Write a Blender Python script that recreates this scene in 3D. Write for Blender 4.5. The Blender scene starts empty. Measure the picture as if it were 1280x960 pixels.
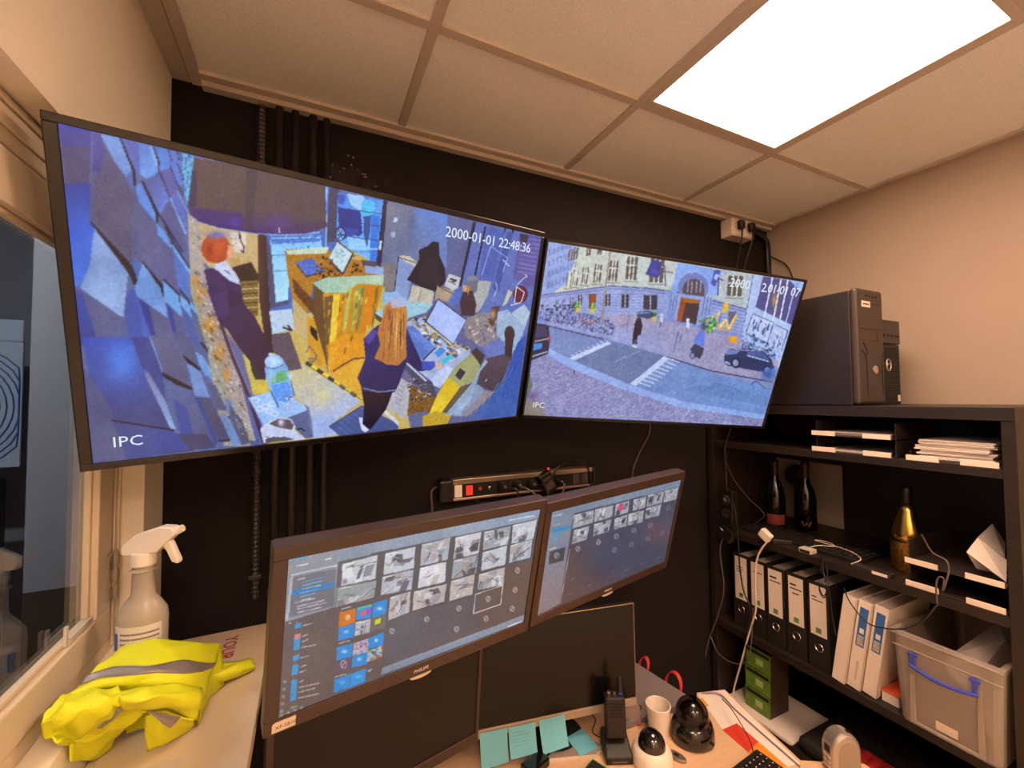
import bpy, math, random
import numpy as np
from mathutils import Vector, Matrix

random.seed(7)
# ------------------------------------------------------------------ camera
FPX, YAW, PIT, ROL = 531.8, 0.443491, 0.035024, -0.00703
CAM = Vector((0.0, 0.0, 1.72))
_cy, _sy, _cp, _sp = math.cos(YAW), math.sin(YAW), math.cos(PIT), math.sin(PIT)
_d = Vector((_sy * _cp, _cy * _cp, _sp))
_r0 = Vector((_cy, -_sy, 0.0))
_u0 = _r0.cross(_d)
_r = math.cos(ROL) * _r0 + math.sin(ROL) * _u0
_u = _r.cross(_d)
scene = bpy.context.scene
cam_data = bpy.data.cameras.new('camera')
cam_data.sensor_width = 36.0
cam_data.lens = FPX / 1280.0 * 36.0
cam_data.clip_start = 0.02
camera = bpy.data.objects.new('camera', cam_data)
scene.collection.objects.link(camera)
camera.matrix_world = Matrix((( _r.x, _u.x, -_d.x, CAM.x), (_r.y, _u.y, -_d.y, CAM.y), (_r.z, _u.z, -_d.z, CAM.z), (0, 0, 0, 1)))
scene.camera = camera
# ------------------------------------------------------------------ world and exposure
world = bpy.data.worlds.new('world')
scene.world = world
world.use_nodes = True
world.node_tree.nodes['Background'].inputs[0].default_value = (0.55, 0.6, 0.75, 1)
world.node_tree.nodes['Background'].inputs[1].default_value = 0.02
scene.view_settings.view_transform = 'Standard'
scene.view_settings.look = 'None'
scene.view_settings.gamma = 1.0
scene.view_settings.use_curve_mapping = False
scene.view_settings.exposure = 0.0
LAMP_COLOR = (1.0, 0.67, 0.47)     # warm panel in the ceiling grid
LAMP_STRENGTH = 28.5
SCREEN_STRENGTH = 1.0
HALL_STRENGTH = 24.0                # cooler light in the room behind the window

C = scene.collection
WM = {}
# ------------------------------------------------------------------ helpers
def px(x, y, axis, val):
    """the point of a world plane (axis = val) that a photo pixel shows"""
    v = _r * ((x - 640) / FPX) - _u * ((y - 480) / FPX) + _d
    t = (val - CAM[axis]) / v[axis]
    return CAM + v * t

def lin(c):
    out = []
    for k in c[:3]:
        k = k / 255.0
        out.append(k / 12.92 if k <= 0.04045 else ((k + 0.055) / 1.055) ** 2.4)
    return (out[0], out[1], out[2], 1.0)

MATS = {}
def mat(name, col, rough=0.5, metal=0.0, var=0.0, scale=20.0, bump=0.0, bscale=None, spec=0.5,
        emit=None, estr=0.0, alpha=1.0, trans=0.0, coat=0.0, stretch=None, col2=None):
    if name in MATS:
        return MATS[name]
    m = bpy.data.materials.new(name)
    m.use_nodes = True
    nt = m.node_tree
    b = nt.nodes['Principled BSDF']
    c = lin(col)
    b.inputs['Base Color'].default_value = c
    b.inputs['Roughness'].default_value = rough
    b.inputs['Metallic'].default_value = metal
    b.inputs['Specular IOR Level'].default_value = spec
    b.inputs['Alpha'].default_value = alpha
    b.inputs['Transmission Weight'].default_value = trans
    b.inputs['Coat Weight'].default_value = coat
    if emit is not None:
        b.inputs['Emission Color'].default_value = lin(emit)
        b.inputs['Emission Strength'].default_value = estr
    if var or bump:
        tc = nt.nodes.new('ShaderNodeTexCoord')
        mp = nt.nodes.new('ShaderNodeMapping')
        if stretch:
            mp.inputs['Scale'].default_value = stretch
        nt.links.new(tc.outputs['Object'], mp.inputs['Vector'])
        n = nt.nodes.new('ShaderNodeTexNoise')
        n.inputs['Scale'].default_value = scale
        n.inputs['Detail'].default_value = 4.0
        nt.links.new(mp.outputs['Vector'], n.inputs['Vector'])
        if var:
            mx = nt.nodes.new('ShaderNodeMix')
            mx.data_type = 'RGBA'
            rp = nt.nodes.new('ShaderNodeMapRange')
            rp.inputs['From Min'].default_value = 0.3
            rp.inputs['From Max'].default_value = 0.7
            nt.links.new(n.outputs['Fac'], rp.inputs['Value'])
            nt.links.new(rp.outputs['Result'], mx.inputs['Factor'])
            c2 = lin(col2) if col2 else tuple(k * (1 - var) for k in c[:3]) + (1,)
            mx.inputs['A'].default_value = c
            mx.inputs['B'].default_value = c2
            nt.links.new(mx.outputs['Result'], b.inputs['Base Color'])
        if bump:
            n2 = n
            if bscale:
                n2 = nt.nodes.new('ShaderNodeTexNoise')
                n2.inputs['Scale'].default_value = bscale
                n2.inputs['Detail'].default_value = 3.0
                nt.links.new(mp.outputs['Vector'], n2.inputs['Vector'])
            bp = nt.nodes.new('ShaderNodeBump')
            bp.inputs['Strength'].default_value = bump
            bp.inputs['Distance'].default_value = 0.004
            nt.links.new(n2.outputs['Fac'], bp.inputs['Height'])
            nt.links.new(bp.outputs['Normal'], b.inputs['Normal'])
    MATS[name] = m
    return m

def emission(name, col, strength):
    if name in MATS:
        return MATS[name]
    m = bpy.data.materials.new(name)
    m.use_nodes = True
    nt = m.node_tree
    nt.nodes.clear()
    o = nt.nodes.new('ShaderNodeOutputMaterial')
    e = nt.nodes.new('ShaderNodeEmission')
    e.inputs[0].default_value = tuple(col[:3]) + (1,)
    e.inputs[1].default_value = strength
    nt.links.new(e.outputs[0], o.inputs[0])
    MATS[name] = m
    return m

def glass_mat(name, tint=(1, 1, 1), gloss=1.0, rough=0.0, ior=1.5):
    if name in MATS:
        return MATS[name]
    m = bpy.data.materials.new(name)
    m.use_nodes = True
    nt = m.node_tree
    nt.nodes.clear()
    o = nt.nodes.new('ShaderNodeOutputMaterial')
    t = nt.nodes.new('ShaderNodeBsdfTransparent')
    t.inputs[0].default_value = tuple(tint) + (1,)
    g = nt.nodes.new('ShaderNodeBsdfGlossy')
    g.inputs['Roughness'].default_value = rough
    f = nt.nodes.new('ShaderNodeLayerWeight')
    f.inputs['Blend'].default_value = 0.5
    pw = nt.nodes.new('ShaderNodeMath'); pw.operation = 'POWER'; pw.inputs[1].default_value = 4.0
    nt.links.new(f.outputs['Facing'], pw.inputs[0])
    mu = nt.nodes.new('ShaderNodeMath')
    mu.operation = 'MULTIPLY_ADD'
    mu.inputs[1].default_value = 0.9 * gloss
    mu.inputs[2].default_value = 0.045 * gloss
    nt.links.new(pw.outputs[0], mu.inputs[0])
    mx = nt.nodes.new('ShaderNodeMixShader')
    nt.links.new(mu.outputs[0], mx.inputs[0])
    nt.links.new(t.outputs[0], mx.inputs[1])
    nt.links.new(g.outputs[0], mx.inputs[2])
    nt.links.new(mx.outputs[0], o.inputs[0])
    MATS[name] = m
    return m

def frosted_mat(name, col, translucent=0.5, clear=0.3):
    """cloudy plastic: part clear, part diffuse, part translucent"""
    if name in MATS:
        return MATS[name]
    m = bpy.data.materials.new(name)
    m.use_nodes = True
    nt = m.node_tree
    nt.nodes.clear()
    o = nt.nodes.new('ShaderNodeOutputMaterial')
    t = nt.nodes.new('ShaderNodeBsdfTransparent')
    d = nt.nodes.new('ShaderNodeBsdfDiffuse')
    d.inputs[0].default_value = lin(col)
    tr = nt.nodes.new('ShaderNodeBsdfTranslucent')
    tr.inputs[0].default_value = lin(col)
    g = nt.nodes.new('ShaderNodeBsdfGlossy')
    g.inputs['Roughness'].default_value = 0.25
    m1 = nt.nodes.new('ShaderNodeMixShader'); m1.inputs[0].default_value = translucent
    m2 = nt.nodes.new('ShaderNodeMixShader'); m2.inputs[0].default_value = clear
    m3 = nt.nodes.new('ShaderNodeMixShader')
    f = nt.nodes.new('ShaderNodeFresnel'); f.inputs[0].default_value = 1.4
    nt.links.new(d.outputs[0], m1.inputs[1]); nt.links.new(tr.outputs[0], m1.inputs[2])
    nt.links.new(m1.outputs[0], m2.inputs[1]); nt.links.new(t.outputs[0], m2.inputs[2])
    nt.links.new(f.outputs[0], m3.inputs[0])
    nt.links.new(m2.outputs[0], m3.inputs[1]); nt.links.new(g.outputs[0], m3.inputs[2])
    nt.links.new(m3.outputs[0], o.inputs[0])
    MATS[name] = m
    return m

def I4():
    return Matrix.Identity(4)

class MB:
    """collects shapes of one part; build() links them as one mesh object"""
    def __init__(s):
        s.v, s.f = [], []
    def add(s, v, f, M=None):
        n = len(s.v)
        s.v += [(M @ Vector(p)) if M is not None else Vector(p) for p in v]
        s.f += [tuple(i + n for i in q) for q in f]
        return s
    def bx(s, x0, x1, y0, y1, z0, z1, M=None):
        v = [(x0, y0, z0), (x1, y0, z0), (x1, y1, z0), (x0, y1, z0), (x0, y0, z1), (x1, y0, z1), (x1, y1, z1), (x0, y1, z1)]
        return s.add(v, [(3, 2, 1, 0), (4, 5, 6, 7), (0, 1, 5, 4), (1, 2, 6, 5), (2, 3, 7, 6), (3, 0, 4, 7)], M)
    def prism(s, poly, z0, z1, M=None):
        n = len(poly)
        v = [(p[0], p[1], z0) for p in poly] + [(p[0], p[1], z1) for p in poly]
        f = [tuple(range(n))[::-1], tuple(range(n, 2 * n))] + [(i, (i + 1) % n, n + (i + 1) % n, n + i) for i in range(n)]
        return s.add(v, f, M)
    def lathe(s, prof, seg=20, M=None, cap=True, squash=1.0):
        v, f = [], []
        for r, z in prof:
            for k in range(seg):
                a = 2 * math.pi * k / seg
                v.append((r * math.cos(a), r * math.sin(a) * squash, z))
        for i in range(len(prof) - 1):
            for k in range(seg):
                a, b = i * seg + k, i * seg + (k + 1) % seg
                f.append((a, b, b + seg, a + seg))
        if cap:
            f.append(tuple(range(seg))[::-1])
            f.append(tuple(range((len(prof) - 1) * seg, len(prof) * seg)))
        return s.add(v, f, M)
    def cyl(s, p0, p1, r0, r1=None, seg=12):
        r1 = r0 if r1 is None else r1
        p0, p1 = Vector(p0), Vector(p1)
        q = (p1 - p0).to_track_quat('Z', 'Y').to_matrix().to_4x4()
        q.translation = p0
        return s.lathe([(r0, 0), (r1, (p1 - p0).length)], seg, q)
    def tube(s, pts, r, seg=6, smooth=True, n=6):
        P = [Vector(p) for p in pts]
        if smooth and len(P) > 2:
            Q = []
            for i in range(len(P) - 1):
                a = P[i - 1] if i > 0 else P[i] * 2 - P[i + 1]
                b, c = P[i], P[i + 1]
                d = P[i + 2] if i + 2 < len(P) else c * 2 - b
                for k in range(n):
                    t = k / n
                    Q.append(0.5 * ((2 * b) + (c - a) * t + (2 * a - 5 * b + 4 * c - d) * t * t + (3 * b - a - 3 * c + d) * t ** 3))
            Q.append(P[-1])
            P = Q
        v, f = [], []
        up = Vector((0.13, 0.27, 0.95)).normalized()
        for i, p in enumerate(P):
            t = (P[min(i + 1, len(P) - 1)] - P[max(i - 1, 0)]).normalized()
            a = t.cross(up)
            if a.length < 1e-3:
                a = t.cross(Vector((1, 0, 0)))
            a.normalize()
            b = t.cross(a).normalized()
            for k in range(seg):
                w = 2 * math.pi * k / seg
                v.append(p + r * (math.cos(w) * a + math.sin(w) * b))
        for i in range(len(P) - 1):
            for k in range(seg):
                x, y = i * seg + k, i * seg + (k + 1) % seg
                f.append((x, y, y + seg, x + seg))
        f.append(tuple(range(seg))[::-1])
        f.append(tuple(range((len(P) - 1) * seg, len(P) * seg)))
        return s.add(v, f)
    def loft(s, rows, closed=False, M=None):
        n = len(rows[0])
        v = [p for r in rows for p in r]
        f = []
        for i in range(len(rows) - 1):
            for k in range(n if closed else n - 1):
                a, b = i * n + k, i * n + (k + 1) % n
                f.append((a, b, b + n, a + n))
        return s.add(v, f, M)
    def build(s, name, m, parent=None, loc=None, world=True, smooth=False, bevel=0.0, subsurf=0, solid=0.0, kind=None, label=None, seg=2):
        T = I4()
        if parent is not None and world:
            T = WM[parent].inverted()
        elif loc is not None and world:
            T = Matrix.Translation(-Vector(loc))
        me = bpy.data.meshes.new(name)
        me.from_pydata([tuple(T @ p) for p in s.v], [], s.f)
        me.update()
        ob = bpy.data.objects.new(name, me)
        C.objects.link(ob)
        me.materials.append(m)
        if smooth:
            me.polygons.foreach_set('use_smooth', [True] * len(me.polygons))
        if parent is not None:
            ob.parent = parent
            WM[ob] = WM[parent].copy()
        else:
            if loc is not None:
                ob.location = loc
            WM[ob] = Matrix.Translation(ob.location)
        if solid:
            k = ob.modifiers.new('thickness', 'SOLIDIFY'); k.thickness = solid; k.offset = 0
        if bevel:
            k = ob.modifiers.new('bevel', 'BEVEL'); k.width = bevel; k.segments = seg; k.limit_method = 'ANGLE'; k.angle_limit = math.radians(40)
        if subsurf:
            k = ob.modifiers.new('subsurf', 'SUBSURF'); k.levels = subsurf; k.render_levels = subsurf
        if kind:
            ob['kind'] = kind
        if label:
            ob['label'] = label
        return ob

def tag(o, label, cat, group=None):
    o['label'] = label
    o['category'] = cat
    if group:
        o['group'] = group
    return o

def thing(name, label, cat, loc=(0, 0, 0), M=None, group=None):
    o = bpy.data.objects.new(name, None)
    o.empty_display_size = 0.05
    C.objects.link(o)
    W = M.copy() if M is not None else Matrix.Translation(Vector(loc))
    o.matrix_world = W
    WM[o] = W
    return tag(o, label, cat, group)

def copy_tree(root, loc, label, rotz=None):
    r = root.copy(); C.objects.link(r)
    r.location = loc
    if rotz is not None:
        r.rotation_euler = (0, 0, rotz)
    r['label'] = label
    for ch in root.children:
        c = ch.copy(); C.objects.link(c); c.parent = r
        for g in ch.children:
            d = g.copy(); C.objects.link(d); d.parent = c
    return r

def struct(mb, name, m, **k):
    return mb.build(name, m, kind='structure', **k)

def text_mesh(name, txt, size, m, parent, M, align='LEFT', extrude=0.0003, bold=0.0, kind=None, spacing=1.0, label=None):
    """flat lettering as a mesh, laid out in frame M (world): x right, y up, z towards the reader"""
    cu = bpy.data.curves.new(name, 'FONT')
    cu.body = txt
    cu.size = size
    cu.align_x = align
    cu.extrude = extrude
    cu.offset = bold
    cu.space_character = spacing
    cu.resolution_u = 2
    tmp = bpy.data.objects.new(name, cu)
    C.objects.link(tmp)
    dg = bpy.context.evaluated_depsgraph_get()
    me = bpy.data.meshes.new_from_object(tmp.evaluated_get(dg))
    bpy.data.objects.remove(tmp)
    T = WM[parent].inverted() @ M
    me.transform(T)
    me.materials.clear(); me.materials.append(m)
    ob = bpy.data.objects.new(name, me)
    C.objects.link(ob)
    ob.parent = parent
    WM[ob] = WM[parent].copy()
    if label:
        ob['label'] = label
    return ob

def frame_from(c, right, up):
    right = Vector(right).normalized()
    up = Vector(up); up = (up - right * up.dot(right)).normalized()
    n = right.cross(up)
    M = Matrix.Identity(4)
    for i in range(3):
        M[i][0], M[i][1], M[i][2], M[i][3] = right[i], up[i], n[i], c[i]
    return M
# ------------------------------------------------------------------ the room
XL, XR, YB, ZC = -0.334, 2.075, 1.36, 2.57
YF = -1.9
m_wall = mat('cream_wall_paint', (240, 228, 206), 0.75, var=0.05, scale=3, bump=0.12, bscale=180)  # lightened to make up for weak light on the left wall
m_wall2 = mat('cream_wall_paint_darkened', (165, 147, 131), 0.75, var=0.05, scale=3, bump=0.12, bscale=180)  # same wall paint made darker, to offset strong lamp light on this wall
m_black = mat('black_wall_paint', (25, 19, 19), 0.85, var=0.25, scale=9, bump=0.15, bscale=120, spec=0.25)
m_trim = mat('white_trim_paint', (214, 196, 168), 0.45, var=0.05, scale=8)
m_tile = mat('mineral_ceiling_tile', (246, 242, 236), 0.95, var=0.10, scale=160, bump=0.5, bscale=260)
m_grid = mat('white_grid_metal', (196, 182, 168), 0.45, var=0.03, scale=10)
m_floor = mat('pale_floor_vinyl', (242, 234, 222), 0.5, var=0.15, scale=30)
m_dark = mat('dark_gap', (26, 22, 20), 0.9)

struct(MB().bx(XL - 0.15, XR + 0.15, YF - 0.1, YB + 0.1, -0.06, 0.0), 'floor', m_floor)
struct(MB().bx(XL - 0.12, XR + 0.12, YB, YB + 0.1, 0.0, ZC + 0.1), 'wall_back', m_black)
struct(MB().bx(XR, XR + 0.1, YF, YB, 0.0, ZC + 0.1), 'wall_right', m_wall2)
struct(MB().bx(XL - 0.12, XR + 0.1, YF - 0.1, YF, 0.0, ZC + 0.1), 'wall_front', m_wall)
# window opening in the left wall: y -0.75..1.235, z 1.195..2.14
WY0, WY1, WZ0, WZ1 = -0.75, 1.225, 1.195, 2.14
wl = MB()
wl.bx(XL - 0.1, XL, YF, YB, 0.0, WZ0)
wl.bx(XL - 0.1, XL, YF, YB, WZ1, ZC + 0.1)
wl.bx(XL - 0.1, XL, WY1, YB, WZ0, WZ1)
wl.bx(XL - 0.1, XL, YF, WY0, WZ0, WZ1)
struct(wl, 'wall_left', m_wall)
# ceiling: slab, tiles and grid bars
ceil = struct(MB().bx(XL - 0.1, XR + 0.1, YF, YB, ZC + 0.06, ZC + 0.1), 'ceiling', m_dark)
gx = [XL + 0.045, 0.25, 0.85, 1.45, XR - 0.02]
gy = [YB - 0.02, 0.925, 0.325, -0.275, -0.875, -1.475, YF + 0.02]
LIGHTS = [(2, 1), (2, 4), (0, 3), (0, 5)]      # (column, row) of lit panels; all but the first added unseen, for brightness
bw = 0.012
tile_mesh = {}
for i in range(4):
    for j in range(6):
        if (i, j) in LIGHTS:
            continue
        x0, x1, y0, y1 = gx[i] + 0.004, gx[i + 1] - 0.004, gy[j + 1] + 0.004, gy[j] - 0.004
        key = (round(x1 - x0, 3), round(y1 - y0, 3))
        cx, cy = (x0 + x1) / 2, (y0 + y1) / 2
        if key in tile_mesh:
            o = bpy.data.objects.new('ceiling_tile', tile_mesh[key]); C.objects.link(o)
            o.parent = ceil; o.location = (cx, cy, 0)
        else:
            w, h = (x1 - x0) / 2, (y1 - y0) / 2
            o = MB().bx(-w, w, -h, h, ZC + 0.004, ZC + 0.02).build('ceiling_tile', m_tile, parent=ceil, bevel=0.002)
            o.location = (cx, cy, 0)
            tile_mesh[key] = o.data
for x in gx[1:4]:
    MB().bx(x - bw, x + bw, YF, YB - 0.02, ZC - 0.003, ZC + 0.03).build('grid_bar', m_grid, parent=ceil, bevel=0.001)
for y in gy[1:6]:
    for i in range(4):
        MB().bx(gx[i] + (bw if 0 < i else 0.0), gx[i + 1] - (bw if i < 3 else 0), y - bw, y + bw, ZC - 0.002, ZC + 0.03).build('grid_bar', m_grid, parent=ceil, bevel=0.001)
t1 = MB(); t1.bx(XL, XL + 0.042, YF, YB, ZC - 0.004, ZC + 0.03); t1.bx(XL + 0.044, XL + 0.068, YF, YB, ZC - 0.007, ZC + 0.03)
struct(t1, 'trim_1', m_grid, bevel=0.0008)
t2 = MB(); t2.bx(XL + 0.068, XR, YB - 0.026, YB, ZC - 0.018, ZC + 0.03); t2.bx(XL + 0.068, XR, YB - 0.052, YB - 0.028, ZC - 0.005, ZC + 0.03)
struct(t2, 'trim_2', m_grid, bevel=0.0008)
struct(MB().bx(XR - 0.024, XR, YF, YB - 0.055, ZC - 0.003, ZC + 0.03), 'trim_3', m_grid, bevel=0.0008)

# lit panels in the ceiling grid
m_lit = emission('lit_diffuser', LAMP_COLOR, LAMP_STRENGTH)
for k, (i, j) in enumerate(LIGHTS):
    x0, x1, y0, y1 = gx[i] + bw, gx[i + 1] - bw, gy[j + 1] + bw, gy[j] - bw
    t = thing('ceiling_light', ['square white lit panel set in the ceiling grid above the bookcase',
              'added unseen lit panel behind the camera nearer the right wall', 'added unseen lit panel behind the camera nearer the window', 'added unseen lit panel in the far corner behind the camera'][k], 'ceiling light', ((x0 + x1) / 2, (y0 + y1) / 2, ZC), group='lit ceiling panels')
    f = MB()
    e = 0.018
    f.bx(x0, x1, y0, y0 + e, ZC - 0.004, ZC + 0.03); f.bx(x0, x1, y1 - e, y1, ZC - 0.004, ZC + 0.03)
    f.bx(x0, x0 + e, y0 + e, y1 - e, ZC - 0.004, ZC + 0.03); f.bx(x1 - e, x1, y0 + e, y1 - e, ZC - 0.004, ZC + 0.03)
    f.build('frame', m_grid, t, bevel=0.001)
    MB().bx(x0 + e, x1 - e, y0 + e, y1 - e, ZC + 0.001, ZC + 0.006).build('diffuser', m_lit, t)

# ------------------------------------------------------------------ window in the left wall
m_pane = glass_mat('window_pane_glass', (0.93, 0.96, 0.97), 1.0)
XW = -0.378
win = struct(MB().bx(XW - 0.03, XW, WY0, WY1, WZ1 - 0.07, WZ1).bx(XW - 0.03, XW, WY0, WY1, WZ0, WZ0 + 0.03)
             .bx(XW - 0.03, XW, WY1 - 0.04, WY1, WZ0 + 0.03, WZ1 - 0.07).bx(XW - 0.03, XW, WY0, WY0 + 0.04, WZ0 + 0.03, WZ1 - 0.07), 'window_1', m_trim, bevel=0.003)
sa = MB()
sy0, sy1, sz0, sz1 = WY0 + 0.043, WY1 - 0.045, WZ0 + 0.034, WZ1 - 0.075
sa.bx(XW - 0.028, XW + 0.004, sy0, sy1, sz1 - 0.075, sz1)
sa.bx(XW - 0.028, XW + 0.004, sy0, sy1, sz0, sz0 + 0.062)
sa.bx(XW - 0.028, XW + 0.004, sy1 - 0.062, sy1, sz0 + 0.062, sz1 - 0.075)
sa.bx(XW - 0.028, XW + 0.004, sy0, sy0 + 0.062, sz0 + 0.062, sz1 - 0.075)
sash = sa.build('sash', m_trim, win, bevel=0.003)
bd = MB()
gy0, gy1, gz0, gz1 = sy0 + 0.062, sy1 - 0.062, sz0 + 0.062, sz1 - 0.075
e = 0.010
bd.bx(XW - 0.018, XW - 0.006, gy0, gy1, gz1 - e, gz1); bd.bx(XW - 0.018, XW - 0.006, gy0, gy1, gz0, gz0 + e)
bd.bx(XW - 0.018, XW - 0.006, gy1 - e, gy1, gz0 + e, gz1 - e); bd.bx(XW - 0.018, XW - 0.006, gy0, gy0 + e, gz0 + e, gz1 - e)
bd.build('glazing_bead', m_trim, sash, bevel=0.003)
MB().bx(XW - 0.020, XW - 0.016, gy0, gy1, gz0, gz1).build('pane', m_pane, sash)
# moulded edge of the casing
mo = MB()
mo.bx(XW, XW + 0.006, WY1 - 0.014, WY1 - 0.004, WZ0 + 0.01, WZ1 - 0.02); mo.bx(XW, XW + 0.004, WY1 - 0.030, WY1 - 0.020, WZ0 + 0.01, WZ1 - 0.02)
mo.bx(XW, XW + 0.006, WY0, WY1 - 0.02, WZ1 - 0.014, WZ1 - 0.004); mo.bx(XW, XW + 0.005, WY0, WY1 - 0.02, WZ1 - 0.046, WZ1 - 0.030)
mo.build('casing_moulding', m_trim, win, bevel=0.002)
m_steel = mat('worn_steel', (186, 172, 150), 0.35, metal=0.5, var=0.2, scale=60)
hy = sy1 + 0.006
hz = 1.355
hg = MB()
for dz in (-0.036, 0.0, 0.036):
    hg.cyl((XW + 0.010, hy, hz + dz - 0.012), (XW + 0.010, hy, hz + dz + 0.012), 0.0055, seg=10)
hg.cyl((XW + 0.010, hy, hz - 0.052), (XW + 0.010, hy, hz + 0.052), 0.003, seg=8)
for dz in (-0.036, 0.036):
    hg.bx(XW + 0.004, XW + 0.007, hy - 0.026, hy, hz + dz - 0.011, hz + dz + 0.011)
hg.bx(XW + 0.001, XW + 0.006, hy, hy + 0.020, hz - 0.011, hz + 0.011)
hg.build('hinge', m_steel, win, bevel=0.0006)
lt = MB()   # small stay fixed low on the sash
a = Vector((XW + 0.006, sy1 - 0.075, gz0 + 0.006))
lt.bx(XW - 0.004, XW + 0.000, gy1 - 0.09, gy1 - 0.005, gz0 + 0.002, gz0 + 0.012)
lt.bx(XW - 0.006, XW - 0.002, gy1 - 0.10, gy1 - 0.092, gz0 + 0.002, gz0 + 0.035)
lt.build('window_stay', mat('pale_plastic', (205, 196, 184), 0.4), win)

# ------------------------------------------------------------------ the hall seen through the window
m_hall = mat('hall_grey_wall', (150, 150, 156), 0.8, var=0.06, scale=5)
m_hall2 = mat('hall_dark_ceiling', (52, 48, 44), 0.8, var=0.3, scale=4)
HX = -1.62
struct(MB().bx(HX - 0.06, HX, -0.9, 3.2, 0.0, 2.75), 'wall_hall', m_hall)
struct(MB().bx(HX, XL - 0.12, YB + 1.70, YB + 1.76, 0.0, 2.75), 'wall_hall_end', m_hall)
struct(MB().bx(HX - 0.06, XL - 0.11, -0.9, 3.2, 2.7, 2.76), 'ceiling_hall', m_hall2)
struct(MB().bx(HX - 0.06, XL - 0.151, -0.9, 3.2, -0.06, 0.0), 'floor_hall', m_hall2)
# hall contents: a grey pillar close to the glass, lamp, drawing on a poster, red fire case
m_pillar = mat('grey_pillar_paint', (158, 158, 164), 0.8, var=0.05, scale=30, bump=0.1, bscale=200)
struct(MB().bx(-0.772, XL - 0.125, 1.80, 1.95, 1.148, 2.70), 'wall_hall_pier', m_pillar)
struct(MB().bx(-0.772, XL - 0.125, 1.80, 1.95, 0.0, 1.148), 'wall_hall_dado', mat('brown_hall_dado', (74, 60, 52), 0.6, var=0.2, scale=20))
m_hlit = emission('hall_lamp_tube', (0.95, 0.95, 1.0), HALL_STRENGTH * 6)
for k in range(1):
    ly = 1.05 + 1.25 * k
    t = thing('tube_light', 'slim white tube light on the dark hall ceiling beyond the window', 'ceiling light', (-0.75, ly, 2.7))
    MB().bx(-1.42, -0.72, ly - 0.05, ly + 0.05, 2.672, 2.70).build('housing', m_hall, t, bevel=0.004)
    MB().bx(-1.40, -0.74, ly - 0.02, ly + 0.02, 2.652, 2.672).build('tube', m_hlit, t, bevel=0.004)

# ------------------------------------------------------------------ window ledge (white worktop at the left wall)
m_white = mat('white_laminate', (206, 187, 160), 0.42, var=0.04, scale=4)
LZ = 1.115
led = thing('worktop', 'narrow white laminate worktop under the window holding the yellow vest', 'worktop', (-0.22, 0.6, 0))
MB().bx(XL + 0.002, -0.088, -0.35, YB - 0.004, LZ - 0.03, LZ).build('board', m_white, led, bevel=0.002)
MB().bx(XL + 0.03, -0.112, 0.72, 0.738, 0.001, LZ - 0.03).build('end_panel', m_white, led, bevel=0.001)
MB().bx(XL + 0.03, -0.112, -0.33, -0.312, 0.001, LZ - 0.03).build('end_panel', m_white, led, bevel=0.001)

# ------------------------------------------------------------------ desk
m_desk = mat('beech_desk_laminate', (216, 178, 140), 0.45, var=0.10, scale=14, stretch=(1, 9, 1))
m_leg = mat('grey_desk_steel', (120, 114, 108), 0.4, metal=0.6)
DZ = 0.685
KD = (CAM.z - DZ) / (1.72 - 0.745)
dk = thing('desk', 'beech coloured desk top crowded with dome cameras, radio and screens', 'desk', (0.6, 0.95, 0))
MB().prism([(-0.06, 0.42), (1.34 * KD, 0.42), (1.34 * KD, 0.655 * KD), (1.20 * KD, 0.735 * KD), (1.262 * KD, 1.015 * KD), (1.165 * KD, 1.045 * KD), (1.118 * KD, 1.0 * KD), (1.078 * KD, 1.345), (-0.06, 1.345)], DZ - 0.025, DZ).build('desk_top', m_desk, dk, bevel=0.003)
for lx in (0.0, 1.04):
    for ly in (0.48, 1.28):
        MB().bx(lx - 0.02, lx + 0.02, ly - 0.02, ly + 0.02, 0.001, DZ - 0.025).build('leg', m_leg, dk, bevel=0.002)

# ------------------------------------------------------------------ bookcase along the right wall
m_bc = mat('black_brown_veneer', (40, 32, 27), 0.42, var=0.35, scale=18, stretch=(1, 0.12, 6), bump=0.06, bscale=90)
BX0, BX1, BY0, BY1, BT = 1.60, 2.05, 0.425, 1.345, 1.69
S1, S2, S3, S4 = 1.53, 1.16, 0.765, 0.44
bc = thing('bookcase', 'tall black bookcase along the right wall full of binders and trays', 'bookcase', (1.8, 0.9, 0))
MB().bx(BX0, BX1, BY0, BY0 + 0.026, 0.001, BT - 0.035).build('side_panel', m_bc, bc, bevel=0.001)
MB().bx(BX0, BX1, BY1 - 0.026, BY1, 0.001, BT - 0.035).build('side_panel', m_bc, bc, bevel=0.001)
MB().bx(BX0 - 0.002, BX1, BY0, BY1, BT - 0.035, BT).build('top_board', m_bc, bc, bevel=0.001)
MB().bx(BX1 - 0.006, BX1, BY0 + 0.026, BY1 - 0.026, 0.05, BT - 0.035).build('back_panel', m_bc, bc)
for z, th in ((S1, 0.024), (S2, 0.028), (S3, 0.028), (S4, 0.025), (0.08, 0.025)):
    MB().bx(BX0 + 0.002, BX1 - 0.006, BY0 + 0.026, BY1 - 0.026, z - th, z).build('shelf', m_bc, bc, bevel=0.001)

# ------------------------------------------------------------------ screens: frames
m_bez = mat('black_gloss_bezel', (22, 18, 17), 0.22, spec=0.5)
m_back = mat('black_set_back', (24, 22, 22), 0.6)
m_chrome = mat('bare_metal_edge', (170, 150, 128), 0.3, metal=0.9)

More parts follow.
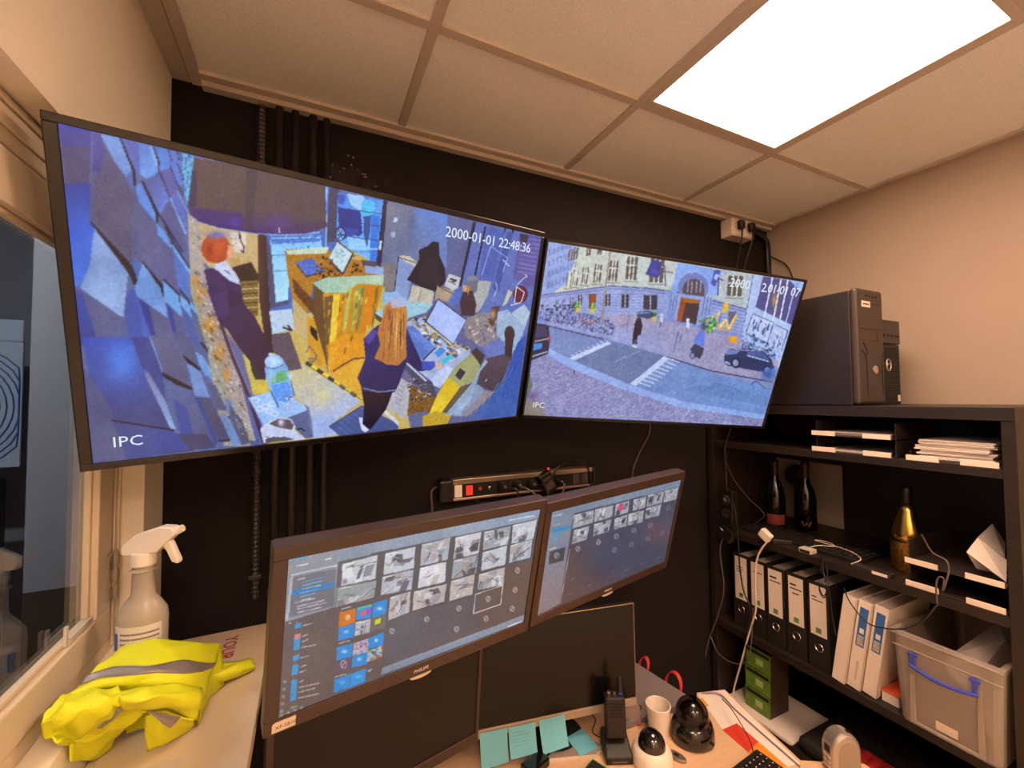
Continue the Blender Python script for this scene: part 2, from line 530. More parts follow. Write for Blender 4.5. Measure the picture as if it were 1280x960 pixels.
def screen_set(name, label, cat, cpt, right, up, w, h, bez, depth, m_frame, chin=0.0, k=1.0):
    """frame M: x right, y up, z towards the viewer. returns thing, frame, screen rectangle"""
    c = CAM + (Vector(cpt) - CAM) * k
    M = frame_from(c, right, up)
    t = thing(name, label, cat, M=M)
    l, r_, tp, bt = bez
    x0, x1, y0, y1 = -w / 2, w / 2, -h / 2, h / 2
    f = MB()
    f.bx(x0, x1, y1 - tp, y1, -depth, 0.0, M); f.bx(x0, x1, y0, y0 + bt, -depth, 0.0, M)
    f.bx(x0, x0 + l, y0 + bt, y1 - tp, -depth, 0.0, M); f.bx(x1 - r_, x1, y0 + bt, y1 - tp, -depth, 0.0, M)
    f.build('bezel', m_frame, t, bevel=0.0015)
    b = MB()
    b.bx(x0 + 0.004, x1 - 0.004, y0 + 0.004, y1 - 0.004, -depth - 0.012, -depth + 0.001, M)
    b.bx(x0 + w * 0.2, x1 - w * 0.2, y0 + h * 0.12, y1 - h * 0.25, -depth - 0.045, -depth - 0.010, M)
    b.build('back_cover', m_back, t, bevel=0.004)
    return t, M, (x0 + l, x1 - r_, y0 + bt, y1 - tp)

def wall_arm(t, M, z0, wx, wz):
    """bracket from the set's back to the wall plane y = YB"""
    a = M @ Vector((0, 0, z0))
    p = MB()
    p.bx(-0.11, 0.11, -0.09, 0.09, z0 - 0.006, z0 + 0.004, M)
    p.build('mount_plate', m_back, t, bevel=0.001)
    p = MB()
    b = Vector((wx, YB - 0.02, wz))
    mid = (a + b) / 2
    p.cyl(a, b, 0.016, seg=10)
    p.bx(wx - 0.05, wx + 0.05, YB - 0.02, YB - 0.001, wz - 0.11, wz + 0.11)
    p.build('mount_arm', m_back, t)

TVK = 0.93 / 0.96
tv1, M_tv1, R_tv1 = screen_set('wall_television', 'large wall television at the left showing a lobby desk in bluish colours', 'television',
    (0.119, 0.995, 1.892), (0.973, 0.222, 0.057), (0.013, -0.301, 0.953), 0.96 * TVK, 0.555 * TVK, (0.0165, 0.0085, 0.0125, 0.0125), 0.035, m_bez, k=TVK)
wall_arm(tv1, M_tv1, -0.08, 0.18, 1.93)
tv2, M_tv2, R_tv2 = screen_set('wall_television', 'large wall television beside the bookcase showing a street with a crossing', 'television',
    (1.088, 1.055, 1.892), (0.981, -0.182, -0.062), (0.003, -0.313, 0.950), 0.96 * TVK, 0.555 * TVK, (0.007, 0.0105, 0.009, 0.010), 0.035, m_bez, k=TVK)
wall_arm(tv2, M_tv2, -0.08, 1.12, 1.93)
m_mon = mat('dark_brown_bezel', (58, 42, 34), 0.38, var=0.1, scale=60)
mo1, M_mo1, R_mo1 = screen_set('monitor', 'upper desk monitor in front showing camera tiles and an open start menu', 'monitor',
    (0.206, 0.802, 1.345), (0.981, 0.195, -0.008), (0.051, -0.218, 0.975), 0.53, 0.32, (0.021, 0.015, 0.021, 0.026), 0.03, m_mon)
wall_arm(mo1, M_mo1, -0.075, 0.30, 1.22)
mo2, M_mo2, R_mo2 = screen_set('monitor', 'upper desk monitor farther right showing two rows of small camera tiles', 'monitor',
    (0.772, 0.955, 1.325), (0.983, 0.179, 0.028), (0.018, -0.249, 0.968), 0.56, 0.33, (0.020, 0.014, 0.026, 0.024), 0.03, m_mon)
wall_arm(mo2, M_mo2, -0.075, 0.80, 1.22)
# ------------------------------------------------------------------ what the screens show
def homography(src, dst):
    A = []
    for (x, y), (u, v) in zip(src, dst):
        A.append([x, y, 1, 0, 0, 0, -u * x, -u * y, -u])
        A.append([0, 0, 0, x, y, 1, -v * x, -v * y, -v])
    return np.linalg.svd(np.array(A, float))[2][-1].reshape(3, 3)

class Paint:
    """flat picture traced as polygons; coordinates are those of the traced picture, rectified onto the flat panel"""
    def __init__(s, corners, nx, ny, base):
        s.nx, s.ny = nx, ny
        u, v = np.meshgrid(np.linspace(0, 1, nx), np.linspace(0, 1, ny))
        H = homography([(0, 1), (1, 1), (1, 0), (0, 0)], corners)
        q = H @ np.stack([u.ravel(), v.ravel(), np.ones(nx * ny)])
        s.X, s.Y = q[0] / q[2], q[1] / q[2]
        s.U, s.V = u.ravel(), v.ravel()
        s.rgb = np.tile(np.array(base, float), (nx * ny, 1))
        s.rng = np.random.default_rng(3)
        s.o = (0.0, 0.0, 1.0)
    def z(s, ox, oy, k):
        s.o = (ox, oy, k)
    def T(s, p):
        a = np.array(p, float)
        return a / s.o[2] + np.array(s.o[:2])
    def put(s, idx, col, a=1.0, tex=0.0):
        if len(idx) == 0:
            return
        c = np.array(col, float)
        if tex:
            c = c + s.rng.normal(0, tex, (len(idx), 1))
        a = np.asarray(a, float)
        if a.ndim:
            a = a[:, None]
        s.rgb[idx] = s.rgb[idx] * (1 - a) + c * a
    def inside(s, P):
        x0, y0 = P.min(0); x1, y1 = P.max(0)
        idx = np.nonzero((s.X >= x0) & (s.X <= x1) & (s.Y >= y0) & (s.Y <= y1))[0]
        x, y = s.X[idx], s.Y[idx]
        c = np.zeros(len(idx), bool)
        n = len(P)
        for i in range(n):
            xa, ya = P[i]; xb, yb = P[i - 1]
            if ya == yb:
                continue
            k = ((ya > y) != (yb > y)) & (x < (xb - xa) * (y - ya) / (yb - ya) + xa)
            c ^= k
        return idx[c]
    def poly(s, pts, col, a=1.0, tex=0.0, grad=None):
        idx = s.inside(s.T(pts))
        if grad is not None and len(idx):
            (g0, g1, c1) = grad
            p0, p1 = s.T([g0, g1])
            d = p1 - p0
            t = np.clip(((s.X[idx] - p0[0]) * d[0] + (s.Y[idx] - p0[1]) * d[1]) / (d @ d), 0, 1)[:, None]
            c = np.array(col, float) * (1 - t) + np.array(c1, float) * t
            if tex:
                c = c + s.rng.normal(0, tex, (len(idx), 1))
            s.rgb[idx] = s.rgb[idx] * (1 - a) + c * a
        else:
            s.put(idx, col, a, tex)
    def line(s, pts, w, col, a=1.0):
        P = s.T(pts)
        for i in range(len(P) - 1):
            d = P[i + 1] - P[i]
            L = np.hypot(*d) + 1e-9
            n = np.array([-d[1], d[0]]) / L * w / 2
            o = s.o; s.o = (0, 0, 1.0)
            s.poly([P[i] + n, P[i + 1] + n, P[i + 1] - n, P[i] - n], col, a)
            s.o = o
    def blob(s, cx, cy, rx, ry, col, a=1.0, hard=False):
        (c,) = s.T([(cx, cy)])
        rx, ry = rx / s.o[2], ry / s.o[2]
        idx = np.nonzero((np.abs(s.X - c[0]) < rx * (1 if hard else 2.4)) & (np.abs(s.Y - c[1]) < ry * (1 if hard else 2.4)))[0]
        r2 = ((s.X[idx] - c[0]) / rx) ** 2 + ((s.Y[idx] - c[1]) / ry) ** 2
        if hard:
            s.put(idx[r2 < 1], col, a)
        else:
            s.put(idx, col, a * np.exp(-r2 * 1.2))
    def speckle(s, pts, cols, n, w, h=None, a=0.9, ang=0.0):
        """small patches of the given colours scattered inside a polygon"""
        P = s.T(pts)
        x0, y0 = P.min(0); x1, y1 = P.max(0)
        k = 0
        o = s.o; s.o = (0, 0, 1.0)
        ca, sa = math.cos(ang), math.sin(ang)
        idx_in = s.inside(P)
        if len(idx_in):
            pick = s.rng.choice(idx_in, n)
            for i in pick:
                x, y = s.X[i], s.Y[i]
                ww, hh = w * s.rng.uniform(0.5, 1.2), (h or w) * s.rng.uniform(0.5, 1.2)
                q = [(-ww, -hh), (ww, -hh), (ww, hh), (-ww, hh)]
                s.poly([(x + p * ca - r_ * sa, y + p * sa + r_ * ca) for p, r_ in q], cols[int(s.rng.integers(len(cols)))], a)
        s.o = o
    def noise(s, pts, amt, cell=1.0):
        idx = s.inside(s.T(pts)) if pts is not None else np.arange(len(s.X))
        kx, ky = np.floor(s.X[idx] / cell).astype(np.int64), np.floor(s.Y[idx] / cell).astype(np.int64)
        h = np.abs(np.sin(kx * 12.9898 + ky * 78.233) * 43758.5453) % 1.0
        s.rgb[idx] += ((h - 0.5) * 2 * amt)[:, None]
    def mottle(s, amt, cell, pts=None, seed=1):
        """smooth random mottling, as camera pictures show"""
        idx = s.inside(s.T(pts)) if pts is not None else np.arange(len(s.X))
        g = np.random.default_rng(seed)
        tab = g.normal(0, 1, (256, 256))
        x, y = s.X[idx] / cell + 40, s.Y[idx] / cell + 40
        i, j = np.floor(x).astype(int), np.floor(y).astype(int)
        fx, fy = x - i, y - j
        fx, fy = fx * fx * (3 - 2 * fx), fy * fy * (3 - 2 * fy)
        t = lambda a, b: tab[a % 256, b % 256]
        v = (t(i, j) * (1 - fx) + t(i + 1, j) * fx) * (1 - fy) + (t(i, j + 1) * (1 - fx) + t(i + 1, j + 1) * fx) * fy
        k = s.rgb[idx].mean(1, keepdims=True) / 140.0
        s.rgb[idx] += v[:, None] * amt * np.clip(k, 0.3, 1.4)
    def tint(s, pts, mul, add):
        idx = s.inside(s.T(pts))
        s.rgb[idx] = s.rgb[idx] * np.array(mul) + np.array(add)
    def soften(s, n=1):
        g = s.rgb.reshape(s.ny, s.nx, 3)
        for _ in range(n):
            p = np.pad(g, ((1, 1), (1, 1), (0, 0)), mode='edge')
            g = (p[1:-1, 1:-1] * 4 + p[:-2, 1:-1] + p[2:, 1:-1] + p[1:-1, :-2] + p[1:-1, 2:]) / 8
        s.rgb = g.reshape(-1, 3)

def screen_mat(name, strength):
    m = bpy.data.materials.new(name)
    m.use_nodes = True
    nt = m.node_tree
    nt.nodes.clear()
    o = nt.nodes.new('ShaderNodeOutputMaterial')
    at = nt.nodes.new('ShaderNodeVertexColor'); at.layer_name = 'picture'
    e = nt.nodes.new('ShaderNodeEmission'); e.inputs[1].default_value = strength
    g = nt.nodes.new('ShaderNodeBsdfGlossy'); g.inputs['Roughness'].default_value = 0.28
    g.inputs[0].default_value = (0.045, 0.045, 0.045, 1)
    ad = nt.nodes.new('ShaderNodeAddShader')
    nt.links.new(at.outputs[0], e.inputs[0])
    nt.links.new(e.outputs[0], ad.inputs[0]); nt.links.new(g.outputs[0], ad.inputs[1])
    nt.links.new(ad.outputs[0], o.inputs[0])
    return m

def screen_panel(parent, M, R, P, mname, strength=1.0, z=-0.003):
    x0, x1, y0, y1 = R
    n = P.nx * P.ny
    me = bpy.data.meshes.new('screen')
    co = np.zeros((n, 3))
    co[:, 0] = x0 + (x1 - x0) * P.U
    co[:, 1] = y0 + (y1 - y0) * P.V
    co[:, 2] = z
    ii = np.arange(n).reshape(P.ny, P.nx)
    q = np.stack([ii[:-1, :-1], ii[:-1, 1:], ii[1:, 1:], ii[1:, :-1]], -1).reshape(-1, 4)
    me.vertices.add(n); me.vertices.foreach_set('co', co.ravel())
    me.loops.add(q.size); me.loops.foreach_set('vertex_index', q.ravel().astype(np.int32))
    me.polygons.add(len(q)); me.polygons.foreach_set('loop_start', np.arange(0, q.size, 4, dtype=np.int32))
    me.polygons.foreach_set('loop_total', np.full(len(q), 4, dtype=np.int32))
    me.update()
    c = np.clip(P.rgb / 255.0, 0, 1)
    c = np.where(c <= 0.04045, c / 12.92, ((c + 0.055) / 1.055) ** 2.4)
    ca = me.color_attributes.new('picture', 'FLOAT_COLOR', 'POINT')
    ca.data.foreach_set('color', np.concatenate([c, np.ones((n, 1))], 1).ravel())
    ob = bpy.data.objects.new('screen', me)
    C.objects.link(ob)
    me.materials.append(screen_mat(mname, strength))
    ob.parent = parent
    WM[ob] = WM[parent].copy()
    return ob

m_osd = emission('on_screen_white', (0.80, 0.87, 1.0), 0.95)
def osd(parent, M, R, P_corners, pix, txt, height_px_frac, spacing=1.0, name='caption'):
    """on-screen caption whose lower left corner lies at a traced picture point"""
    H = homography(P_corners, [(0, 1), (1, 1), (1, 0), (0, 0)])
    q = H @ np.array([pix[0], pix[1], 1.0]); q = q / q[2]
    x0, x1, y0, y1 = R
    Mt = M @ Matrix.Translation((x0 + (x1 - x0) * q[0], y0 + (y1 - y0) * q[1], -0.0025))
    return text_mesh(name, txt, height_px_frac * (y1 - y0), m_osd, parent, Mt, extrude=0.0001, spacing=spacing)

# ---- left television: lobby camera
C1 = [(62.5, 148), (678.5, 295.5), (648, 520), (108.5, 581)]
p = Paint(C1, 600, 338, (92, 100, 150))
p.z(0, 0, 1)
# floor and background of the lobby
p.poly([(330, 480), (270, 400), (260, 300), (340, 290), (470, 300), (520, 560), (300, 570)], (196, 172, 96))
# ---- wall of blue tiles
TW = [(55, 140), (240, 190), (234, 262), (246, 285), (258, 340), (275, 400), (292, 440), (312, 485), (326, 530), (334, 570), (100, 600)]
p.poly(TW, (84, 96, 160))
p.z(50, 140, 6.4)
p.poly([(60, 30), (380, 120), (350, 540), (160, 560), (120, 250)], (58, 66, 168), grad=((240, 80), (240, 520), (66, 64, 118)))
p.poly([(110, 240), (330, 240), (350, 540), (130, 540)], (78, 72, 118), 0.8)
p.poly([(120, 540), (355, 535), (340, 830), (160, 970)], (36, 62, 160), grad=((240, 540), (240, 960), (48, 96, 220)))
p.poly([(370, 120), (450, 150), (640, 490), (700, 590), (690, 1200), (480, 1010), (340, 830)], (92, 90, 140), tex=3, grad=((450, 150), (560, 900), (84, 80, 122)))
p.poly([(360, 130), (440, 150), (470, 300), (420, 470), (370, 430)], (60, 62, 160), 0.7)
p.line([(365, 120), (345, 540)], 2.0, (96, 120, 220), 0.7)
p.poly([(430, 145), (585, 170), (690, 430), (640, 490), (550, 370)], (112, 146, 226))
p.poly([(640, 490), (695, 440), (700, 590), (690, 620)], (84, 104, 190))
p.poly([(583, 168), (603, 180), (722, 450), (722, 560), (704, 565), (694, 440)], (22, 24, 50))
p.poly([(603, 182), (865, 245), (905, 370), (905, 450), (840, 530), (770, 480), (722, 440)], (86, 116, 214), grad=((640, 300), (860, 420), (104, 150, 240)))
p.poly([(620, 190), (740, 215), (760, 470), (722, 440)], (78, 90, 180), 0.8)
p.poly([(830, 240), (860, 245), (905, 375), (900, 440)], (130, 170, 250))
p.poly([(858, 238), (872, 245), (918, 370), (915, 450), (902, 450), (904, 375)], (24, 28, 60))
p.poly([(770, 520), (905, 470), (1000, 660), (1010, 720), (915, 800), (890, 770)], (86, 92, 170), grad=((800, 560), (990, 700), (98, 120, 220)))
p.poly([(725, 560), (765, 540), (890, 790), (885, 860), (740, 680)], (92, 136, 236))
p.poly([(742, 690), (885, 860), (890, 1020), (700, 1240), (695, 600)], (82, 84, 140))
p.poly([(763, 515), (790, 535), (912, 780), (912, 860), (888, 860), (885, 790)], (20, 22, 44))
p.poly([(872, 245), (990, 275), (1012, 350), (1010, 420), (920, 445), (918, 370)], (86, 132, 232))
p.poly([(920, 450), (1010, 425), (1060, 540), (1062, 600), (1008, 660)], (88, 92, 176))
p.line([(920, 450), (1005, 660)], 1.2, (26, 28, 60))
p.poly([(990, 275), (1060, 285), (1110, 400), (1120, 560), (1062, 560), (1012, 420)], (90, 120, 222))
p.line([(990, 275), (1015, 350), (1012, 420), (1060, 545), (1120, 650)], 1.0, (28, 30, 70))
p.line([(1062, 285), (1075, 350), (1070, 400), (1110, 500), (1140, 620)], 1.0, (28, 34, 80))
p.poly([(1100, 300), (1200, 325), (1160, 640), (1140, 720), (1120, 600)], (96, 176, 240), tex=10)
p.speckle([(1100, 300), (1190, 325), (1150, 650), (1120, 600)], [(150, 220, 250), (60, 110, 210), (40, 60, 140)], 60, 0.8, 2.2, 0.7)
p.poly([(915, 810), (1000, 670), (1120, 920), (1150, 1100), (1080, 1120)], (84, 86, 150))
p.poly([(1005, 660), (1062, 600), (1130, 760), (1150, 960), (1120, 920)], (92, 104, 200))
p.line([(1010, 670), (1135, 960)], 1.4, (130, 180, 250))
p.line([(920, 800), (1050, 1010), (1110, 1100)], 1.6, (22, 24, 50))
p.line([(1060, 600), (1150, 780)], 1.2, (130, 180, 250))
p.z(50, 280, 6.4)
p.poly([(160, -40), (330, -60), (380, 20), (340, 320), (260, 480), (210, 470), (190, 200)], (44, 90, 216), grad=((250, -40), (230, 460), (60, 116, 236)))
p.poly([(380, 10), (660, 370), (640, 560), (620, 740), (260, 490), (345, 310)], (122, 146, 214), tex=2, grad=((400, 60), (500, 600), (136, 160, 226)))
p.poly([(330, -60), (370, -30), (690, 310), (750, 460), (710, 475), (660, 370)], (18, 20, 40))
p.poly([(690, 300), (720, 240), (760, 320), (750, 470)], (66, 100, 190))
p.poly([(220, 480), (640, 760), (700, 960), (760, 1300), (560, 1300), (230, 620)], (76, 82, 140), tex=2, grad=((300, 560), (640, 900), (86, 88, 138)))
p.poly([(215, 480), (290, 560), (420, 960), (250, 960)], (40, 70, 170), grad=((230, 500), (340, 960), (36, 58, 150)))
p.poly([(640, 560), (710, 480), (800, 900), (870, 1100), (760, 1200), (640, 760)], (54, 80, 176))
p.poly([(710, 480), (740, 560), (880, 870), (1000, 1200), (860, 1100), (790, 900)], (62, 92, 196))
p.poly([(750, -60), (890, -40), (930, 300), (960, 420), (940, 480), (770, 290), (730, 60)], (88, 88, 146), tex=2)
p.poly([(780, 290), (830, 350), (960, 500), (985, 740), (735, 560), (715, 500)], (112, 150, 232))
p.poly([(765, 270), (790, 290), (945, 470), (975, 570), (945, 570), (935, 510)], (18, 20, 44))
p.poly([(740, 570), (985, 740), (1010, 960), (1060, 1200), (960, 1200), (850, 900)], (88, 88, 142))
p.poly([(740, 575), (830, 640), (890, 880), (850, 880)], (34, 56, 150))
p.poly([(900, -30), (1020, 180), (1060, 440), (1080, 540), (960, 430), (930, 200)], (86, 88, 150))
p.poly([(895, -20), (960, 40), (1020, 160), (1015, 180), (905, 60)], (100, 150, 240))
p.line([(965, 0), (1020, 100), (1025, 140)], 2.4, (20, 22, 48))
p.poly([(950, 440), (1080, 560), (1110, 740), (960, 600)], (110, 160, 240))
p.line([(955, 430), (1080, 550), (1090, 610)], 2.2, (20, 24, 50))
p.poly([(965, 610), (1110, 740), (1150, 1000), (1060, 1000)], (80, 84, 146))
p.poly([(975, 620), (1020, 670), (1060, 860), (1030, 860)], (36, 60, 160))
p.poly([(1030, 140), (1100, 260), (1190, 380), (1210, 560), (1160, 580), (1080, 500), (1050, 340)], (76, 110, 206))
p.poly([(1020, 140), (1180, 370), (1190, 420), (1040, 200)], (112, 166, 244))
p.line([(1030, 130), (1100, 230), (1190, 370)], 1.6, (24, 26, 54))
p.poly([(1085, 560), (1165, 620), (1190, 750), (1100, 640)], (110, 164, 244))
p.line([(1085, 510), (1160, 600), (1168, 640)], 1.8, (20, 24, 50))
p.poly([(1100, 650), (1190, 750), (1250, 960), (1180, 960)], (70, 90, 170))
p.poly([(1170, 600), (1280, 740), (1270, 760), (1180, 660)], (120, 176, 248))
# warm, brick-like far tiles
p.z(230, 200, 6.4)
p.poly([(0, 400), (40, 420), (100, 490), (130, 800), (240, 1240), (300, 1300), (360, 1480), (560, 2250), (400, 2250), (130, 1400), (30, 1060)], (172, 160, 150))
p.z(230, 340, 6.4)
p.poly([(20, -60), (120, -20), (200, 220), (300, 480), (440, 900), (520, 1400), (300, 1400), (150, 560)], (158, 148, 150), tex=8)
for (x, y, w, h) in ((110, 160, 60, 70), (180, 420, 70, 80), (260, 640, 50, 90), (320, 820, 36, 60), (60, 60, 40, 50)):
    p.blob(x, y, w, h, (190, 130, 50), 0.95)
p.speckle([(20, -60), (120, -20), (200, 220), (300, 480), (440, 900), (520, 1400), (300, 1400), (150, 560)], [(222, 220, 232), (60, 40, 40), (120, 86, 54), (190, 196, 230)], 130, 0.9, 2.6, 0.8, -0.5)
p.z(230, 200, 6.4)
p.speckle([(10, 440), (90, 480), (130, 800), (240, 1240), (150, 1240), (60, 900)], [(210, 214, 230), (70, 70, 90), (130, 170, 220)], 46, 0.7, 3.0, 0.7, -0.5)
p.z(90, 420, 5.333)
p.poly([(20, 0), (360, 0), (460, 260), (600, 520), (640, 640), (230, 570), (100, 420)], (44, 78, 190), grad=((280, 0), (400, 600), (52, 62, 128)))
p.blob(300, 150, 120, 160, (66, 122, 240), 0.95)
p.poly([(30, 200), (220, 480), (230, 570), (330, 830), (100, 860), (50, 520)], (70, 78, 140), grad=((60, 300), (200, 820), (84, 86, 138)))
p.poly([(230, 570), (650, 630), (760, 760), (330, 830)], (58, 70, 140), grad=((280, 640), (700, 760), (46, 66, 160)))
p.line([(220, 565), (480, 605), (660, 632)], 2.2, (20, 22, 50))
p.poly([(450, 250), (480, 230), (600, 440), (668, 630), (630, 620)], (112, 112, 170), grad=((460, 260), (650, 620), (140, 170, 236)))
p.poly([(360, 0), (480, 0), (570, 230), (600, 440), (480, 240), (430, 200)], (52, 66, 146))
p.poly([(490, 0), (660, 0), (720, 190), (780, 350), (570, 240)], (90, 90, 138), tex=2)
p.line([(490, 0), (575, 238)], 1.4, (120, 150, 230))
p.poly([(566, 235), (785, 345), (780, 358), (700, 345), (580, 265)], (18, 18, 36))
p.poly([(600, 300), (780, 360), (800, 430), (900, 660), (880, 660), (720, 660), (620, 460)], (90, 102, 168), grad=((640, 340), (820, 640), (84, 88, 142)))
p.poly([(650, 420), (740, 480), (820, 760), (720, 770)], (44, 70, 170), 0.8)
p.poly([(670, 655), (880, 660), (945, 750), (330, 830), (760, 760)], (58, 62, 110))
p.poly([(650, 0), (760, 0), (830, 210), (720, 130)], (84, 86, 140))
p.poly([(710, 125), (730, 130), (838, 215), (830, 228), (760, 190)], (18, 20, 40))
p.poly([(740, 170), (835, 235), (900, 410), (800, 400)], (118, 146, 222))
p.poly([(800, 410), (900, 415), (1055, 700), (970, 705), (880, 560)], (78, 76, 120))
p.poly([(790, 400), (830, 420), (960, 700), (940, 740)], (44, 66, 150), 0.8)
p.line([(960, 705), (1050, 700)], 1.8, (22, 20, 40))
p.poly([(800, 95), (850, 130), (880, 280), (820, 170)], (120, 160, 236))
p.poly([(850, 130), (900, 200), (920, 290), (870, 260)], (110, 150, 226))
p.poly([(875, 300), (940, 330), (1020, 500), (950, 490)], (84, 86, 136))
p.poly([(965, 525), (1020, 535), (1140, 730), (1060, 740)], (116, 140, 208))
p.poly([(1000, 410), (1060, 440), (1080, 550), (1020, 520)], (118, 130, 190))
p.poly([(1030, 450), (1120, 560), (1180, 720), (1120, 730), (1040, 560)], (86, 84, 126))
p.speckle([(1040, 440), (1120, 520), (1250, 700), (1160, 730), (1060, 560)], [(190, 186, 196), (60, 50, 60), (130, 100, 80)], 40, 0.8, 2.4, 0.7, -0.5)
p.poly([(830, 35), (850, 40), (890, 90), (885, 105)], (20, 20, 34))
# rail beside the wall
p.z(230, 340, 6.4)
p.line([(270, 390), (380, 700), (500, 980), (640, 1400)], 4.5, (66, 40, 66))
p.line([(285, 390), (395, 690), (520, 980)], 1.2, (150, 130, 160))
# floor: bright yellow and pale
p.z(300, 430, 6.4)
p.poly([(0, 50), (120, 60), (520, 160), (980, 450), (720, 650), (780, 730), (590, 760), (540, 540), (430, 400), (100, 400)], (206, 190, 118), grad=((300, 150), (640, 700), (168, 184, 232)))
p.blob(660, 420, 90, 80, (212, 206, 150), 0.7)
p.blob(650, 640, 110, 80, (150, 176, 236), 0.8)
p.poly([(0, 60), (90, 200), (200, 300), (240, 380), (90, 410), (60, 280)], (196, 176, 84))
p.blob(170, 350, 70, 30, (220, 190, 60), 0.9)
# back: cream wall, phone, cupboard, dark post
p.z(230, 200, 6.4)
p.poly([(95, 480), (300, 530), (600, 570), (600, 1100), (480, 1400), (340, 1000), (130, 800)], (196, 172, 122))
p.poly([(340, 560), (480, 570), (470, 730), (380, 720)], (214, 204, 196))
p.line([(425, 560), (430, 620), (462, 680), (455, 725), (432, 705)], 1.6, (30, 24, 30))
p.speckle([(340, 590), (410, 590), (410, 680), (350, 690)], [(60, 160, 120), (90, 70, 70), (40, 180, 170)], 10, 0.8)
p.poly([(340, 770), (430, 770), (430, 850), (350, 840)], (186, 150, 100))
p.poly([(350, 850), (520, 800), (575, 900), (575, 960), (420, 960)], (44, 30, 34))
p.poly([(420, 960), (575, 950), (580, 1240), (480, 1240)], (120, 98, 48), tex=10)
for k in range(7):
    p.line([(440, 985 + 38 * k), (575, 975 + 38 * k)], 1.0, (214, 196, 150) if k % 2 else (40, 28, 26))
p.poly([(570, 570), (640, 575), (690, 1300), (720, 1540), (650, 1540), (585, 1100)], (74, 48, 48), grad=((580, 900), (680, 900), (44, 26, 36)))
# doorway with daylight, street and car beyond
p.poly([(640, 575), (1140, 560), (1130, 200), (1250, 200), (1250, 640), (1180, 1200), (680, 1240)], (64, 104, 190))
p.poly([(670, 580), (1080, 560), (1100, 700), (820, 760), (830, 960), (820, 1110), (720, 1130), (690, 760)], (118, 190, 246), grad=((760, 560), (760, 1100), (170, 226, 250)))
p.poly([(670, 590), (1080, 570), (1080, 640), (690, 660)], (70, 120, 210))
p.line([(680, 612), (1080, 606)], 1.2, (160, 220, 250)); p.line([(690, 750), (800, 745)], 1.0, (60, 110, 190)); p.line([(690, 880), (820, 870)], 1.0, (80, 130, 210))
p.poly([(640, 580), (670, 660), (690, 760), (725, 1140), (825, 1110), (830, 1140), (680, 1180)], (70, 74, 108))
p.speckle([(680, 600), (1080, 590), (1080, 700), (690, 700)], [(110, 170, 240), (50, 90, 170), (190, 230, 250)], 40, 1.2, 1.0, 0.7)
p.poly([(1110, 195), (1150, 205), (1130, 520), (1080, 560)], (84, 140, 240))
p.poly([(1150, 200), (1240, 220), (1210, 640), (1140, 650)], (64, 66, 96))
p.line([(1135, 200), (1130, 680)], 0.8, (180, 220, 250))
p.z(420, 240, 6.857)
p.poly([(5, -10), (410, 60), (350, 610), (120, 480), (0, 390)], (74, 138, 234), grad=((60, 60), (330, 560), (120, 190, 250)))
p.poly([(90, 0), (230, 20), (270, 110), (220, 160), (120, 90)], (150, 200, 250))
p.poly([(10, 0), (80, 10), (60, 90), (10, 90)], (50, 84, 190))
p.poly([(10, 110), (210, 160), (225, 340), (190, 370), (20, 280)], (32, 52, 140))
p.poly([(10, 280), (190, 310), (180, 350), (40, 400)], (46, 74, 170))
p.blob(35, 345, 48, 62, (26, 36, 90), 1.0, True); p.blob(35, 350, 36, 52, (120, 180, 240), 1.0, True)
for a in range(6):
    p.line([(35, 350), (35 + 40 * math.cos(a * 1.05), 350 + 52 * math.sin(a * 1.05))], 1.0, (24, 40, 110))
p.poly([(90, 370), (330, 400), (330, 470), (110, 470)], (140, 200, 250))
p.poly([(220, 60), (330, 60), (330, 160), (290, 200), (210, 180)], (70, 190, 240), tex=20)
p.poly([(235, 200), (300, 190), (290, 330), (265, 470), (235, 340)], (40, 76, 150))
p.poly([(300, 180), (380, 190), (350, 590), (290, 590)], (44, 120, 226))
for k, y0 in enumerate((150, 260, 385)):
    p.line([(10, y0 - 30), (390, y0 + 25)], 1.0, (24, 60, 130))
p.line([(10, 470), (390, 480)], 1.8, (160, 210, 250)); p.line([(20, 495), (380, 505)], 0.9, (60, 110, 190))
p.poly([(405, 60), (445, 68), (390, 640), (345, 610)], (42, 40, 66))
p.poly([(375, 405), (398, 410), (385, 490), (365, 480)], (190, 214, 244))
# grey walls behind
p.poly([(445, 68), (960, 185), (960, 640), (840, 700), (420, 860), (385, 660)], (108, 118, 152), grad=((560, 560), (940, 220), (96, 132, 210)))
p.poly([(440, 66), (680, 120), (640, 480), (400, 620)], (118, 122, 148), grad=((470, 150), (640, 400), (100, 112, 150)))
p.blob(660, 300, 40, 160, (78, 92, 140), 0.7)
p.poly([(500, 205), (530, 210), (525, 250), (495, 248)], (190, 206, 236)); p.poly([(472, 335), (510, 330), (508, 375), (472, 378)], (160, 172, 200))
p.poly([(390, 620), (520, 600), (510, 840), (410, 840)], (122, 118, 122))
# white cabinet
p.poly([(550, 535), (630, 540), (710, 600), (690, 640), (545, 560)], (196, 190, 176))
p.poly([(545, 555), (690, 640), (640, 800), (620, 920), (500, 840), (520, 660)], (128, 152, 206))
p.line([(540, 550), (505, 840), (620, 925)], 1.2, (36, 40, 60)); p.line([(540, 550), (700, 600)], 0.9, (60, 60, 70))
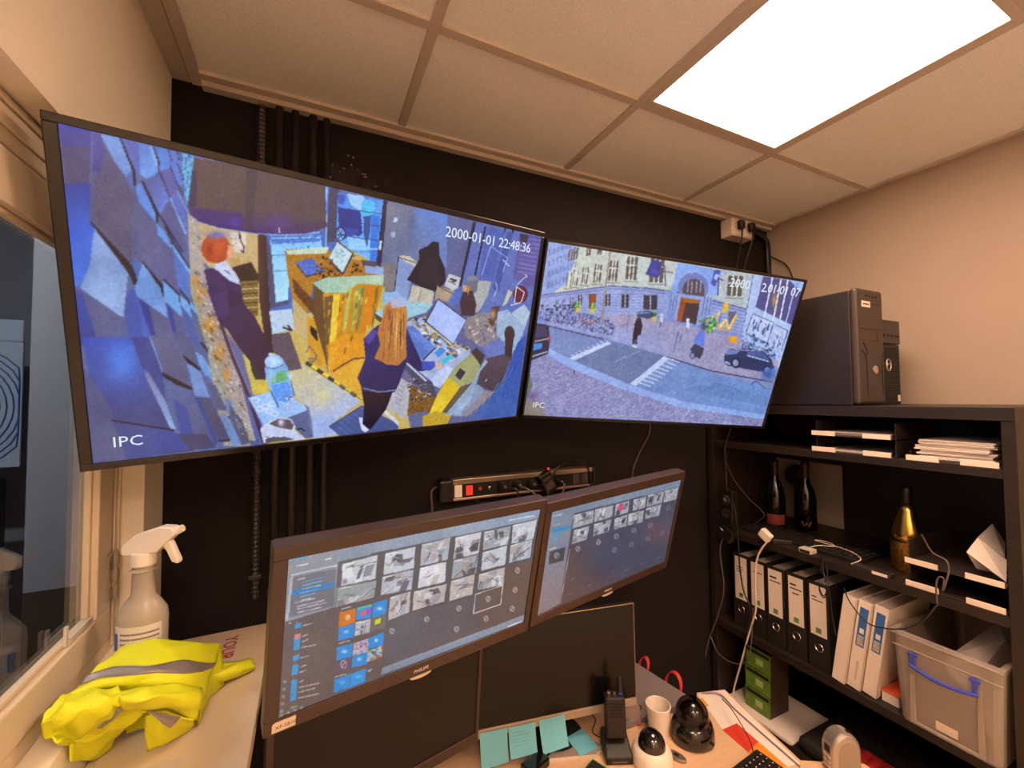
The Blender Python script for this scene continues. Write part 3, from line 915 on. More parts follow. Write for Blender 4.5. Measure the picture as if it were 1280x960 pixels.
# person bending over: dark jacket, pale trousers
p.poly([(660, 790), (830, 830), (850, 860), (830, 960), (600, 980), (640, 880)], (190, 186, 172))
p.line([(740, 830), (705, 960)], 1.2, (130, 130, 130))
p.poly([(840, 412), (888, 425), (895, 540), (940, 640), (950, 760), (870, 850), (740, 810), (615, 745), (720, 570), (715, 490), (800, 450)], (30, 30, 44))
p.poly([(780, 540), (880, 560), (900, 800), (760, 800), (700, 720)], (40, 38, 54), 0.8)
p.poly([(415, 870), (520, 840), (620, 930), (560, 960), (430, 960)], (150, 186, 236))
# gold reception desk at the back, with keyboard and screen
p.z(320, 230, 3.43)
p.poly([(118, 275), (300, 265), (330, 300), (480, 330), (550, 370), (520, 400), (245, 420), (215, 560), (150, 480), (130, 380)], (170, 118, 40), tex=12)
p.poly([(120, 278), (310, 262), (300, 292), (130, 296)], (196, 214, 190))
p.poly([(165, 330), (235, 310), (292, 368), (210, 390)], (76, 112, 200), tex=14)
p.line([(165, 332), (212, 392), (294, 368)], 1.2, (40, 30, 40))
p.poly([(310, 318), (345, 235), (420, 292), (372, 385), (350, 370)], (36, 38, 62))
p.poly([(310, 312), (346, 242), (412, 292), (370, 376)], (186, 216, 226))
p.speckle([(330, 290), (350, 260), (390, 290), (365, 340)], [(140, 180, 210), (110, 150, 190)], 24, 1.4, 0.4)
p.speckle([(260, 300), (330, 320), (372, 390), (460, 380), (440, 330), (420, 300), (400, 400), (250, 410)], [(60, 30, 24), (110, 60, 30), (150, 90, 30), (40, 26, 40)], 90, 1.6)
p.poly([(450, 318), (520, 330), (520, 352), (460, 350)], (80, 70, 90)); p.poly([(465, 345), (550, 352), (545, 385), (470, 378)], (140, 170, 220))
p.poly([(150, 395), (250, 500), (255, 570), (160, 460)], (94, 56, 34), tex=14)
p.poly([(150, 480), (215, 550), (215, 680), (160, 620)], (190, 170, 120))
p.poly([(215, 560), (290, 610), (310, 800), (240, 760), (220, 690)], (206, 150, 44)); p.poly([(228, 600), (262, 628), (262, 672), (232, 640)], (36, 26, 28))
p.poly([(240, 420), (300, 395), (550, 385), (545, 430), (440, 420), (370, 470), (290, 462)], (150, 190, 172), grad=((250, 430), (540, 400), (176, 206, 180)))
p.poly([(242, 425), (290, 462), (310, 820), (300, 760), (245, 570)], (96, 70, 40))
p.poly([(285, 462), (380, 462), (440, 425), (545, 430), (510, 580), (470, 640), (470, 745), (320, 815), (295, 640)], (206, 140, 28), grad=((300, 560), (520, 560), (196, 132, 30)))
p.poly([(290, 480), (350, 470), (340, 640), (300, 780)], (104, 82, 48))
p.poly([(330, 470), (360, 466), (345, 640), (320, 800), (312, 700)], (232, 200, 60))
for (x0, x1, c_) in ((380, 400, (170, 190, 110)), (415, 435, (140, 160, 90)), (440, 456, (110, 130, 80)), (458, 500, (216, 128, 30)), (505, 516, (120, 90, 40)), (530, 545, (180, 176, 80))):
    p.poly([(x0 + 10, 445), (x1 + 12, 435), (x1 - 10, 600), (x0 - 10, 640)], c_, 0.85)
p.poly([(300, 690), (380, 640), (470, 640), (470, 745), (320, 815)], (222, 150, 34), 0.8)
p.speckle([(300, 480), (530, 440), (500, 600), (320, 780)], [(240, 214, 90), (110, 70, 30), (236, 170, 50)], 50, 1.0, 4.0, 0.6, 0.12)
p.poly([(320, 815), (470, 735), (480, 760), (450, 910), (340, 830)], (216, 164, 50))
p.line([(330, 802), (380, 770), (420, 748), (475, 742)], 1.6, (60, 50, 60))
p.line([(215, 720), (225, 690), (260, 735), (240, 765), (222, 745), (262, 750)], 1.2, (90, 80, 110))
# dark mat, cable and hazard tape on the floor
p.poly([(62, 640), (140, 632), (195, 790), (110, 806), (65, 700)], (86, 76, 92), tex=8)
p.poly([(50, 540), (150, 530), (160, 620), (64, 640)], (180, 206, 236))
p.line([(110, 610), (150, 625), (130, 600)], 2.2, (24, 22, 30))
for k in range(10):
    a0, a1 = (212 + 24.5 * k, 762 + 16.5 * k), (212 + 24.5 * (k + 1), 762 + 16.5 * (k + 1))
    p.line([a0, a1], 5.0, (232, 206, 40) if k % 2 else (60, 52, 44), 1.0 if k < 6 else 0.6)
p.line([(212, 772), (455, 925)], 0.8, (60, 50, 50))
# red-haired man in a purple jumper, leaning on the wall
p.z(230, 200, 6.4)
p.poly([(210, 820), (310, 790), (400, 900), (430, 960), (380, 960)], (196, 206, 236))
p.z(230, 340, 6.4)
p.poly([(135, -30), (200, -50), (330, -20), (440, 110), (460, 240), (560, 360), (630, 500), (700, 640), (640, 700), (640, 860), (540, 740), (420, 600), (330, 460), (250, 380), (180, 180)], (52, 36, 92), grad=((200, 60), (620, 760), (46, 24, 56)))
p.poly([(200, -60), (250, -60), (400, 40), (430, 90), (350, 60)], (190, 204, 240))
p.poly([(330, 110), (440, 170), (440, 230), (330, 290)], (38, 26, 70), 0.8)
p.poly([(210, 180), (330, 130), (340, 320), (300, 380), (240, 340)], (66, 48, 110), 0.6)
p.poly([(510, 700), (640, 860), (560, 860), (530, 800)], (40, 40, 50))
p.z(230, 200, 6.4)
p.blob(230, 690, 118, 122, (176, 70, 40), 1.0, True); p.blob(240, 680, 70, 80, (206, 96, 52), 0.7); p.blob(180, 700, 30, 60, (130, 44, 34), 0.7)
p.blob(240, 580, 100, 34, (118, 124, 190), 1.0); p.poly([(330, 660), (370, 700), (350, 770), (320, 760)], (226, 160, 130))
# pendant lamp shade across the top
sh = [(50, -40), (330, 0), (1120, 185), (1135, 520), (1060, 555), (960, 578), (760, 580), (560, 572), (400, 550), (200, 510), (90, 470), (20, 420), (5, 330)]
p.poly(sh, (84, 70, 78), tex=3, grad=((500, 380), (480, 560), (58, 40, 110)))
p.poly([(5, 330), (60, 360), (450, 410), (460, 480), (400, 540), (90, 470), (20, 420)], (56, 40, 120), 0.75)
p.poly([(30, 60), (70, 60), (70, 350), (5, 340)], (40, 44, 80), 0.7)
p.poly([(480, 30), (575, 60), (520, 560), (470, 560)], (58, 50, 70), 0.55)
p.blob(380, 480, 50, 40, (80, 50, 170), 0.8); p.blob(740, 480, 120, 70, (92, 64, 150), 0.6)
p.line([(750, 525), (752, 568)], 1.2, (230, 220, 240)); p.line([(90, 478), (200, 515), (400, 553), (560, 574), (760, 584), (980, 580)], 1.2, (150, 186, 240), 0.8)
# right side: glass doors, seats, visitors
p.z(530, 270, 8)
p.poly([(500, 50), (1190, 205), (1080, 960), (1000, 1400), (640, 1400), (560, 960), (370, 700)], (92, 112, 184))
p.poly([(500, 50), (530, 60), (385, 700), (362, 690)], (36, 36, 60))
for (x0, x1) in ((625, 560), (830, 690), (915, 780)):
    p.line([(x0, 100), (x1 - 60, 700)], 2.2, (30, 32, 60))
p.poly([(640, 100), (820, 140), (700, 660), (560, 600)], (76, 98, 178)); p.poly([(845, 150), (900, 165), (760, 760), (700, 720)], (66, 84, 160))
p.line([(590, 590), (680, 295), (850, 415), (800, 560)], 1.0, (176, 200, 240), 0.8); p.line([(730, 650), (750, 720), (715, 800)], 1.4, (170, 190, 230), 0.8)
p.line([(800, 430), (870, 500)], 1.2, (190, 210, 250))
p.poly([(970, 170), (1190, 210), (1130, 700), (1040, 700), (900, 620)], (92, 88, 160))
for k in range(9):
    p.line([(1010 - 8 * k, 215 + 42 * k), (1180 - 8 * k, 245 + 42 * k)], 1.3, (160, 160, 220), 0.5)
p.poly([(970, 170), (1060, 190), (1040, 270), (980, 250)], (60, 54, 70))
p.line([(950, 680), (1010, 620), (1050, 600), (1020, 580)], 1.0, (216, 220, 250))
p.poly([(260, 570), (380, 610), (350, 720), (300, 740), (215, 690)], (196, 196, 204)); p.line([(270, 620), (340, 640), (290, 650)], 2.2, (60, 60, 80)); p.line([(250, 640), (330, 680)], 1.0, (60, 60, 80))
p.poly([(140, 690), (330, 750), (300, 860), (120, 830)], (170, 150, 130)); p.line([(160, 700), (320, 780)], 1.0, (80, 70, 70))
p.poly([(560, 640), (690, 650), (650, 800), (560, 960), (480, 960), (520, 740)], (168, 172, 176))
p.poly([(860, 730), (900, 760), (840, 880), (800, 900)], (190, 194, 170)); p.poly([(900, 960), (1020, 880), (1080, 960), (1000, 1200), (880, 1100)], (170, 190, 214))
p.blob(980, 780, 75, 90, (96, 40, 56), 1.0, True); p.line([(920, 860), (940, 700), (1020, 760), (990, 860), (880, 890)], 1.2, (216, 216, 240))
p.blob(500, 625, 60, 40, (120, 130, 150), 1.0, True); p.poly([(440, 640), (560, 640), (540, 760), (440, 760)], (110, 110, 130))
p.poly([(400, 680), (450, 690), (440, 760), (400, 740)], (200, 160, 130))
p.poly([(330, 720), (410, 750), (400, 860), (290, 890), (250, 860)], (84, 110, 190))
p.poly([(400, 760), (500, 740), (540, 880), (520, 1000), (390, 990), (370, 860)], (66, 48, 60)); p.poly([(440, 700), (480, 700), (450, 790)], (190, 130, 60))
# young visitors at right
p.z(540, 380, 6.4)
p.poly([(240, 130), (420, 60), (560, 80), (570, 220), (520, 330), (400, 340), (280, 250)], (136, 130, 138), tex=16)
p.speckle([(250, 140), (560, 80), (560, 220), (400, 340), (270, 250)], [(220, 214, 220), (80, 64, 70), (170, 140, 110), (110, 130, 190)], 60, 1.6, 1.8, 0.7)
p.poly([(490, 20), (560, 10), (540, 90), (500, 180), (470, 150)], (90, 66, 60)); p.blob(500, 80, 22, 38, (200, 160, 130), 0.9)
p.poly([(540, 60), (620, 40), (760, 190), (700, 330), (640, 420), (580, 300), (530, 240)], (150, 176, 210))
p.poly([(420, 350), (520, 280), (600, 300), (580, 420), (480, 440)], (104, 120, 190))
p.blob(636, 235, 42, 62, (70, 52, 56), 1.0, True); p.poly([(600, 240), (676, 240), (650, 450), (600, 420)], (64, 46, 52))
p.poly([(430, 440), (580, 400), (650, 430), (600, 560), (560, 680), (500, 700), (380, 640)], (84, 70, 86), tex=4, grad=((560, 420), (500, 680), (72, 62, 72)))
p.line([(455, 600), (445, 620)], 1.2, (200, 200, 210))
p.poly([(700, 310), (770, 240), (690, 900), (330, 920), (480, 760), (600, 600)], (50, 84, 176), tex=8, grad=((680, 420), (420, 900), (70, 98, 170)))
for k in range(10):
    p.line([(700 - 30 * k, 480 + 30 * k), (600 - 26 * k, 640 + 26 * k)], 1.0, (110, 150, 226) if k % 2 else (36, 60, 140), 0.6)
p.poly([(380, 640), (440, 690), (360, 800), (250, 900), (180, 900), (300, 740)], (134, 150, 186)); p.poly([(440, 690), (520, 700), (420, 800), (300, 900), (250, 900)], (140, 134, 146))
# middle desk: keyboard, monitor, papers
p.z(430, 360, 8)
p.poly([(310, 240), (400, 180), (480, 130), (640, 130), (800, 130), (900, 160), (830, 240), (660, 290), (640, 320), (420, 320)], (150, 196, 216))
p.poly([(310, 240), (400, 300), (400, 360), (320, 300)], (90, 66, 50)); p.poly([(390, 30), (540, 40), (640, 110), (460, 110), (400, 180)], (140, 180, 228))
p.poly([(630, 330), (820, 280), (1150, 540), (1280, 600), (1280, 960), (860, 960), (600, 740)], (160, 176, 216), tex=10)
p.speckle([(640, 300), (840, 290), (1140, 540), (1280, 600), (1100, 700), (960, 600), (820, 480)], [(60, 60, 90), (190, 160, 60), (210, 216, 240), (90, 100, 150), (150, 120, 50), (40, 40, 60)], 150, 2.2, 1.4, 0.9, 0.5)
p.poly([(830, 280), (950, 370), (960, 420), (840, 330)], (206, 180, 60))
p.poly([(640, 380), (700, 370), (930, 590), (800, 720), (720, 620), (650, 500)], (86, 120, 200), tex=10)
for k in range(6):
    p.line([(660 + 24 * k, 410 + 12 * k), (880 + 8 * k, 640 - 12 * k)], 0.7, (130, 164, 236), 0.6)
p.line([(800, 720), (935, 590)], 1.4, (30, 34, 70))
p.poly([(955, 95), (1245, 310), (1110, 560), (815, 335), (830, 300)], (56, 56, 84))
p.poly([(955, 110), (1236, 318), (1108, 552), (838, 330)], (168, 190, 248))
p.poly([(820, 335), (1100, 555), (1080, 560), (820, 360)], (200, 196, 150))
p.poly([(915, 640), (1000, 590), (1040, 620), (960, 690)], (64, 140, 230)); p.poly([(975, 730), (1080, 660), (1110, 690), (1020, 755)], (60, 190, 224))
p.poly([(960, 830), (1040, 770), (1110, 810), (980, 1000), (860, 960)], (188, 204, 244))
p.poly([(600, 780), (640, 740), (900, 940), (960, 1100), (840, 1080)], (70, 72, 100), tex=12); p.line([(630, 740), (840, 930)], 2.2, (190, 200, 226))
p.poly([(560, 880), (680, 960), (640, 1320), (430, 1200)], (176, 176, 190), tex=4)
for k in range(5):
    p.line([(560 - 10 * k, 960 + 44 * k), (620 - 10 * k, 1000 + 44 * k)], 1.0, (120, 124, 150), 0.7)
p.poly([(680, 960), (900, 1080), (1000, 1100), (900, 1240), (760, 1240), (650, 1280)], (120, 84, 40), tex=20)
p.speckle([(640, 880), (820, 940), (900, 1080), (760, 1160), (680, 1100)], [(30, 30, 44), (180, 180, 200), (60, 50, 60), (160, 110, 50)], 60, 1.6, 1.0)
# gold counter at right
p.z(540, 380, 6.4)
p.poly([(330, 390), (400, 480), (400, 500), (380, 600), (250, 660), (140, 590), (200, 500)], (158, 160, 112), tex=5)
p.poly([(330, 385), (370, 345), (440, 410), (405, 490)], (70, 52, 60)); p.poly([(200, 570), (240, 510), (285, 545), (240, 610)], (50, 48, 72))
p.poly([(140, 585), (245, 660), (110, 850), (60, 900), (-20, 960), (0, 860), (60, 720)], (210, 180, 40), grad=((160, 620), (60, 900), (226, 198, 50)))
p.poly([(245, 660), (370, 620), (240, 820), (110, 900), (100, 860)], (96, 86, 70)); p.poly([(-60, 900), (40, 860), (180, 880), (140, 960), (-60, 1000)], (190, 160, 50), tex=8)
p.poly([(400, 540), (465, 460), (440, 440), (330, 640), (110, 900), (240, 880), (330, 760)], (150, 176, 210), 0.9)
# woman seen from behind: long fair hair, navy jumper, black trousers, on a mat
p.z(300, 430, 6.4)
p.poly([(710, 660), (980, 490), (1280, 640), (1280, 760), (1000, 740), (800, 740)], (70, 84, 140), tex=5)
for k in range(7):
    p.line([(760 + 36 * k, 640 - 22 * k), (880 + 46 * k, 740 - 20 * k)], 0.7, (120, 140, 200), 0.5); p.line([(740 + 10 * k, 660 + 12 * k), (1000, 510 + 26 * k)], 0.7, (120, 140, 200), 0.4)
p.poly([(1160, 510), (1280, 620), (1280, 660), (1150, 540)], (196, 206, 226))
p.poly([(975, 340), (1240, 360), (1180, 520), (1120, 600), (1050, 690), (990, 640), (1000, 500)], (28, 20, 40))
p.poly([(955, 590), (990, 590), (985, 640), (1040, 690), (1010, 710), (980, 690)], (206, 214, 240))
p.z(430, 360, 8)
p.poly([(200, 500), (300, 400), (400, 330), (640, 400), (700, 540), (790, 730), (920, 730), (935, 780), (880, 820), (760, 830), (640, 740), (600, 850), (560, 960), (520, 1040), (200, 1030), (140, 900), (220, 700)], (50, 44, 112), tex=2, grad=((250, 460), (460, 960), (32, 32, 84)))
p.poly([(200, 500), (300, 400), (340, 440), (260, 560)], (82, 76, 170), 0.8)
p.line([(200, 1000), (360, 1040), (540, 1020)], 1.6, (150, 156, 200), 0.8)
p.poly([(790, 735), (920, 728), (936, 775), (880, 815), (800, 815)], (54, 84, 190)); p.poly([(925, 740), (990, 750), (990, 800), (930, 800)], (226, 180, 160))
hair = [(480, 110), (560, 100), (630, 160), (645, 300), (630, 500), (640, 690), (560, 770), (440, 765), (360, 720), (310, 700), (370, 560), (340, 430), (390, 300), (400, 180)]
p.poly(hair, (196, 130, 60), grad=((520, 200), (500, 740), (176, 116, 60)))
p.poly([(470, 110), (560, 95), (635, 170), (560, 190), (480, 190)], (176, 176, 210)); p.poly([(430, 180), (480, 170), (500, 380), (400, 440), (370, 420)], (176, 96, 54), 0.8)
hg_rng = np.random.default_rng(9)
for k in range(46):
    x0 = hg_rng.uniform(420, 620); x1 = 330 + (x0 - 400) * 1.35 + hg_rng.uniform(-20, 20)
    y0 = hg_rng.uniform(170, 420); y1 = y0 + hg_rng.uniform(140, 320)
    xm = x0 + (x1 - x0) * (y1 - y0) / 700
    p.line([(x0, y0), (xm, min(y1, 750))], 0.9, [(236, 190, 120), (120, 70, 40), (216, 160, 80), (90, 50, 36)][k % 4], 0.6)
# tall water dispenser and glasses on a pale table
p.z(300, 430, 6.4)
p.poly([(50, 430), (230, 380), (430, 430), (540, 530), (380, 590), (180, 660)], (150, 190, 244), tex=6)
p.poly([(380, 590), (540, 530), (590, 750), (520, 760), (440, 680)], (92, 100, 146)); p.poly([(500, 465), (550, 510), (570, 600), (590, 750), (560, 700), (545, 540)], (110, 118, 160))
for (x, y) in ((110, 450), (150, 520), (190, 500), (250, 480), (270, 560), (230, 540)):
    p.blob(x, y, 34, 24, (216, 232, 252), 0.9, True); p.blob(x, y, 24, 16, (150, 186, 240), 0.9, True)
p.poly([(185, 190), (260, 80), (330, 110), (380, 200), (400, 300), (430, 420), (300, 520), (240, 420), (200, 280)], (120, 176, 232), 0.95)
p.poly([(230, 260), (350, 200), (380, 280), (250, 320)], (90, 170, 110), tex=16); p.poly([(210, 250), (280, 230), (270, 300), (230, 310)], (130, 180, 200))
p.poly([(240, 330), (380, 300), (420, 420), (290, 500)], (80, 150, 240), tex=16)
p.speckle([(290, 420), (430, 400), (400, 520), (300, 510)], [(220, 214, 220), (120, 110, 140), (240, 246, 255), (90, 120, 190)], 40, 1.0)
p.line([(235, 370), (300, 510)], 1.2, (30, 60, 130)); p.line([(400, 290), (432, 415)], 1.2, (40, 80, 150))
p.blob(262, 135, 74, 56, (150, 196, 240), 1.0, True); p.blob(262, 130, 48, 32, (196, 222, 246), 0.9); p.blob(232, 78, 14, 14, (180, 210, 240), 1.0, True); p.line([(190, 180), (260, 195), (335, 165)], 1.0, (60, 90, 150))
p.blob(405, 250, 30, 22, (206, 220, 240), 0.9)
p.poly([(150, 680), (230, 620), (330, 590), (430, 650), (430, 690), (520, 765), (180, 800)], (196, 206, 240)); p.poly([(215, 640), (290, 595), (390, 600), (430, 650), (410, 690), (300, 670)], (96, 84, 96))
p.line([(215, 640), (300, 592), (400, 605), (436, 660), (425, 695)], 1.2, (216, 220, 240)); p.blob(322, 630, 26, 32, (220, 224, 240), 0.95); p.line([(450, 695), (480, 675), (520, 700)], 1.6, (26, 24, 36))
p.poly([(190, 745), (330, 740), (440, 770), (200, 800)], (90, 84, 104)); p.line([(185, 760), (260, 742), (340, 745)], 1.4, (214, 216, 236))
p.z(0, 0, 1)
LW = [(55, 140), (238, 190), (233, 262), (232, 300), (240, 360), (262, 430), (285, 490), (312, 545), (318, 575), (100, 600)]
p.tint(LW, (0.95, 1.01, 0.95), (0, 0, 0))
p.mottle(6, 30, LW, 3)
p.mottle(3, 12, None, 5); p.mottle(3.5, 3.2, None, 6); p.mottle(5, 1.6, None, 7)
p.soften(1)
sc1 = screen_panel(tv1, M_tv1, R_tv1, p, 'lobby_picture', SCREEN_STRENGTH)
osd(tv1, M_tv1, R_tv1, C1, (133, 560.5), 'IPC', 0.052, 1.05)
osd(tv1, M_tv1, R_tv1, C1, (557, 294.0), '2000-01-01 22:48:36', 0.064, 0.95, 'timestamp')

# ---- right television: street camera
C2 = [(685.5, 298), (1006, 354.5), (951.5, 534.5), (653, 519.5)]
p = Paint(C2, 400, 226, (120, 140, 205))
p.z(650, 280, 3.459)
# sky-lit facade
p.poly([(110, 50), (1240, 240), (1200, 420), (900, 420), (500, 380), (80, 360)], (196, 204, 196), grad=((200, 200), (1000, 300), (176, 190, 200)))
p.poly([(110, 55), (260, 90), (200, 250), (80, 330)], (140, 164, 226))
for r_ in range(4):
    for k in range(15):
        x = 118 + 9.0 * k; y = 120 - 8 * r_ * 0 + 48 * r_ - 3.2 * k + (-20)
        p.poly([(x, y), (x + 3, y - 1), (x - 2, y + 26), (x - 5, y + 27)], (78, 86, 140), 0.75)
for (cx, cy, h) in ((222, 130, 34), (245, 125, 36), (302, 112, 30), (352, 110, 26)):
    p.poly([(cx - 8, cy - h), (cx + 10, cy - h + 2), (cx + 4, cy + h * 0.5), (cx - 14, cy + h * 0.5)], (90, 84, 92)); p.line([(cx, cy - h), (cx - 5, cy + h * .5)], 0.8, (214, 220, 216))
for (cx, cy, w, h) in ((212, 232, 9, 34), (240, 225, 11, 36), (283, 214, 13, 38), (338, 206, 16, 42), (408, 196, 19, 46), (488, 186, 24, 52), (598, 196, 30, 56), (935, 270, 32, 46)):
    p.poly([(cx - w + 6, cy - h), (cx + w + 6, cy - h + 3), (cx + w - 4, cy + h), (cx - w - 4, cy + h - 4)], (92, 84, 84))
    for q in (-0.33, 0.33):
        p.line([(cx + w * q + 6, cy - h), (cx + w * q - 4, cy + h)], 1.5, (216, 222, 214))
    p.line([(cx - w + 4, cy - h * 0.3), (cx + w + 4, cy - h * 0.3 + 4)], 1.4, (216, 222, 214))
    p.line([(cx - w - 12, cy + h + 5), (cx + w + 6, cy + h + 9)], 1.0, (110, 110, 116))
# blue stone base storey
p.poly([(84, 300), (400, 262), (560, 275), (660, 290), (830, 320), (985, 370), (960, 480), (600, 400), (380, 385), (80, 360)], (146, 164, 220))
p.line([(90, 300), (400, 262), (560, 275), (680, 292), (985, 372)], 1.6, (84, 92, 150)); p.line([(90, 310), (400, 274), (560, 287), (680, 304), (985, 384)], 1.0, (100, 110, 170))
for k in range(7):
    p.line([(200, 300 + 11 * k), (640, 300 + 14 * k)], 0.8, (104, 116, 176), 0.6); p.line([(820, 342 + 16 * k), (975, 384 + 15 * k)], 0.9, (96, 106, 168), 0.7)
for (cx, cy, w, h) in ((160, 335, 5, 14), (190, 332, 5, 16), (225, 328, 6, 18), (262, 322, 9, 22), (460, 330, 16, 30), (570, 337, 30, 32), (384, 326, 11, 26)):
    p.poly([(cx - w, cy - h), (cx + w, cy - h), (cx + w - 2, cy + h), (cx - w - 2, cy + h)], (56, 52, 70)); p.line([(cx, cy - h), (cx - 1, cy + h)], 1.3, (176, 190, 230))
p.poly([(300, 297), (334, 297), (326, 362), (300, 362)], (110, 62, 44)); p.poly([(308, 300), (330, 300), (324, 340), (310, 350)], (170, 84, 40), 0.7)
# portal with arch and open doors
p.poly([(690, 165), (880, 200), (860, 310), (660, 290)], (132, 166, 236)); p.blob(756, 275, 66, 66, (112, 124, 186), 1.0, True)
p.blob(757, 290, 48, 54, (84, 74, 88), 1.0, True); p.poly([(660, 294), (840, 322), (830, 380), (640, 350)], (142, 164, 222))
for q in (735, 752, 772, 790):
    p.line([(q, 246), (q - 4, 296)], 0.9, (190, 196, 226))
p.poly([(640, 290), (690, 300), (660, 420), (630, 400)], (140, 160, 220))
for q in (655, 668, 680, 800, 815, 828):
    p.line([(q + 8, 305), (q - 8, 395)], 0.9, (80, 92, 150))
p.poly([(702, 318), (786, 330), (766, 436), (682, 420)], (64, 50, 60)); p.poly([(702, 318), (726, 322), (704, 424), (682, 420)], (150, 74, 36)); p.poly([(712, 320), (784, 330), (780, 346), (712, 338)], (170, 100, 36))
p.poly([(640, 370), (676, 376), (672, 420), (634, 412)], (120, 146, 212))
# flags and lantern poles
p.poly([(578, 148), (622, 158), (606, 232), (548, 214)], (58, 64, 150)); p.poly([(580, 190), (610, 200), (606, 216), (570, 206)], (80, 90, 180), 0.6)
p.poly([(850, 198), (876, 200), (852, 272), (832, 258)], (66, 84, 176)); p.poly([(852, 214), (868, 220), (858, 246), (846, 236)], (170, 196, 240))
p.line([(632, 175), (636, 265)], 1.2, (50, 50, 80)); p.line([(634, 203), (668, 206)], 1.2, (50, 50, 80)); p.line([(866, 230), (862, 310)], 1.2, (50, 50, 80)); p.line([(866, 236), (890, 246)], 1.2, (50, 50, 80))
# white shop at right with dark windows and posters
p.poly([(1010, 225), (1250, 250), (1190, 640), (1090, 620), (960, 500)], (172, 192, 238))
p.line([(1015, 225), (975, 430)], 1.0, (90, 100, 150))
p.poly([(1058, 228), (1235, 262), (1180, 445), (1024, 364)], (82, 80, 140)); p.poly([(1110, 240), (1160, 250), (1120, 410), (1090, 396)], (98, 84, 120), 0.6)
p.blob(1105, 335, 12, 30, (190, 150, 90), 0.9)
for (x0, x1) in ((1098, 1070), (1136, 1112), (1166, 1140)):
    p.line([(x0, 235), (x1 - 14, 425)], 1.8, (216, 226, 250))
p.line([(1196, 270), (1150, 440)], 1.4, (190, 206, 246)); p.poly([(1170, 248), (1235, 262), (1220, 300)], (150, 180, 236))
p.poly([(1012, 392), (1100, 432), (1072, 520), (980, 478)], (186, 204, 246)); p.line([(1012, 392), (1100, 432), (1072, 520), (980, 478), (1012, 392)], 0.9, (70, 76, 120))
p.poly([(1106, 440), (1160, 468), (1130, 560), (1084, 540)], (176, 194, 236)); p.line([(1106, 440), (1160, 468), (1130, 560)], 0.9, (70, 76, 120))
p.speckle([(1018, 410), (1050, 424), (1032, 470), (1008, 460)], [(50, 54, 110), (80, 90, 160)], 16, 0.9, 2.2); p.speckle([(1060, 430), (1084, 440), (1060, 500), (1042, 494)], [(70, 80, 140), (110, 110, 150)], 14, 0.8, 2.6)
p.speckle([(1110, 460), (1145, 476), (1120, 540), (1096, 530)], [(60, 80, 140), (110, 130, 180), (220, 220, 240)], 20, 0.9, 2.0)
# pavement and road
p.poly([(78, 360), (380, 385), (640, 420), (960, 500), (1120, 600), (1100, 700), (860, 655), (650, 580), (400, 500), (120, 430)], (152, 150, 190), grad=((700, 440), (500, 560), (146, 158, 210)))
p.blob(480, 420, 140, 36, (168, 150, 176), 0.8); p.blob(900, 520, 60, 40, (160, 150, 190), 0.6)
p.speckle([(300, 400), (640, 430), (900, 520), (800, 620), (420, 480)], [(176, 172, 206), (130, 126, 170)], 120, 1.4, 0.5, 0.5, 0.3)
p.poly([(110, 440), (400, 508), (640, 580), (860, 660), (1080, 720), (1070, 800), (1060, 830), (720, 770), (460, 690), (240, 600), (120, 550)], (112, 136, 192), tex=2, grad=((300, 520), (900, 780), (108, 142, 204)))
p.poly([(390, 515), (640, 580), (480, 695), (225, 590)], (100, 120, 166), tex=2)
p.line([(115, 436), (380, 502)], 1.4, (54, 60, 100)); p.line([(640, 578), (830, 640), (1090, 690)], 1.6, (50, 58, 100)); p.line([(390, 508), (640, 578)], 0.9, (86, 96, 140))
p.poly([(380, 508), (400, 516), (236, 590), (210, 580)], (190, 206, 244)); p.poly([(628, 574), (652, 584), (500, 704), (478, 694)], (186, 202, 240))
for k in range(9):
    t_ = k / 9; x, y = 390 - 165 * t_, 506 + 74 * t_
    p.line([(x - 24, y - 8), (x - 6, y + 2)], 1.0, (200, 214, 248)); x, y = 650 - 150 * t_, 585 + 118 * t_
    p.line([(x, y), (x + 44 + 10 * t_, y + 17)], 1.4, (196, 212, 246))
p.poly([(860, 690), (1080, 760), (1070, 800), (700, 720)], (96, 128, 186), 0.7); p.line([(460, 580), (520, 550)], 1.6, (130, 150, 196), 0.8); p.line([(410, 600), (460, 572)], 1.6, (136, 156, 200), 0.8)
# kerb and herringbone paving in front
p.poly([(120, 535), (250, 600), (480, 700), (720, 775), (1060, 832), (1055, 850), (700, 800), (450, 720), (220, 625), (110, 560)], (142, 170, 232))
fg = [(100, 560), (220, 625), (450, 720), (700, 800), (1055, 850), (1045, 885), (400, 845), (60, 830), (40, 700), (50, 600)]
p.poly(fg, (132, 136, 186)); p.noise([(v[0], v[1]) for v in fg], 24, 1.15)
p.speckle(fg, [(176, 178, 214), (104, 104, 156), (160, 150, 186)], 800, 1.3, 0.45, 0.55, 0.35); p.speckle(fg, [(186, 186, 220), (98, 98, 150)], 500, 1.3, 0.45, 0.5, -0.9)
p.line([(740, 800), (700, 860)], 2.5, (160, 176, 226), 0.5); p.poly([(10, 830), (20, 760), (90, 770), (110, 840)], (134, 124, 120)); p.poly([(30, 620), (50, 700), (20, 770)], (80, 110, 100)); p.blob(50, 745, 26, 20, (100, 80, 130), 0.9)
p.line([(233, 632), (234, 652)], 1.2, (40, 44, 80))
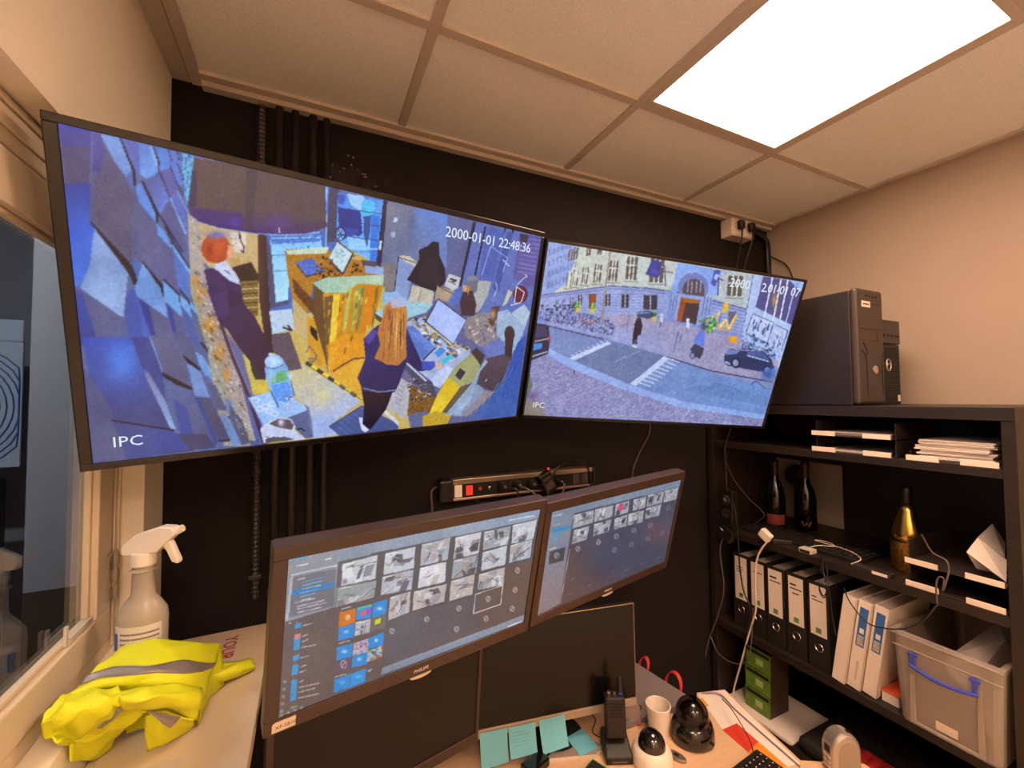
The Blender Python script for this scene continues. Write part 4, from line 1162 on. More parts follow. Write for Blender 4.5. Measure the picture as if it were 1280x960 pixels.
# van at left
p.poly([(60, 425), (110, 430), (122, 445), (128, 500), (120, 560), (40, 590), (30, 560)], (30, 30, 62)); p.poly([(66, 434), (108, 438), (118, 480), (56, 490)], (50, 56, 100))
p.line([(60, 505), (122, 492)], 1.2, (190, 200, 236)); p.poly([(54, 515), (94, 512), (92, 536), (50, 546)], (50, 130, 226)); p.line([(46, 572), (116, 550)], 1.6, (170, 190, 230)); p.blob(122, 494, 5, 12, (236, 80, 90), 1.0)
# parked bicycles
bk = [(78, 375), (210, 372), (330, 395), (420, 430), (400, 480), (300, 460), (160, 425), (80, 405)]
p.speckle(bk, [(40, 46, 90), (70, 84, 150), (110, 130, 200), (196, 206, 236), (30, 34, 70), (60, 90, 190)], 420, 1.7, 0.55, 0.9, 0.9); p.speckle(bk, [(36, 40, 80), (56, 70, 140), (150, 164, 214)], 300, 1.5, 0.5, 0.9, -0.8)
p.speckle([(240, 400), (330, 410), (330, 430), (250, 425)], [(206, 110, 80), (220, 170, 90)], 14, 1.0)
p.speckle([(84, 345), (250, 340), (250, 372), (90, 365)], [(30, 36, 70), (50, 60, 100)], 60, 1.6, 1.0)
p.line([(395, 110), (376, 250), (356, 420)], 2.4, (150, 140, 140))
for (x, y) in ((315, 372), (250, 366), (585, 410)):
    p.poly([(x - 9, y - 10), (x + 11, y - 10), (x + 9, y + 10), (x - 9, y + 10)], (214, 186, 60)); p.speckle([(x - 10, y - 34), (x + 14, y - 34), (x + 12, y - 10), (x - 8, y - 10)], [(110, 190, 70), (60, 120, 70), (150, 214, 90)], 12, 1.4)
p.poly([(508, 380), (560, 372), (600, 392), (560, 410), (512, 400)], (56, 70, 110)); p.line([(512, 384), (568, 382)], 1.4, (140, 170, 220))
# walker in black
p.poly([(512, 405), (528, 408), (534, 440), (526, 480), (514, 482), (508, 520), (502, 520), (504, 482), (498, 520), (490, 518), (492, 478), (500, 430)], (34, 32, 50)); p.blob(520, 408, 6, 8, (70, 54, 60), 1.0, True)
p.line([(490, 528), (508, 534)], 2.0, (216, 226, 220)); p.line([(474, 380), (466, 470)], 0.7, (90, 100, 150)); p.line([(440, 440), (470, 430)], 0.7, (60, 64, 110))
p.line([(690, 470), (668, 556)], 1.0, (60, 70, 120)); p.line([(706, 478), (692, 520)], 0.9, (70, 80, 130))
# white statue-like figures, cyclist, planter, yellow letter
for (x, y) in ((616, 405), (730, 430)):
    p.poly([(x - 6, y - 20), (x + 8, y - 18), (x + 8, y + 20), (x - 4, y + 30)], (196, 212, 246)); p.line([(x - 2, y + 20), (x - 6, y + 40)], 1.2, (70, 80, 120))
p.speckle([(780, 410), (850, 400), (850, 470), (800, 470)], [(60, 150, 70), (110, 206, 90), (40, 90, 70), (196, 206, 70)], 50, 1.8)
p.blob(800, 440, 14, 24, (56, 60, 110), 0.9); p.poly([(780, 460), (806, 470), (800, 530), (760, 540), (756, 510)], (92, 124, 220)); p.poly([(740, 545), (760, 520), (800, 540), (790, 575), (760, 580)], (56, 60, 90))
p.blob(750, 572, 13, 15, (40, 44, 76), 1.0, True); p.blob(750, 572, 9, 11, (130, 140, 190), 1.0, True); p.blob(778, 574, 9, 12, (50, 54, 90), 1.0, True)
p.poly([(878, 382), (894, 336), (908, 344), (906, 370), (888, 392)], (236, 190, 40))
p.line([(862, 385), (868, 455), (892, 420), (906, 462), (942, 400)], 3.2, (226, 176, 50)); p.line([(866, 380), (872, 450), (896, 412), (908, 458), (938, 396)], 1.0, (250, 240, 200)); p.line([(858, 462), (905, 462)], 1.6, (220, 150, 50))
p.poly([(866, 400), (878, 390), (872, 430), (862, 440)], (96, 120, 200)); p.poly([(905, 384), (942, 380), (938, 395), (908, 440)], (96, 84, 90), 0.8)
p.poly([(910, 488), (944, 490), (940, 522), (908, 516)], (226, 160, 40))
# car and bikes at right
p.speckle([(950, 490), (1010, 480), (1100, 540), (1110, 590), (1060, 590), (960, 545)], [(40, 60, 130), (80, 110, 180), (110, 150, 200), (40, 60, 80), (160, 190, 230)], 130, 1.7, 1.2, 0.9, 0.7)
p.poly([(888, 570), (910, 545), (960, 550), (1000, 545), (1050, 552), (1088, 590), (1100, 630), (1060, 648), (900, 618), (886, 600)], (46, 54, 96))
p.poly([(990, 555), (1046, 556), (1080, 590), (1064, 598), (980, 574)], (76, 90, 150)); p.line([(985, 574), (1080, 602)], 1.2, (190, 204, 240)); p.line([(960, 552), (1050, 552)], 1.2, (150, 170, 226))
p.poly([(900, 548), (960, 548), (940, 566), (894, 572)], (110, 130, 190)); p.line([(892, 600), (912, 612)], 1.8, (176, 200, 240))
for (x, y) in ((935, 606), (1070, 640)):
    p.blob(x, y, 19, 22, (30, 34, 62), 1.0, True); p.blob(x, y, 12, 15, (140, 150, 190), 1.0, True)
p.blob(1072, 660, 30, 32, (56, 92, 170), 0.95); p.blob(1088, 640, 18, 14, (66, 110, 190), 0.9); p.line([(1000, 700), (1020, 684), (1040, 700), (1060, 716), (1080, 720)], 1.2, (60, 80, 130)); p.blob(1070, 700, 20, 20, (130, 150, 170), 0.6)
p.z(0, 0, 1)
p.mottle(3, 14, None, 8); p.mottle(4, 3.0, None, 9); p.mottle(6, 1.5, None, 10)
p.soften(1)
sc2 = screen_panel(tv2, M_tv2, R_tv2, p, 'street_picture', SCREEN_STRENGTH)
osd(tv2, M_tv2, R_tv2, C2, (664, 510), 'IPC', 0.05, 1.05)
osd(tv2, M_tv2, R_tv2, C2, (913, 358.5), '2000', 0.078, 0.98, 'timestamp')
osd(tv2, M_tv2, R_tv2, C2, (952, 365.3), '2.01-01 07', 0.078, 0.92, 'timestamp')
# ---- front monitor: camera wall with an open start menu
def none_sign(p, x, y, r, c=(206, 204, 206)):
    """small no-signal ring with a slash"""
    n = 14
    pts = [(x + r * 0.75 * math.cos(a), y + r * math.sin(a)) for a in np.linspace(0, 2 * math.pi, n)]
    p.line(pts, 0.9, c, 0.85)
    p.line([(x + r * 0.45, y - r * 0.7), (x - r * 0.45, y + r * 0.7)], 0.9, c, 0.85)

def camera_tile(p, q, base=(186, 190, 200), seed=0):
    """small grey camera picture inside a quad (tl, tr, br, bl)"""
    g = np.random.default_rng(seed)
    q = [np.array(v, float) for v in q]
    B = lambda u, v: (q[0] * (1 - u) + q[1] * u) * (1 - v) + (q[3] * (1 - u) + q[2] * u) * v
    p.poly([tuple(v) for v in q], base, tex=5)
    for k in range(7):
        u0, v0 = g.uniform(0, 0.7, 2)
        w, h = g.uniform(0.1, 0.35), g.uniform(0.15, 0.6)
        u1, v1 = min(u0 + w, 1), min(v0 + h, 1)
        c = [(224, 226, 232), (120, 124, 136), (70, 72, 82), (206, 206, 214), (150, 156, 170), (172, 160, 156)][int(g.integers(6))]
        s_ = g.uniform(-0.15, 0.15)
        cl = lambda t: float(np.clip(t, 0, 1))
        p.poly([tuple(B(cl(u0 + s_), v0)), tuple(B(cl(u1 + s_), v0)), tuple(B(u1, v1)), tuple(B(u0, v1))], c, 0.75)
    for k in range(4):
        u0, v0, u1, v1 = g.uniform(0, 1, 4)
        p.line([tuple(B(u0, v0)), tuple(B(u1, v1))], 0.8, [(50, 52, 60), (230, 232, 238)][k % 2], 0.7)
    p.line([tuple(B(0.03, 0.05)), tuple(B(0.35, 0.07))], 1.0, (244, 244, 246), 0.8)

C3 = [(359, 700.5), (674.5, 641), (654.7, 781), (348, 898)]
p = Paint(C3, 440, 250, (98, 94, 100))
p.z(320, 560, 3.556)
p.poly([(360, 500), (1260, 280), (1190, 800), (560, 980), (350, 740)], (92, 92, 100), grad=((600, 760), (1180, 620), (104, 86, 80)))
p.poly([(600, 780), (1000, 640), (980, 800), (560, 960)], (88, 90, 102), 0.6)
# blue-grey top bar and left pane
p.poly([(130, 490), (1262, 282), (1252, 330), (360, 515), (345, 715), (120, 780)], (136, 148, 164), grad=((160, 520), (1200, 320), (146, 162, 186)))
p.poly([(140, 500), (360, 458), (350, 712), (125, 770)], (140, 146, 158))
p.line([(150, 505), (225, 488)], 2.0, (70, 160, 214)); p.line([(150, 572), (355, 530)], 1.8, (196, 202, 210)); p.line([(170, 532), (225, 522)], 1.2, (220, 222, 228)); p.line([(300, 505), (330, 498)], 1.2, (220, 222, 228))
p.poly([(150, 580), (352, 545), (342, 710), (135, 760)], (112, 116, 128)); p.poly([(150, 580), (160, 578), (140, 770), (128, 772)], (176, 184, 196))
p.poly([(155, 640), (342, 603), (340, 626), (150, 662)], (38, 132, 200))
for k, (x0, x1, y) in enumerate(((180, 215, 592), (200, 300, 603), (200, 290, 618), (200, 285, 634), (190, 270, 652), (190, 260, 668), (195, 240, 684), (170, 260, 694), (180, 300, 710), (180, 310, 722), (180, 290, 738))):
    p.line([(x0, y), (x1, y - (x1 - x0) * 0.22)], 1.2, (90, 190, 236) if k in (1, 2, 4, 5) else (206, 208, 214), 0.85)
p.line([(1120, 338), (1235, 318)], 1.4, (226, 230, 236), 0.8); p.line([(1160, 305), (1200, 298)], 1.2, (220, 224, 232), 0.7)
# grid of camera pictures
p.z(470, 640, 6)
p.poly([(-50, 330), (1225, 80), (1180, 380), (970, 440), (960, 570), (740, 640), (720, 660), (270, 770), (80, 830), (60, 680), (-60, 700)], (84, 86, 92))
tiles = [[(60, 330), (290, 280), (275, 440), (50, 490)], [(335, 265), (552, 215), (530, 380), (325, 425)], [(590, 215), (785, 175), (765, 335), (575, 375)], [(805, 175), (1008, 130), (985, 270), (795, 310)], [(1020, 125), (1205, 85), (1175, 230), (1012, 265)],
         [(40, 505), (275, 450), (260, 600), (30, 640)], [(325, 440), (520, 395), (515, 545), (310, 590)], [(575, 385), (765, 340), (745, 480), (560, 525)], [(795, 325), (980, 280), (965, 420), (785, 465)], [(1005, 275), (1170, 232), (1155, 370), (995, 408)],
         [(100, 655), (255, 615), (245, 770), (85, 830)], [(280, 615), (525, 560), (510, 690), (270, 760)], [(560, 540), (740, 490), (720, 640), (545, 690)], [(770, 490), (965, 440), (955, 570), (760, 610)]]
for k, q in enumerate(tiles):
    camera_tile(p, q, [(196, 200, 210), (176, 180, 192), (206, 206, 212), (160, 166, 176)][k % 4] if k < 10 else (190, 180, 178), 40 + k)
p.line([(745, 640), (950, 575), (935, 715), (730, 785), (745, 640)], 0.9, (226, 214, 206))
for (x, y) in ((1060, 465), (1042, 610), (840, 675), (620, 745), (380, 822), (118, 908), (605, 898), (825, 822), (1022, 750)):
    none_sign(p, x, y, 20)
p.z(350, 690, 4.573)
p.poly([(-20, 0), (50, 30), (350, 40), (360, 40), (330, 60), (340, 120), (310, 330), (320, 330)], (130, 134, 142), 0.0)
camera_tile(p, [(350, 80), (550, 30), (540, 165), (345, 205)], (196, 200, 206), 90); camera_tile(p, [(325, 215), (545, 175), (535, 270), (315, 330)], (150, 160, 162), 91)
# start menu
p.poly([(20, 410), (310, 325), (625, 250), (600, 690), (310, 820), (0, 950)], (96, 88, 92), grad=((300, 340), (200, 900), (104, 88, 84)))
p.poly([(335, 355), (430, 330), (425, 415), (333, 440)], (206, 116, 40)); none_sign(p, 384, 384, 14, (250, 240, 230))
p.poly([(437, 328), (525, 308), (518, 385), (432, 400)], (44, 140, 214)); p.poly([(462, 348), (490, 342), (488, 370), (460, 374)], (226, 90, 120)); p.poly([(492, 340), (518, 334), (515, 362), (490, 366)], (150, 70, 200)); p.line([(440, 335), (522, 316)], 2.2, (90, 196, 130))
p.poly([(530, 305), (610, 282), (604, 365), (525, 388)], (30, 140, 220)); p.blob(566, 335, 18, 10, (206, 230, 250), 0.9)
p.poly([(335, 440), (424, 418), (420, 495), (330, 518)], (36, 140, 216)); p.blob(376, 466, 14, 10, (190, 220, 246), 0.8)
camera_tile(p, [(428, 412), (516, 392), (510, 470), (424, 490)], (176, 176, 186), 95)
p.poly([(518, 390), (605, 368), (600, 445), (514, 468)], (110, 104, 100)); p.poly([(542, 398), (574, 390), (572, 418), (540, 426)], (200, 214, 40))
p.poly([(323, 555), (415, 530), (410, 605), (320, 630)], (36, 140, 216)); p.blob(368, 578, 18, 10, (196, 226, 250), 0.9)
p.poly([(418, 530), (504, 505), (500, 580), (414, 602)], (190, 176, 200)); p.speckle([(420, 530), (500, 508), (498, 578), (416, 600)], [(220, 120, 70), (120, 70, 170), (240, 236, 240), (90, 160, 120)], 26, 1.2)
p.poly([(507, 500), (592, 470), (588, 545), (502, 565)], (30, 140, 220)); p.blob(548, 515, 10, 10, (220, 240, 252), 0.9)
p.poly([(320, 640), (410, 612), (406, 672), (318, 690)], (104, 84, 112)); none_sign(p, 362, 650, 22, (220, 206, 226))
p.poly([(412, 605), (500, 580), (496, 650), (408, 672)], (36, 140, 214)); p.blob(452, 622, 14, 12, (190, 220, 246), 0.8)
p.poly([(502, 575), (588, 545), (582, 610), (496, 638)], (176, 184, 196)); p.speckle([(504, 575), (586, 550), (582, 606), (500, 632)], [(30, 130, 220), (200, 80, 60), (80, 170, 80), (90, 60, 50)], 18, 1.6)
p.poly([(310, 735), (402, 705), (398, 782), (305, 812)], (36, 140, 214)); p.poly([(404, 705), (492, 675), (486, 748), (400, 780)], (38, 146, 220)); p.blob(352, 755, 22, 12, (90, 176, 232), 0.9); p.blob(446, 722, 20, 10, (110, 186, 236), 0.9)
p.line([(500, 690), (510, 684), (512, 696), (524, 676)], 1.2, (160, 190, 226))
for (x, y) in ((345, 337), (330, 532), (312, 722)):
    p.line([(x, y), (x + 66, y - 16)], 1.1, (206, 204, 206), 0.8)
for k, (x, y) in enumerate(((102, 428), (98, 490), (96, 520), (94, 552), (90, 612), (87, 665), (85, 694), (82, 752), (80, 780), (78, 808), (76, 840))):
    p.poly([(x - 18, y - 12), (x + 16, y - 20), (x + 14, y + 10), (x - 20, y + 18)], (200, 130, 140) if k == 1 else (50, 146, 206))
    p.line([(x + 26, y), (x + [58, 36, 38, 86, 50, 40, 42, 26, 120, 100, 126][k] + 22, y - 14 - (10 if k > 7 else 0))], 1.1, (206, 200, 198), 0.85)
for (x, y) in ((90, 405), (86, 463), (80, 585), (78, 640), (74, 728)):
    p.line([(x, y), (x + 7, y - 2)], 1.6, (216, 90, 60), 0.9)
for k in range(6):
    p.blob(26 - 4 * k, 746 + 42 * k, 9, 9, (200, 196, 196), 0.7)
p.line([(45, 415), (58, 410)], 1.4, (206, 200, 200))
for k in range(4):
    p.blob(10 + 38 * k, 938 - 14 * k, 9, 8, (214, 214, 216), 0.7)
p.line([(62, 895), (100, 884)], 2.4, (120, 150, 120)); p.line([(-12, 950), (-4, 948)], 2, (206, 206, 210))
# task bar
p.z(320, 760, 3.556)
p.poly([(560, 275), (1195, 45), (1190, 78), (556, 305)], (136, 148, 166)); p.line([(1120, 98), (1185, 74)], 1.4, (230, 230, 236)); p.poly([(600, 270), (1000, 130), (1000, 150), (600, 290)], (120, 136, 160), 0.6)
p.z(0, 0, 1); p.mottle(4, 30, None, 11); p.mottle(4, 2.0, None, 12)
p.soften(1)
screen_panel(mo1, M_mo1, R_mo1, p, 'camera_wall_picture', SCREEN_STRENGTH * 0.92)

# ---- second monitor: two rows of small camera pictures
C4 = [(694.7, 632), (851, 600), (830.4, 705.8), (675.5, 769.8)]
p = Paint(C4, 300, 176, (84, 84, 110))
p.z(670, 590, 5.05)
p.poly([(120, 200), (920, 40), (810, 590), (20, 915)], (84, 84, 104), grad=((560, 420), (200, 860), (112, 84, 80)))
p.blob(780, 400, 90, 90, (112, 84, 92), 0.7); p.blob(480, 560, 150, 120, (74, 80, 108), 0.6)
p.poly([(120, 210), (920, 45), (905, 98), (262, 232), (170, 835), (25, 915)], (136, 150, 172), grad=((160, 240), (100, 880), (150, 130, 134)))
for k, (y, w, c_) in enumerate(((245, 60, (206, 216, 226)), (305, 50, (150, 190, 220)), (322, 90, (120, 130, 140)), (342, 84, (40, 156, 214)), (360, 70, (60, 170, 220)), (375, 60, (60, 170, 220)), (396, 50, (70, 180, 226)), (410, 44, (90, 190, 226)))):
    p.line([(126, y), (126 + w, y - w * 0.2)], 2.0 if k == 3 else 1.1, c_, 0.9)
p.poly([(118, 330), (250, 308), (248, 330), (116, 354)], (40, 150, 214), 0.7)
p.poly([(110, 440), (225, 420), (205, 540), (88, 590)], (128, 142, 166), 0.8); p.poly([(112, 480), (208, 455), (196, 545), (102, 568)], (76, 78, 84)); none_sign(p, 154, 510, 18)
p.line([(108, 468), (150, 456)], 1.2, (220, 224, 230)); p.line([(236, 470), (175, 830)], 0.8, (196, 196, 204), 0.8)
t2 = [[(262, 245), (385, 218), (378, 300), (252, 335)], [(392, 215), (505, 192), (495, 270), (385, 300)], [(520, 190), (602, 170), (594, 248), (512, 266)], [(628, 165), (708, 148), (696, 222), (622, 240)], [(716, 140), (812, 122), (798, 195), (706, 218)], [(814, 120), (900, 100), (884, 180), (808, 196)],
      [(262, 345), (356, 322), (340, 412), (248, 438)], [(386, 312), (492, 288), (474, 368), (380, 394)], [(512, 284), (590, 262), (582, 338), (508, 356)], [(596, 258), (690, 238), (680, 318), (590, 334)], [(704, 228), (796, 206), (780, 280), (696, 298)]]
for k, q in enumerate(t2):
    camera_tile(p, q, (176, 176, 186), 140 + k)
p.poly([(538, 190), (566, 182), (562, 228), (536, 236)], (224, 70, 110))
for (x, y, v) in ((285, 472, 200), (412, 435, 190), (522, 402, 180), (628, 370, 160), (728, 342, 140), (508, 492, 150), (612, 462, 140), (712, 430, 130), (838, 232, 130), (798, 398, 120)):
    none_sign(p, x, y, 16, (v, v, v + 6))
for (x, y) in ((255, 670), (355, 718), (475, 672), (580, 632), (680, 592), (235, 770), (770, 560)):
    p.line([(x - 16, y + 6), (x + 16, y - 6)], 1.4, (130, 120, 126), 0.6)
p.z(0, 0, 1); p.mottle(4, 30, None, 13); p.mottle(4, 2.0, None, 14)
p.soften(1)
screen_panel(mo2, M_mo2, R_mo2, p, 'camera_rows_picture', SCREEN_STRENGTH * 0.80)

# monitor lettering, power lip and label
m_print = mat('grey_print', (190, 180, 168), 0.5)
m_lip = mat('pale_clear_plastic', (196, 180, 164), 0.3)
for (t, M, w, h, first) in ((mo1, M_mo1, 0.53, 0.32, True), (mo2, M_mo2, 0.56, 0.33, False)):
    y0 = -h / 2
    text_mesh('brand_lettering', 'PHILIPS', 0.0095, m_print, t, M @ Matrix.Translation((0.0, y0 + 0.0085, 0.0004)), align='CENTER', bold=0.0002)
    lip = MB()
    prof = [(0.022 * math.cos(a), -0.006 * math.sin(a)) for a in np.linspace(0, math.pi, 9)]
    lip.prism([(x, y0 + y) for x, y in prof], -0.010, 0.001, M)
    lip.build('power_lip', m_lip, t)
st = MB()
n = 5
sx, sy, sw, sh, rr = -0.253, -0.156, 0.034, 0.018, 0.005
pts = [(sx, sy), (sx + sw, sy), (sx + sw, sy + sh)] + [(sx + rr - rr * math.sin(a), sy + sh - rr + rr * math.cos(a)) for a in np.linspace(0, math.pi / 2, 5)]
st.prism(pts, 0.0002, 0.0008, M_mo1)
lab = st.build('inventory_label', mat('cream_label_paper', (214, 194, 168), 0.6), mo1, label='cream sticker')
text_mesh('inventory_number', 'XF-5B10', 0.0085, mat('dark_ink', (44, 36, 32), 0.6), lab, M_mo1 @ Matrix.Translation((sx + 0.0045, sy + 0.005, 0.0009)), extrude=0.0001)

# ------------------------------------------------------------------ lower screens, switched off
m_off = mat('dark_screen_surface', (9, 8, 8), 0.26, spec=0.35)
m_silver = mat('silver_plastic', (176, 160, 142), 0.4, metal=0.4)
# lower left one
cL = Vector((0.172, 1.03, 0.965))
m4, M4, R4 = screen_set('monitor', 'switched-off dark monitor low on the desk below the start menu screen', 'monitor',
    (cL.x, cL.y, cL.z), (0.979, 0.205, 0.0), (0.02, -0.10, 0.995), 0.50, 0.32, (0.014, 0.010, 0.014, 0.028), 0.028, m_mon)
MB().bx(R4[0], R4[1], R4[2], R4[3], -0.006, -0.003, M4).build('screen', m_off, m4)
m5, M5, R5 = screen_set('monitor', 'switched-off dark monitor with silver lower edge and blue notes stuck on', 'monitor',
    (0.680, 1.111, 0.932), (0.983, -0.178, 0.0), (0.0, 0.02, 0.999), 0.503, 0.288, (0.003, 0.003, 0.004, 0.003), 0.018, m_chrome)
MB().bx(R5[0], R5[1], R5[2], R5[3], -0.004, -0.0005, M5).build('screen', m_off, m5)
MB().bx(-0.2515, 0.2515, -0.166, -0.1445, -0.018, 0.0005, M5).build('lower_edge', m_silver, m5, bevel=0.001)
for (t, M, zb, dz) in ((m4, M4, -0.16, 0.03), (m5, M5, -0.166, 0.02)):
    b = M @ Vector((0, zb + 0.02, -0.055))
    s_ = MB()
    s_.bx(-0.025, 0.025, zb - (b.z - DZ - 0.02) * 0, 0.0, -0.062, -0.05, M)
    f0 = Vector((b.x, b.y, DZ))
    s_.cyl((b.x, b.y + 0.01, DZ + 0.006), (b.x, b.y + 0.01, b.z + 0.05), 0.018, seg=12)
    s_.build('stand_neck', m_back, t)
    ft = MB()
    T = Matrix.Translation((b.x, b.y + 0.0, DZ + 0.001))
    ft.lathe([(0.0, 0.0), (0.086, 0.0), (0.086, 0.006), (0.075, 0.011), (0.0, 0.012)], 28, T, cap=False)
    ft.build('stand_foot', m_mon if t is m4 else m_back, t)
    bk_ = MB().bx(-0.05, 0.05, zb + 0.03, 0.05, -0.055, -0.018, M)
    bk_.build('stand_bracket', m_back, t)
# ------------------------------------------------------------------ computer cases on top of the bookcase
m_case = mat('black_case_steel', (30, 25, 23), 0.45, var=0.1, scale=40)
m_front = mat('dark_case_plastic', (58, 48, 42), 0.42, var=0.08, scale=50)
m_mesh = mat('black_case_mesh', (34, 29, 26), 0.6)
m_lbl = mat('white_label_paper', (226, 212, 200), 0.6, var=0.04, scale=30)
m_ink = mat('dark_ink', (44, 36, 32), 0.6)
TZ = BT + 0.0005
t = thing('computer_case', 'larger black computer tower with round badge on top of the bookcase', 'computer', (1.73, 0.95, TZ))
x0, x1, y0, y1, z1 = 1.595, 1.755, 0.755, 1.20, TZ + 0.385
MB().bx(x0, x1, y0 + 0.02, y1, TZ, z1 - 0.006).build('body', m_case, t, bevel=0.004)
f = MB().bx(x0, x1, y0, y0 + 0.022, TZ + 0.004, z1)
fr = f.build('front_panel', m_front, t, bevel=0.010, seg=3)
d = MB()
d.bx(x0 + 0.015, x1 - 0.015, y0 - 0.0006, y0 + 0.001, z1 - 0.135, z1 - 0.133); d.bx(x0 + 0.015, x1 - 0.015, y0 - 0.0006, y0 + 0.001, z1 - 0.05, z1 - 0.0485)
d.bx(x1 - 0.045, x1 - 0.0435, y0 - 0.0006, y0 + 0.001, z1 - 0.17, z1 - 0.14); d.bx(x1 - 0.075, x1 - 0.0435, y0 - 0.0006, y0 + 0.001, z1 - 0.1715, z1 - 0.170)
d.tube([(x0 + 0.03, y0, z1 - 0.18), (x0 + 0.05, y0, z1 - 0.205), (x0 + 0.052, y0, z1 - 0.22)], 0.002, 6)
d.tube([(x0 + 0.02, y0, z1 - 0.205), (x0 + 0.045, y0, z1 - 0.235), (x0 + 0.047, y0, z1 - 0.36)], 0.002, 6)
d.tube([(x1 - 0.012, y0, z1 - 0.21), (x1 - 0.02, y0, z1 - 0.25), (x1 - 0.016, y0, z1 - 0.35)], 0.002, 6)
for k in range(4):
    d.bx(x0 + 0.05 + 0.02 * k, x0 + 0.06 + 0.02 * k, y0 - 0.0006, y0 + 0.001, z1 - 0.028, z1 - 0.020)
d.build('panel_groove', m_dark, fr, kind='stuff')
l_ = MB().bx(x0 + 0.028, x0 + 0.078, y0 - 0.001, y0, z1 - 0.062, z1 - 0.042).build('label', m_lbl, fr)
MB().bx(x0 + 0.035, x0 + 0.07, y0 - 0.0013, y0 - 0.0009, z1 - 0.054, z1 - 0.050).build('label_print', m_ink, fr)
bd_ = MB(); T = Matrix.Translation((x0 + 0.098, y0 - 0.0002, z1 - 0.268)) @ Matrix.Rotation(math.pi / 2, 4, 'X')
bd_.lathe([(0.014, 0), (0.014, 0.002), (0.012, 0.003)], 24, T)
bd_.build('badge', mat('brushed_silver_badge', (190, 178, 164), 0.35, metal=0.7), fr)
t = thing('computer_case', 'slimmer black computer tower with ring logo standing against the wall', 'computer', (1.90, 0.95, TZ))
x0, x1, y0, y1, z1 = 1.772, 1.935, 0.785, 1.22, TZ + 0.300
MB().bx(x0, x1, y0 + 0.012, y1, TZ, z1).build('body', m_case, t, bevel=0.003)
fr = MB().bx(x0, x1, y0 + 0.004, y0 + 0.014, TZ + 0.001, z1 - 0.085).build('mesh_front', m_mesh, t, bevel=0.002)
MB().bx(x0, x1, y0, y0 + 0.014, z1 - 0.083, z1 + 0.001).build('top_panel', m_front, t, bevel=0.003)
hx = MB()
a_ = 0.0028
for r_ in range(24):
    for c_ in range(18):
        cx = x0 + 0.010 + c_ * 0.0085 + (0.004 if r_ % 2 else 0); cz = TZ + 0.010 + r_ * 0.0082
        hx.prism([(cx + a_ * math.cos(q), cz + a_ * math.sin(q)) for q in np.linspace(0, 2 * math.pi, 7)[:-1]], 0, 0.0008,
                 Matrix(((1, 0, 0, 0), (0, 0, -1, y0 + 0.004), (0, 1, 0, 0), (0, 0, 0, 1))))
hx.build('vent_hole', m_dark, fr, kind='stuff')
pt = MB()
for k in range(4):
    T = Matrix.Translation((x0 + 0.052 + 0.026 * k, y0 - 0.0003, z1 - 0.055)) @ Matrix.Rotation(math.pi / 2, 4, 'X')
    pt.lathe([(0.005, 0), (0.005, 0.0008)], 10, T)
pt.bx(x1 - 0.026, x1 - 0.006, y0 - 0.001, y0, z1 - 0.058, z1 - 0.053)
pt.build('port', m_dark, t)
rg = MB()
cx, cz = x0 + 0.082, TZ + 0.14
rg.tube([(cx + 0.015 * math.cos(q), y0 + 0.002, cz + 0.021 * math.sin(q)) for q in np.linspace(0, 2 * math.pi, 20)], 0.0022, 6, smooth=False)
rg.tube([(cx - 0.012, y0 + 0.002, cz - 0.004), (cx + 0.002, y0 + 0.002, cz + 0.006), (cx + 0.014, y0 + 0.002, cz - 0.001)], 0.0022, 6)
rg.build('ring_logo', mat('brushed_silver_badge', (190, 178, 164), 0.35, metal=0.7), t)
MB().bx(x1 - 0.022, x1 - 0.008, y0 + 0.002, y0 + 0.004, TZ + 0.012, TZ + 0.034).build('sticker', m_lbl, t)

# ------------------------------------------------------------------ black lever-arch binders
m_bind = mat('black_binder_board', (28, 24, 22), 0.6, var=0.15, scale=60)
m_ring = mat('nickel_ring', (190, 176, 160), 0.25, metal=1.0)
m_green = mat('green_print', (96, 140, 70), 0.6)
BW, BH, BD = 0.072, 0.300, 0.285
def binder(label):
    t = thing('ring_binder', label, 'binder', (0, 0, 0), group='black binders on the shelf')
    b = MB(); b.bx(0, 0.003, -BW / 2, BW / 2, 0.0, BH)                      # spine
    b.bx(0, BD, -BW / 2, -BW / 2 + 0.0025, 0.0, BH); b.bx(0, BD, BW / 2 - 0.0025, BW / 2, 0.0, BH)
    b.build('cover', m_bind, t, bevel=0.001)
    MB().bx(0.012, BD - 0.02, -BW / 2 + 0.006, BW / 2 - 0.012, 0.006, BH - 0.008).build('paper_block', m_lbl, t)
    l = MB().bx(-0.0008, 0.0, -0.0265, 0.0265, 0.115, BH - 0.012).build('spine_label', m_lbl, t)
    q = MB()
    q.bx(-0.0012, -0.0007, -0.009, 0.009, 0.124, 0.142)
    q.build('green_mark', m_green, l)
    rg = MB()
    rg.tube([(-0.0012, 0.013 * math.cos(a), 0.075 + 0.013 * math.sin(a)) for a in np.linspace(0, 2 * math.pi, 22)], 0.0022, 6, smooth=False)
    rg.build('finger_ring', m_ring, t)
    T = Matrix.Translation((0.0002, 0, 0.075)) @ Matrix.Rotation(-math.pi / 2, 4, 'Y')
    MB().lathe([(0.0122, 0), (0.0122, 0.0009)], 18, T).build('finger_hole', m_dark, t)
    return t
def label_lines(t, rows):
    """short printed lines on the spine label of one binder"""
    q = MB()
    for (z, a, b, h) in rows:
        q.bx(-0.0013, -0.0007, a, b, z, z + h)
    o = q.build('label_print', m_ink, world=False, kind='stuff')
    lb = [c for c in t.children if c.name.startswith('spine_label')][0]
    o.parent = lb
ys = [1.218, 1.144, 1.0695, 0.995, 0.917]
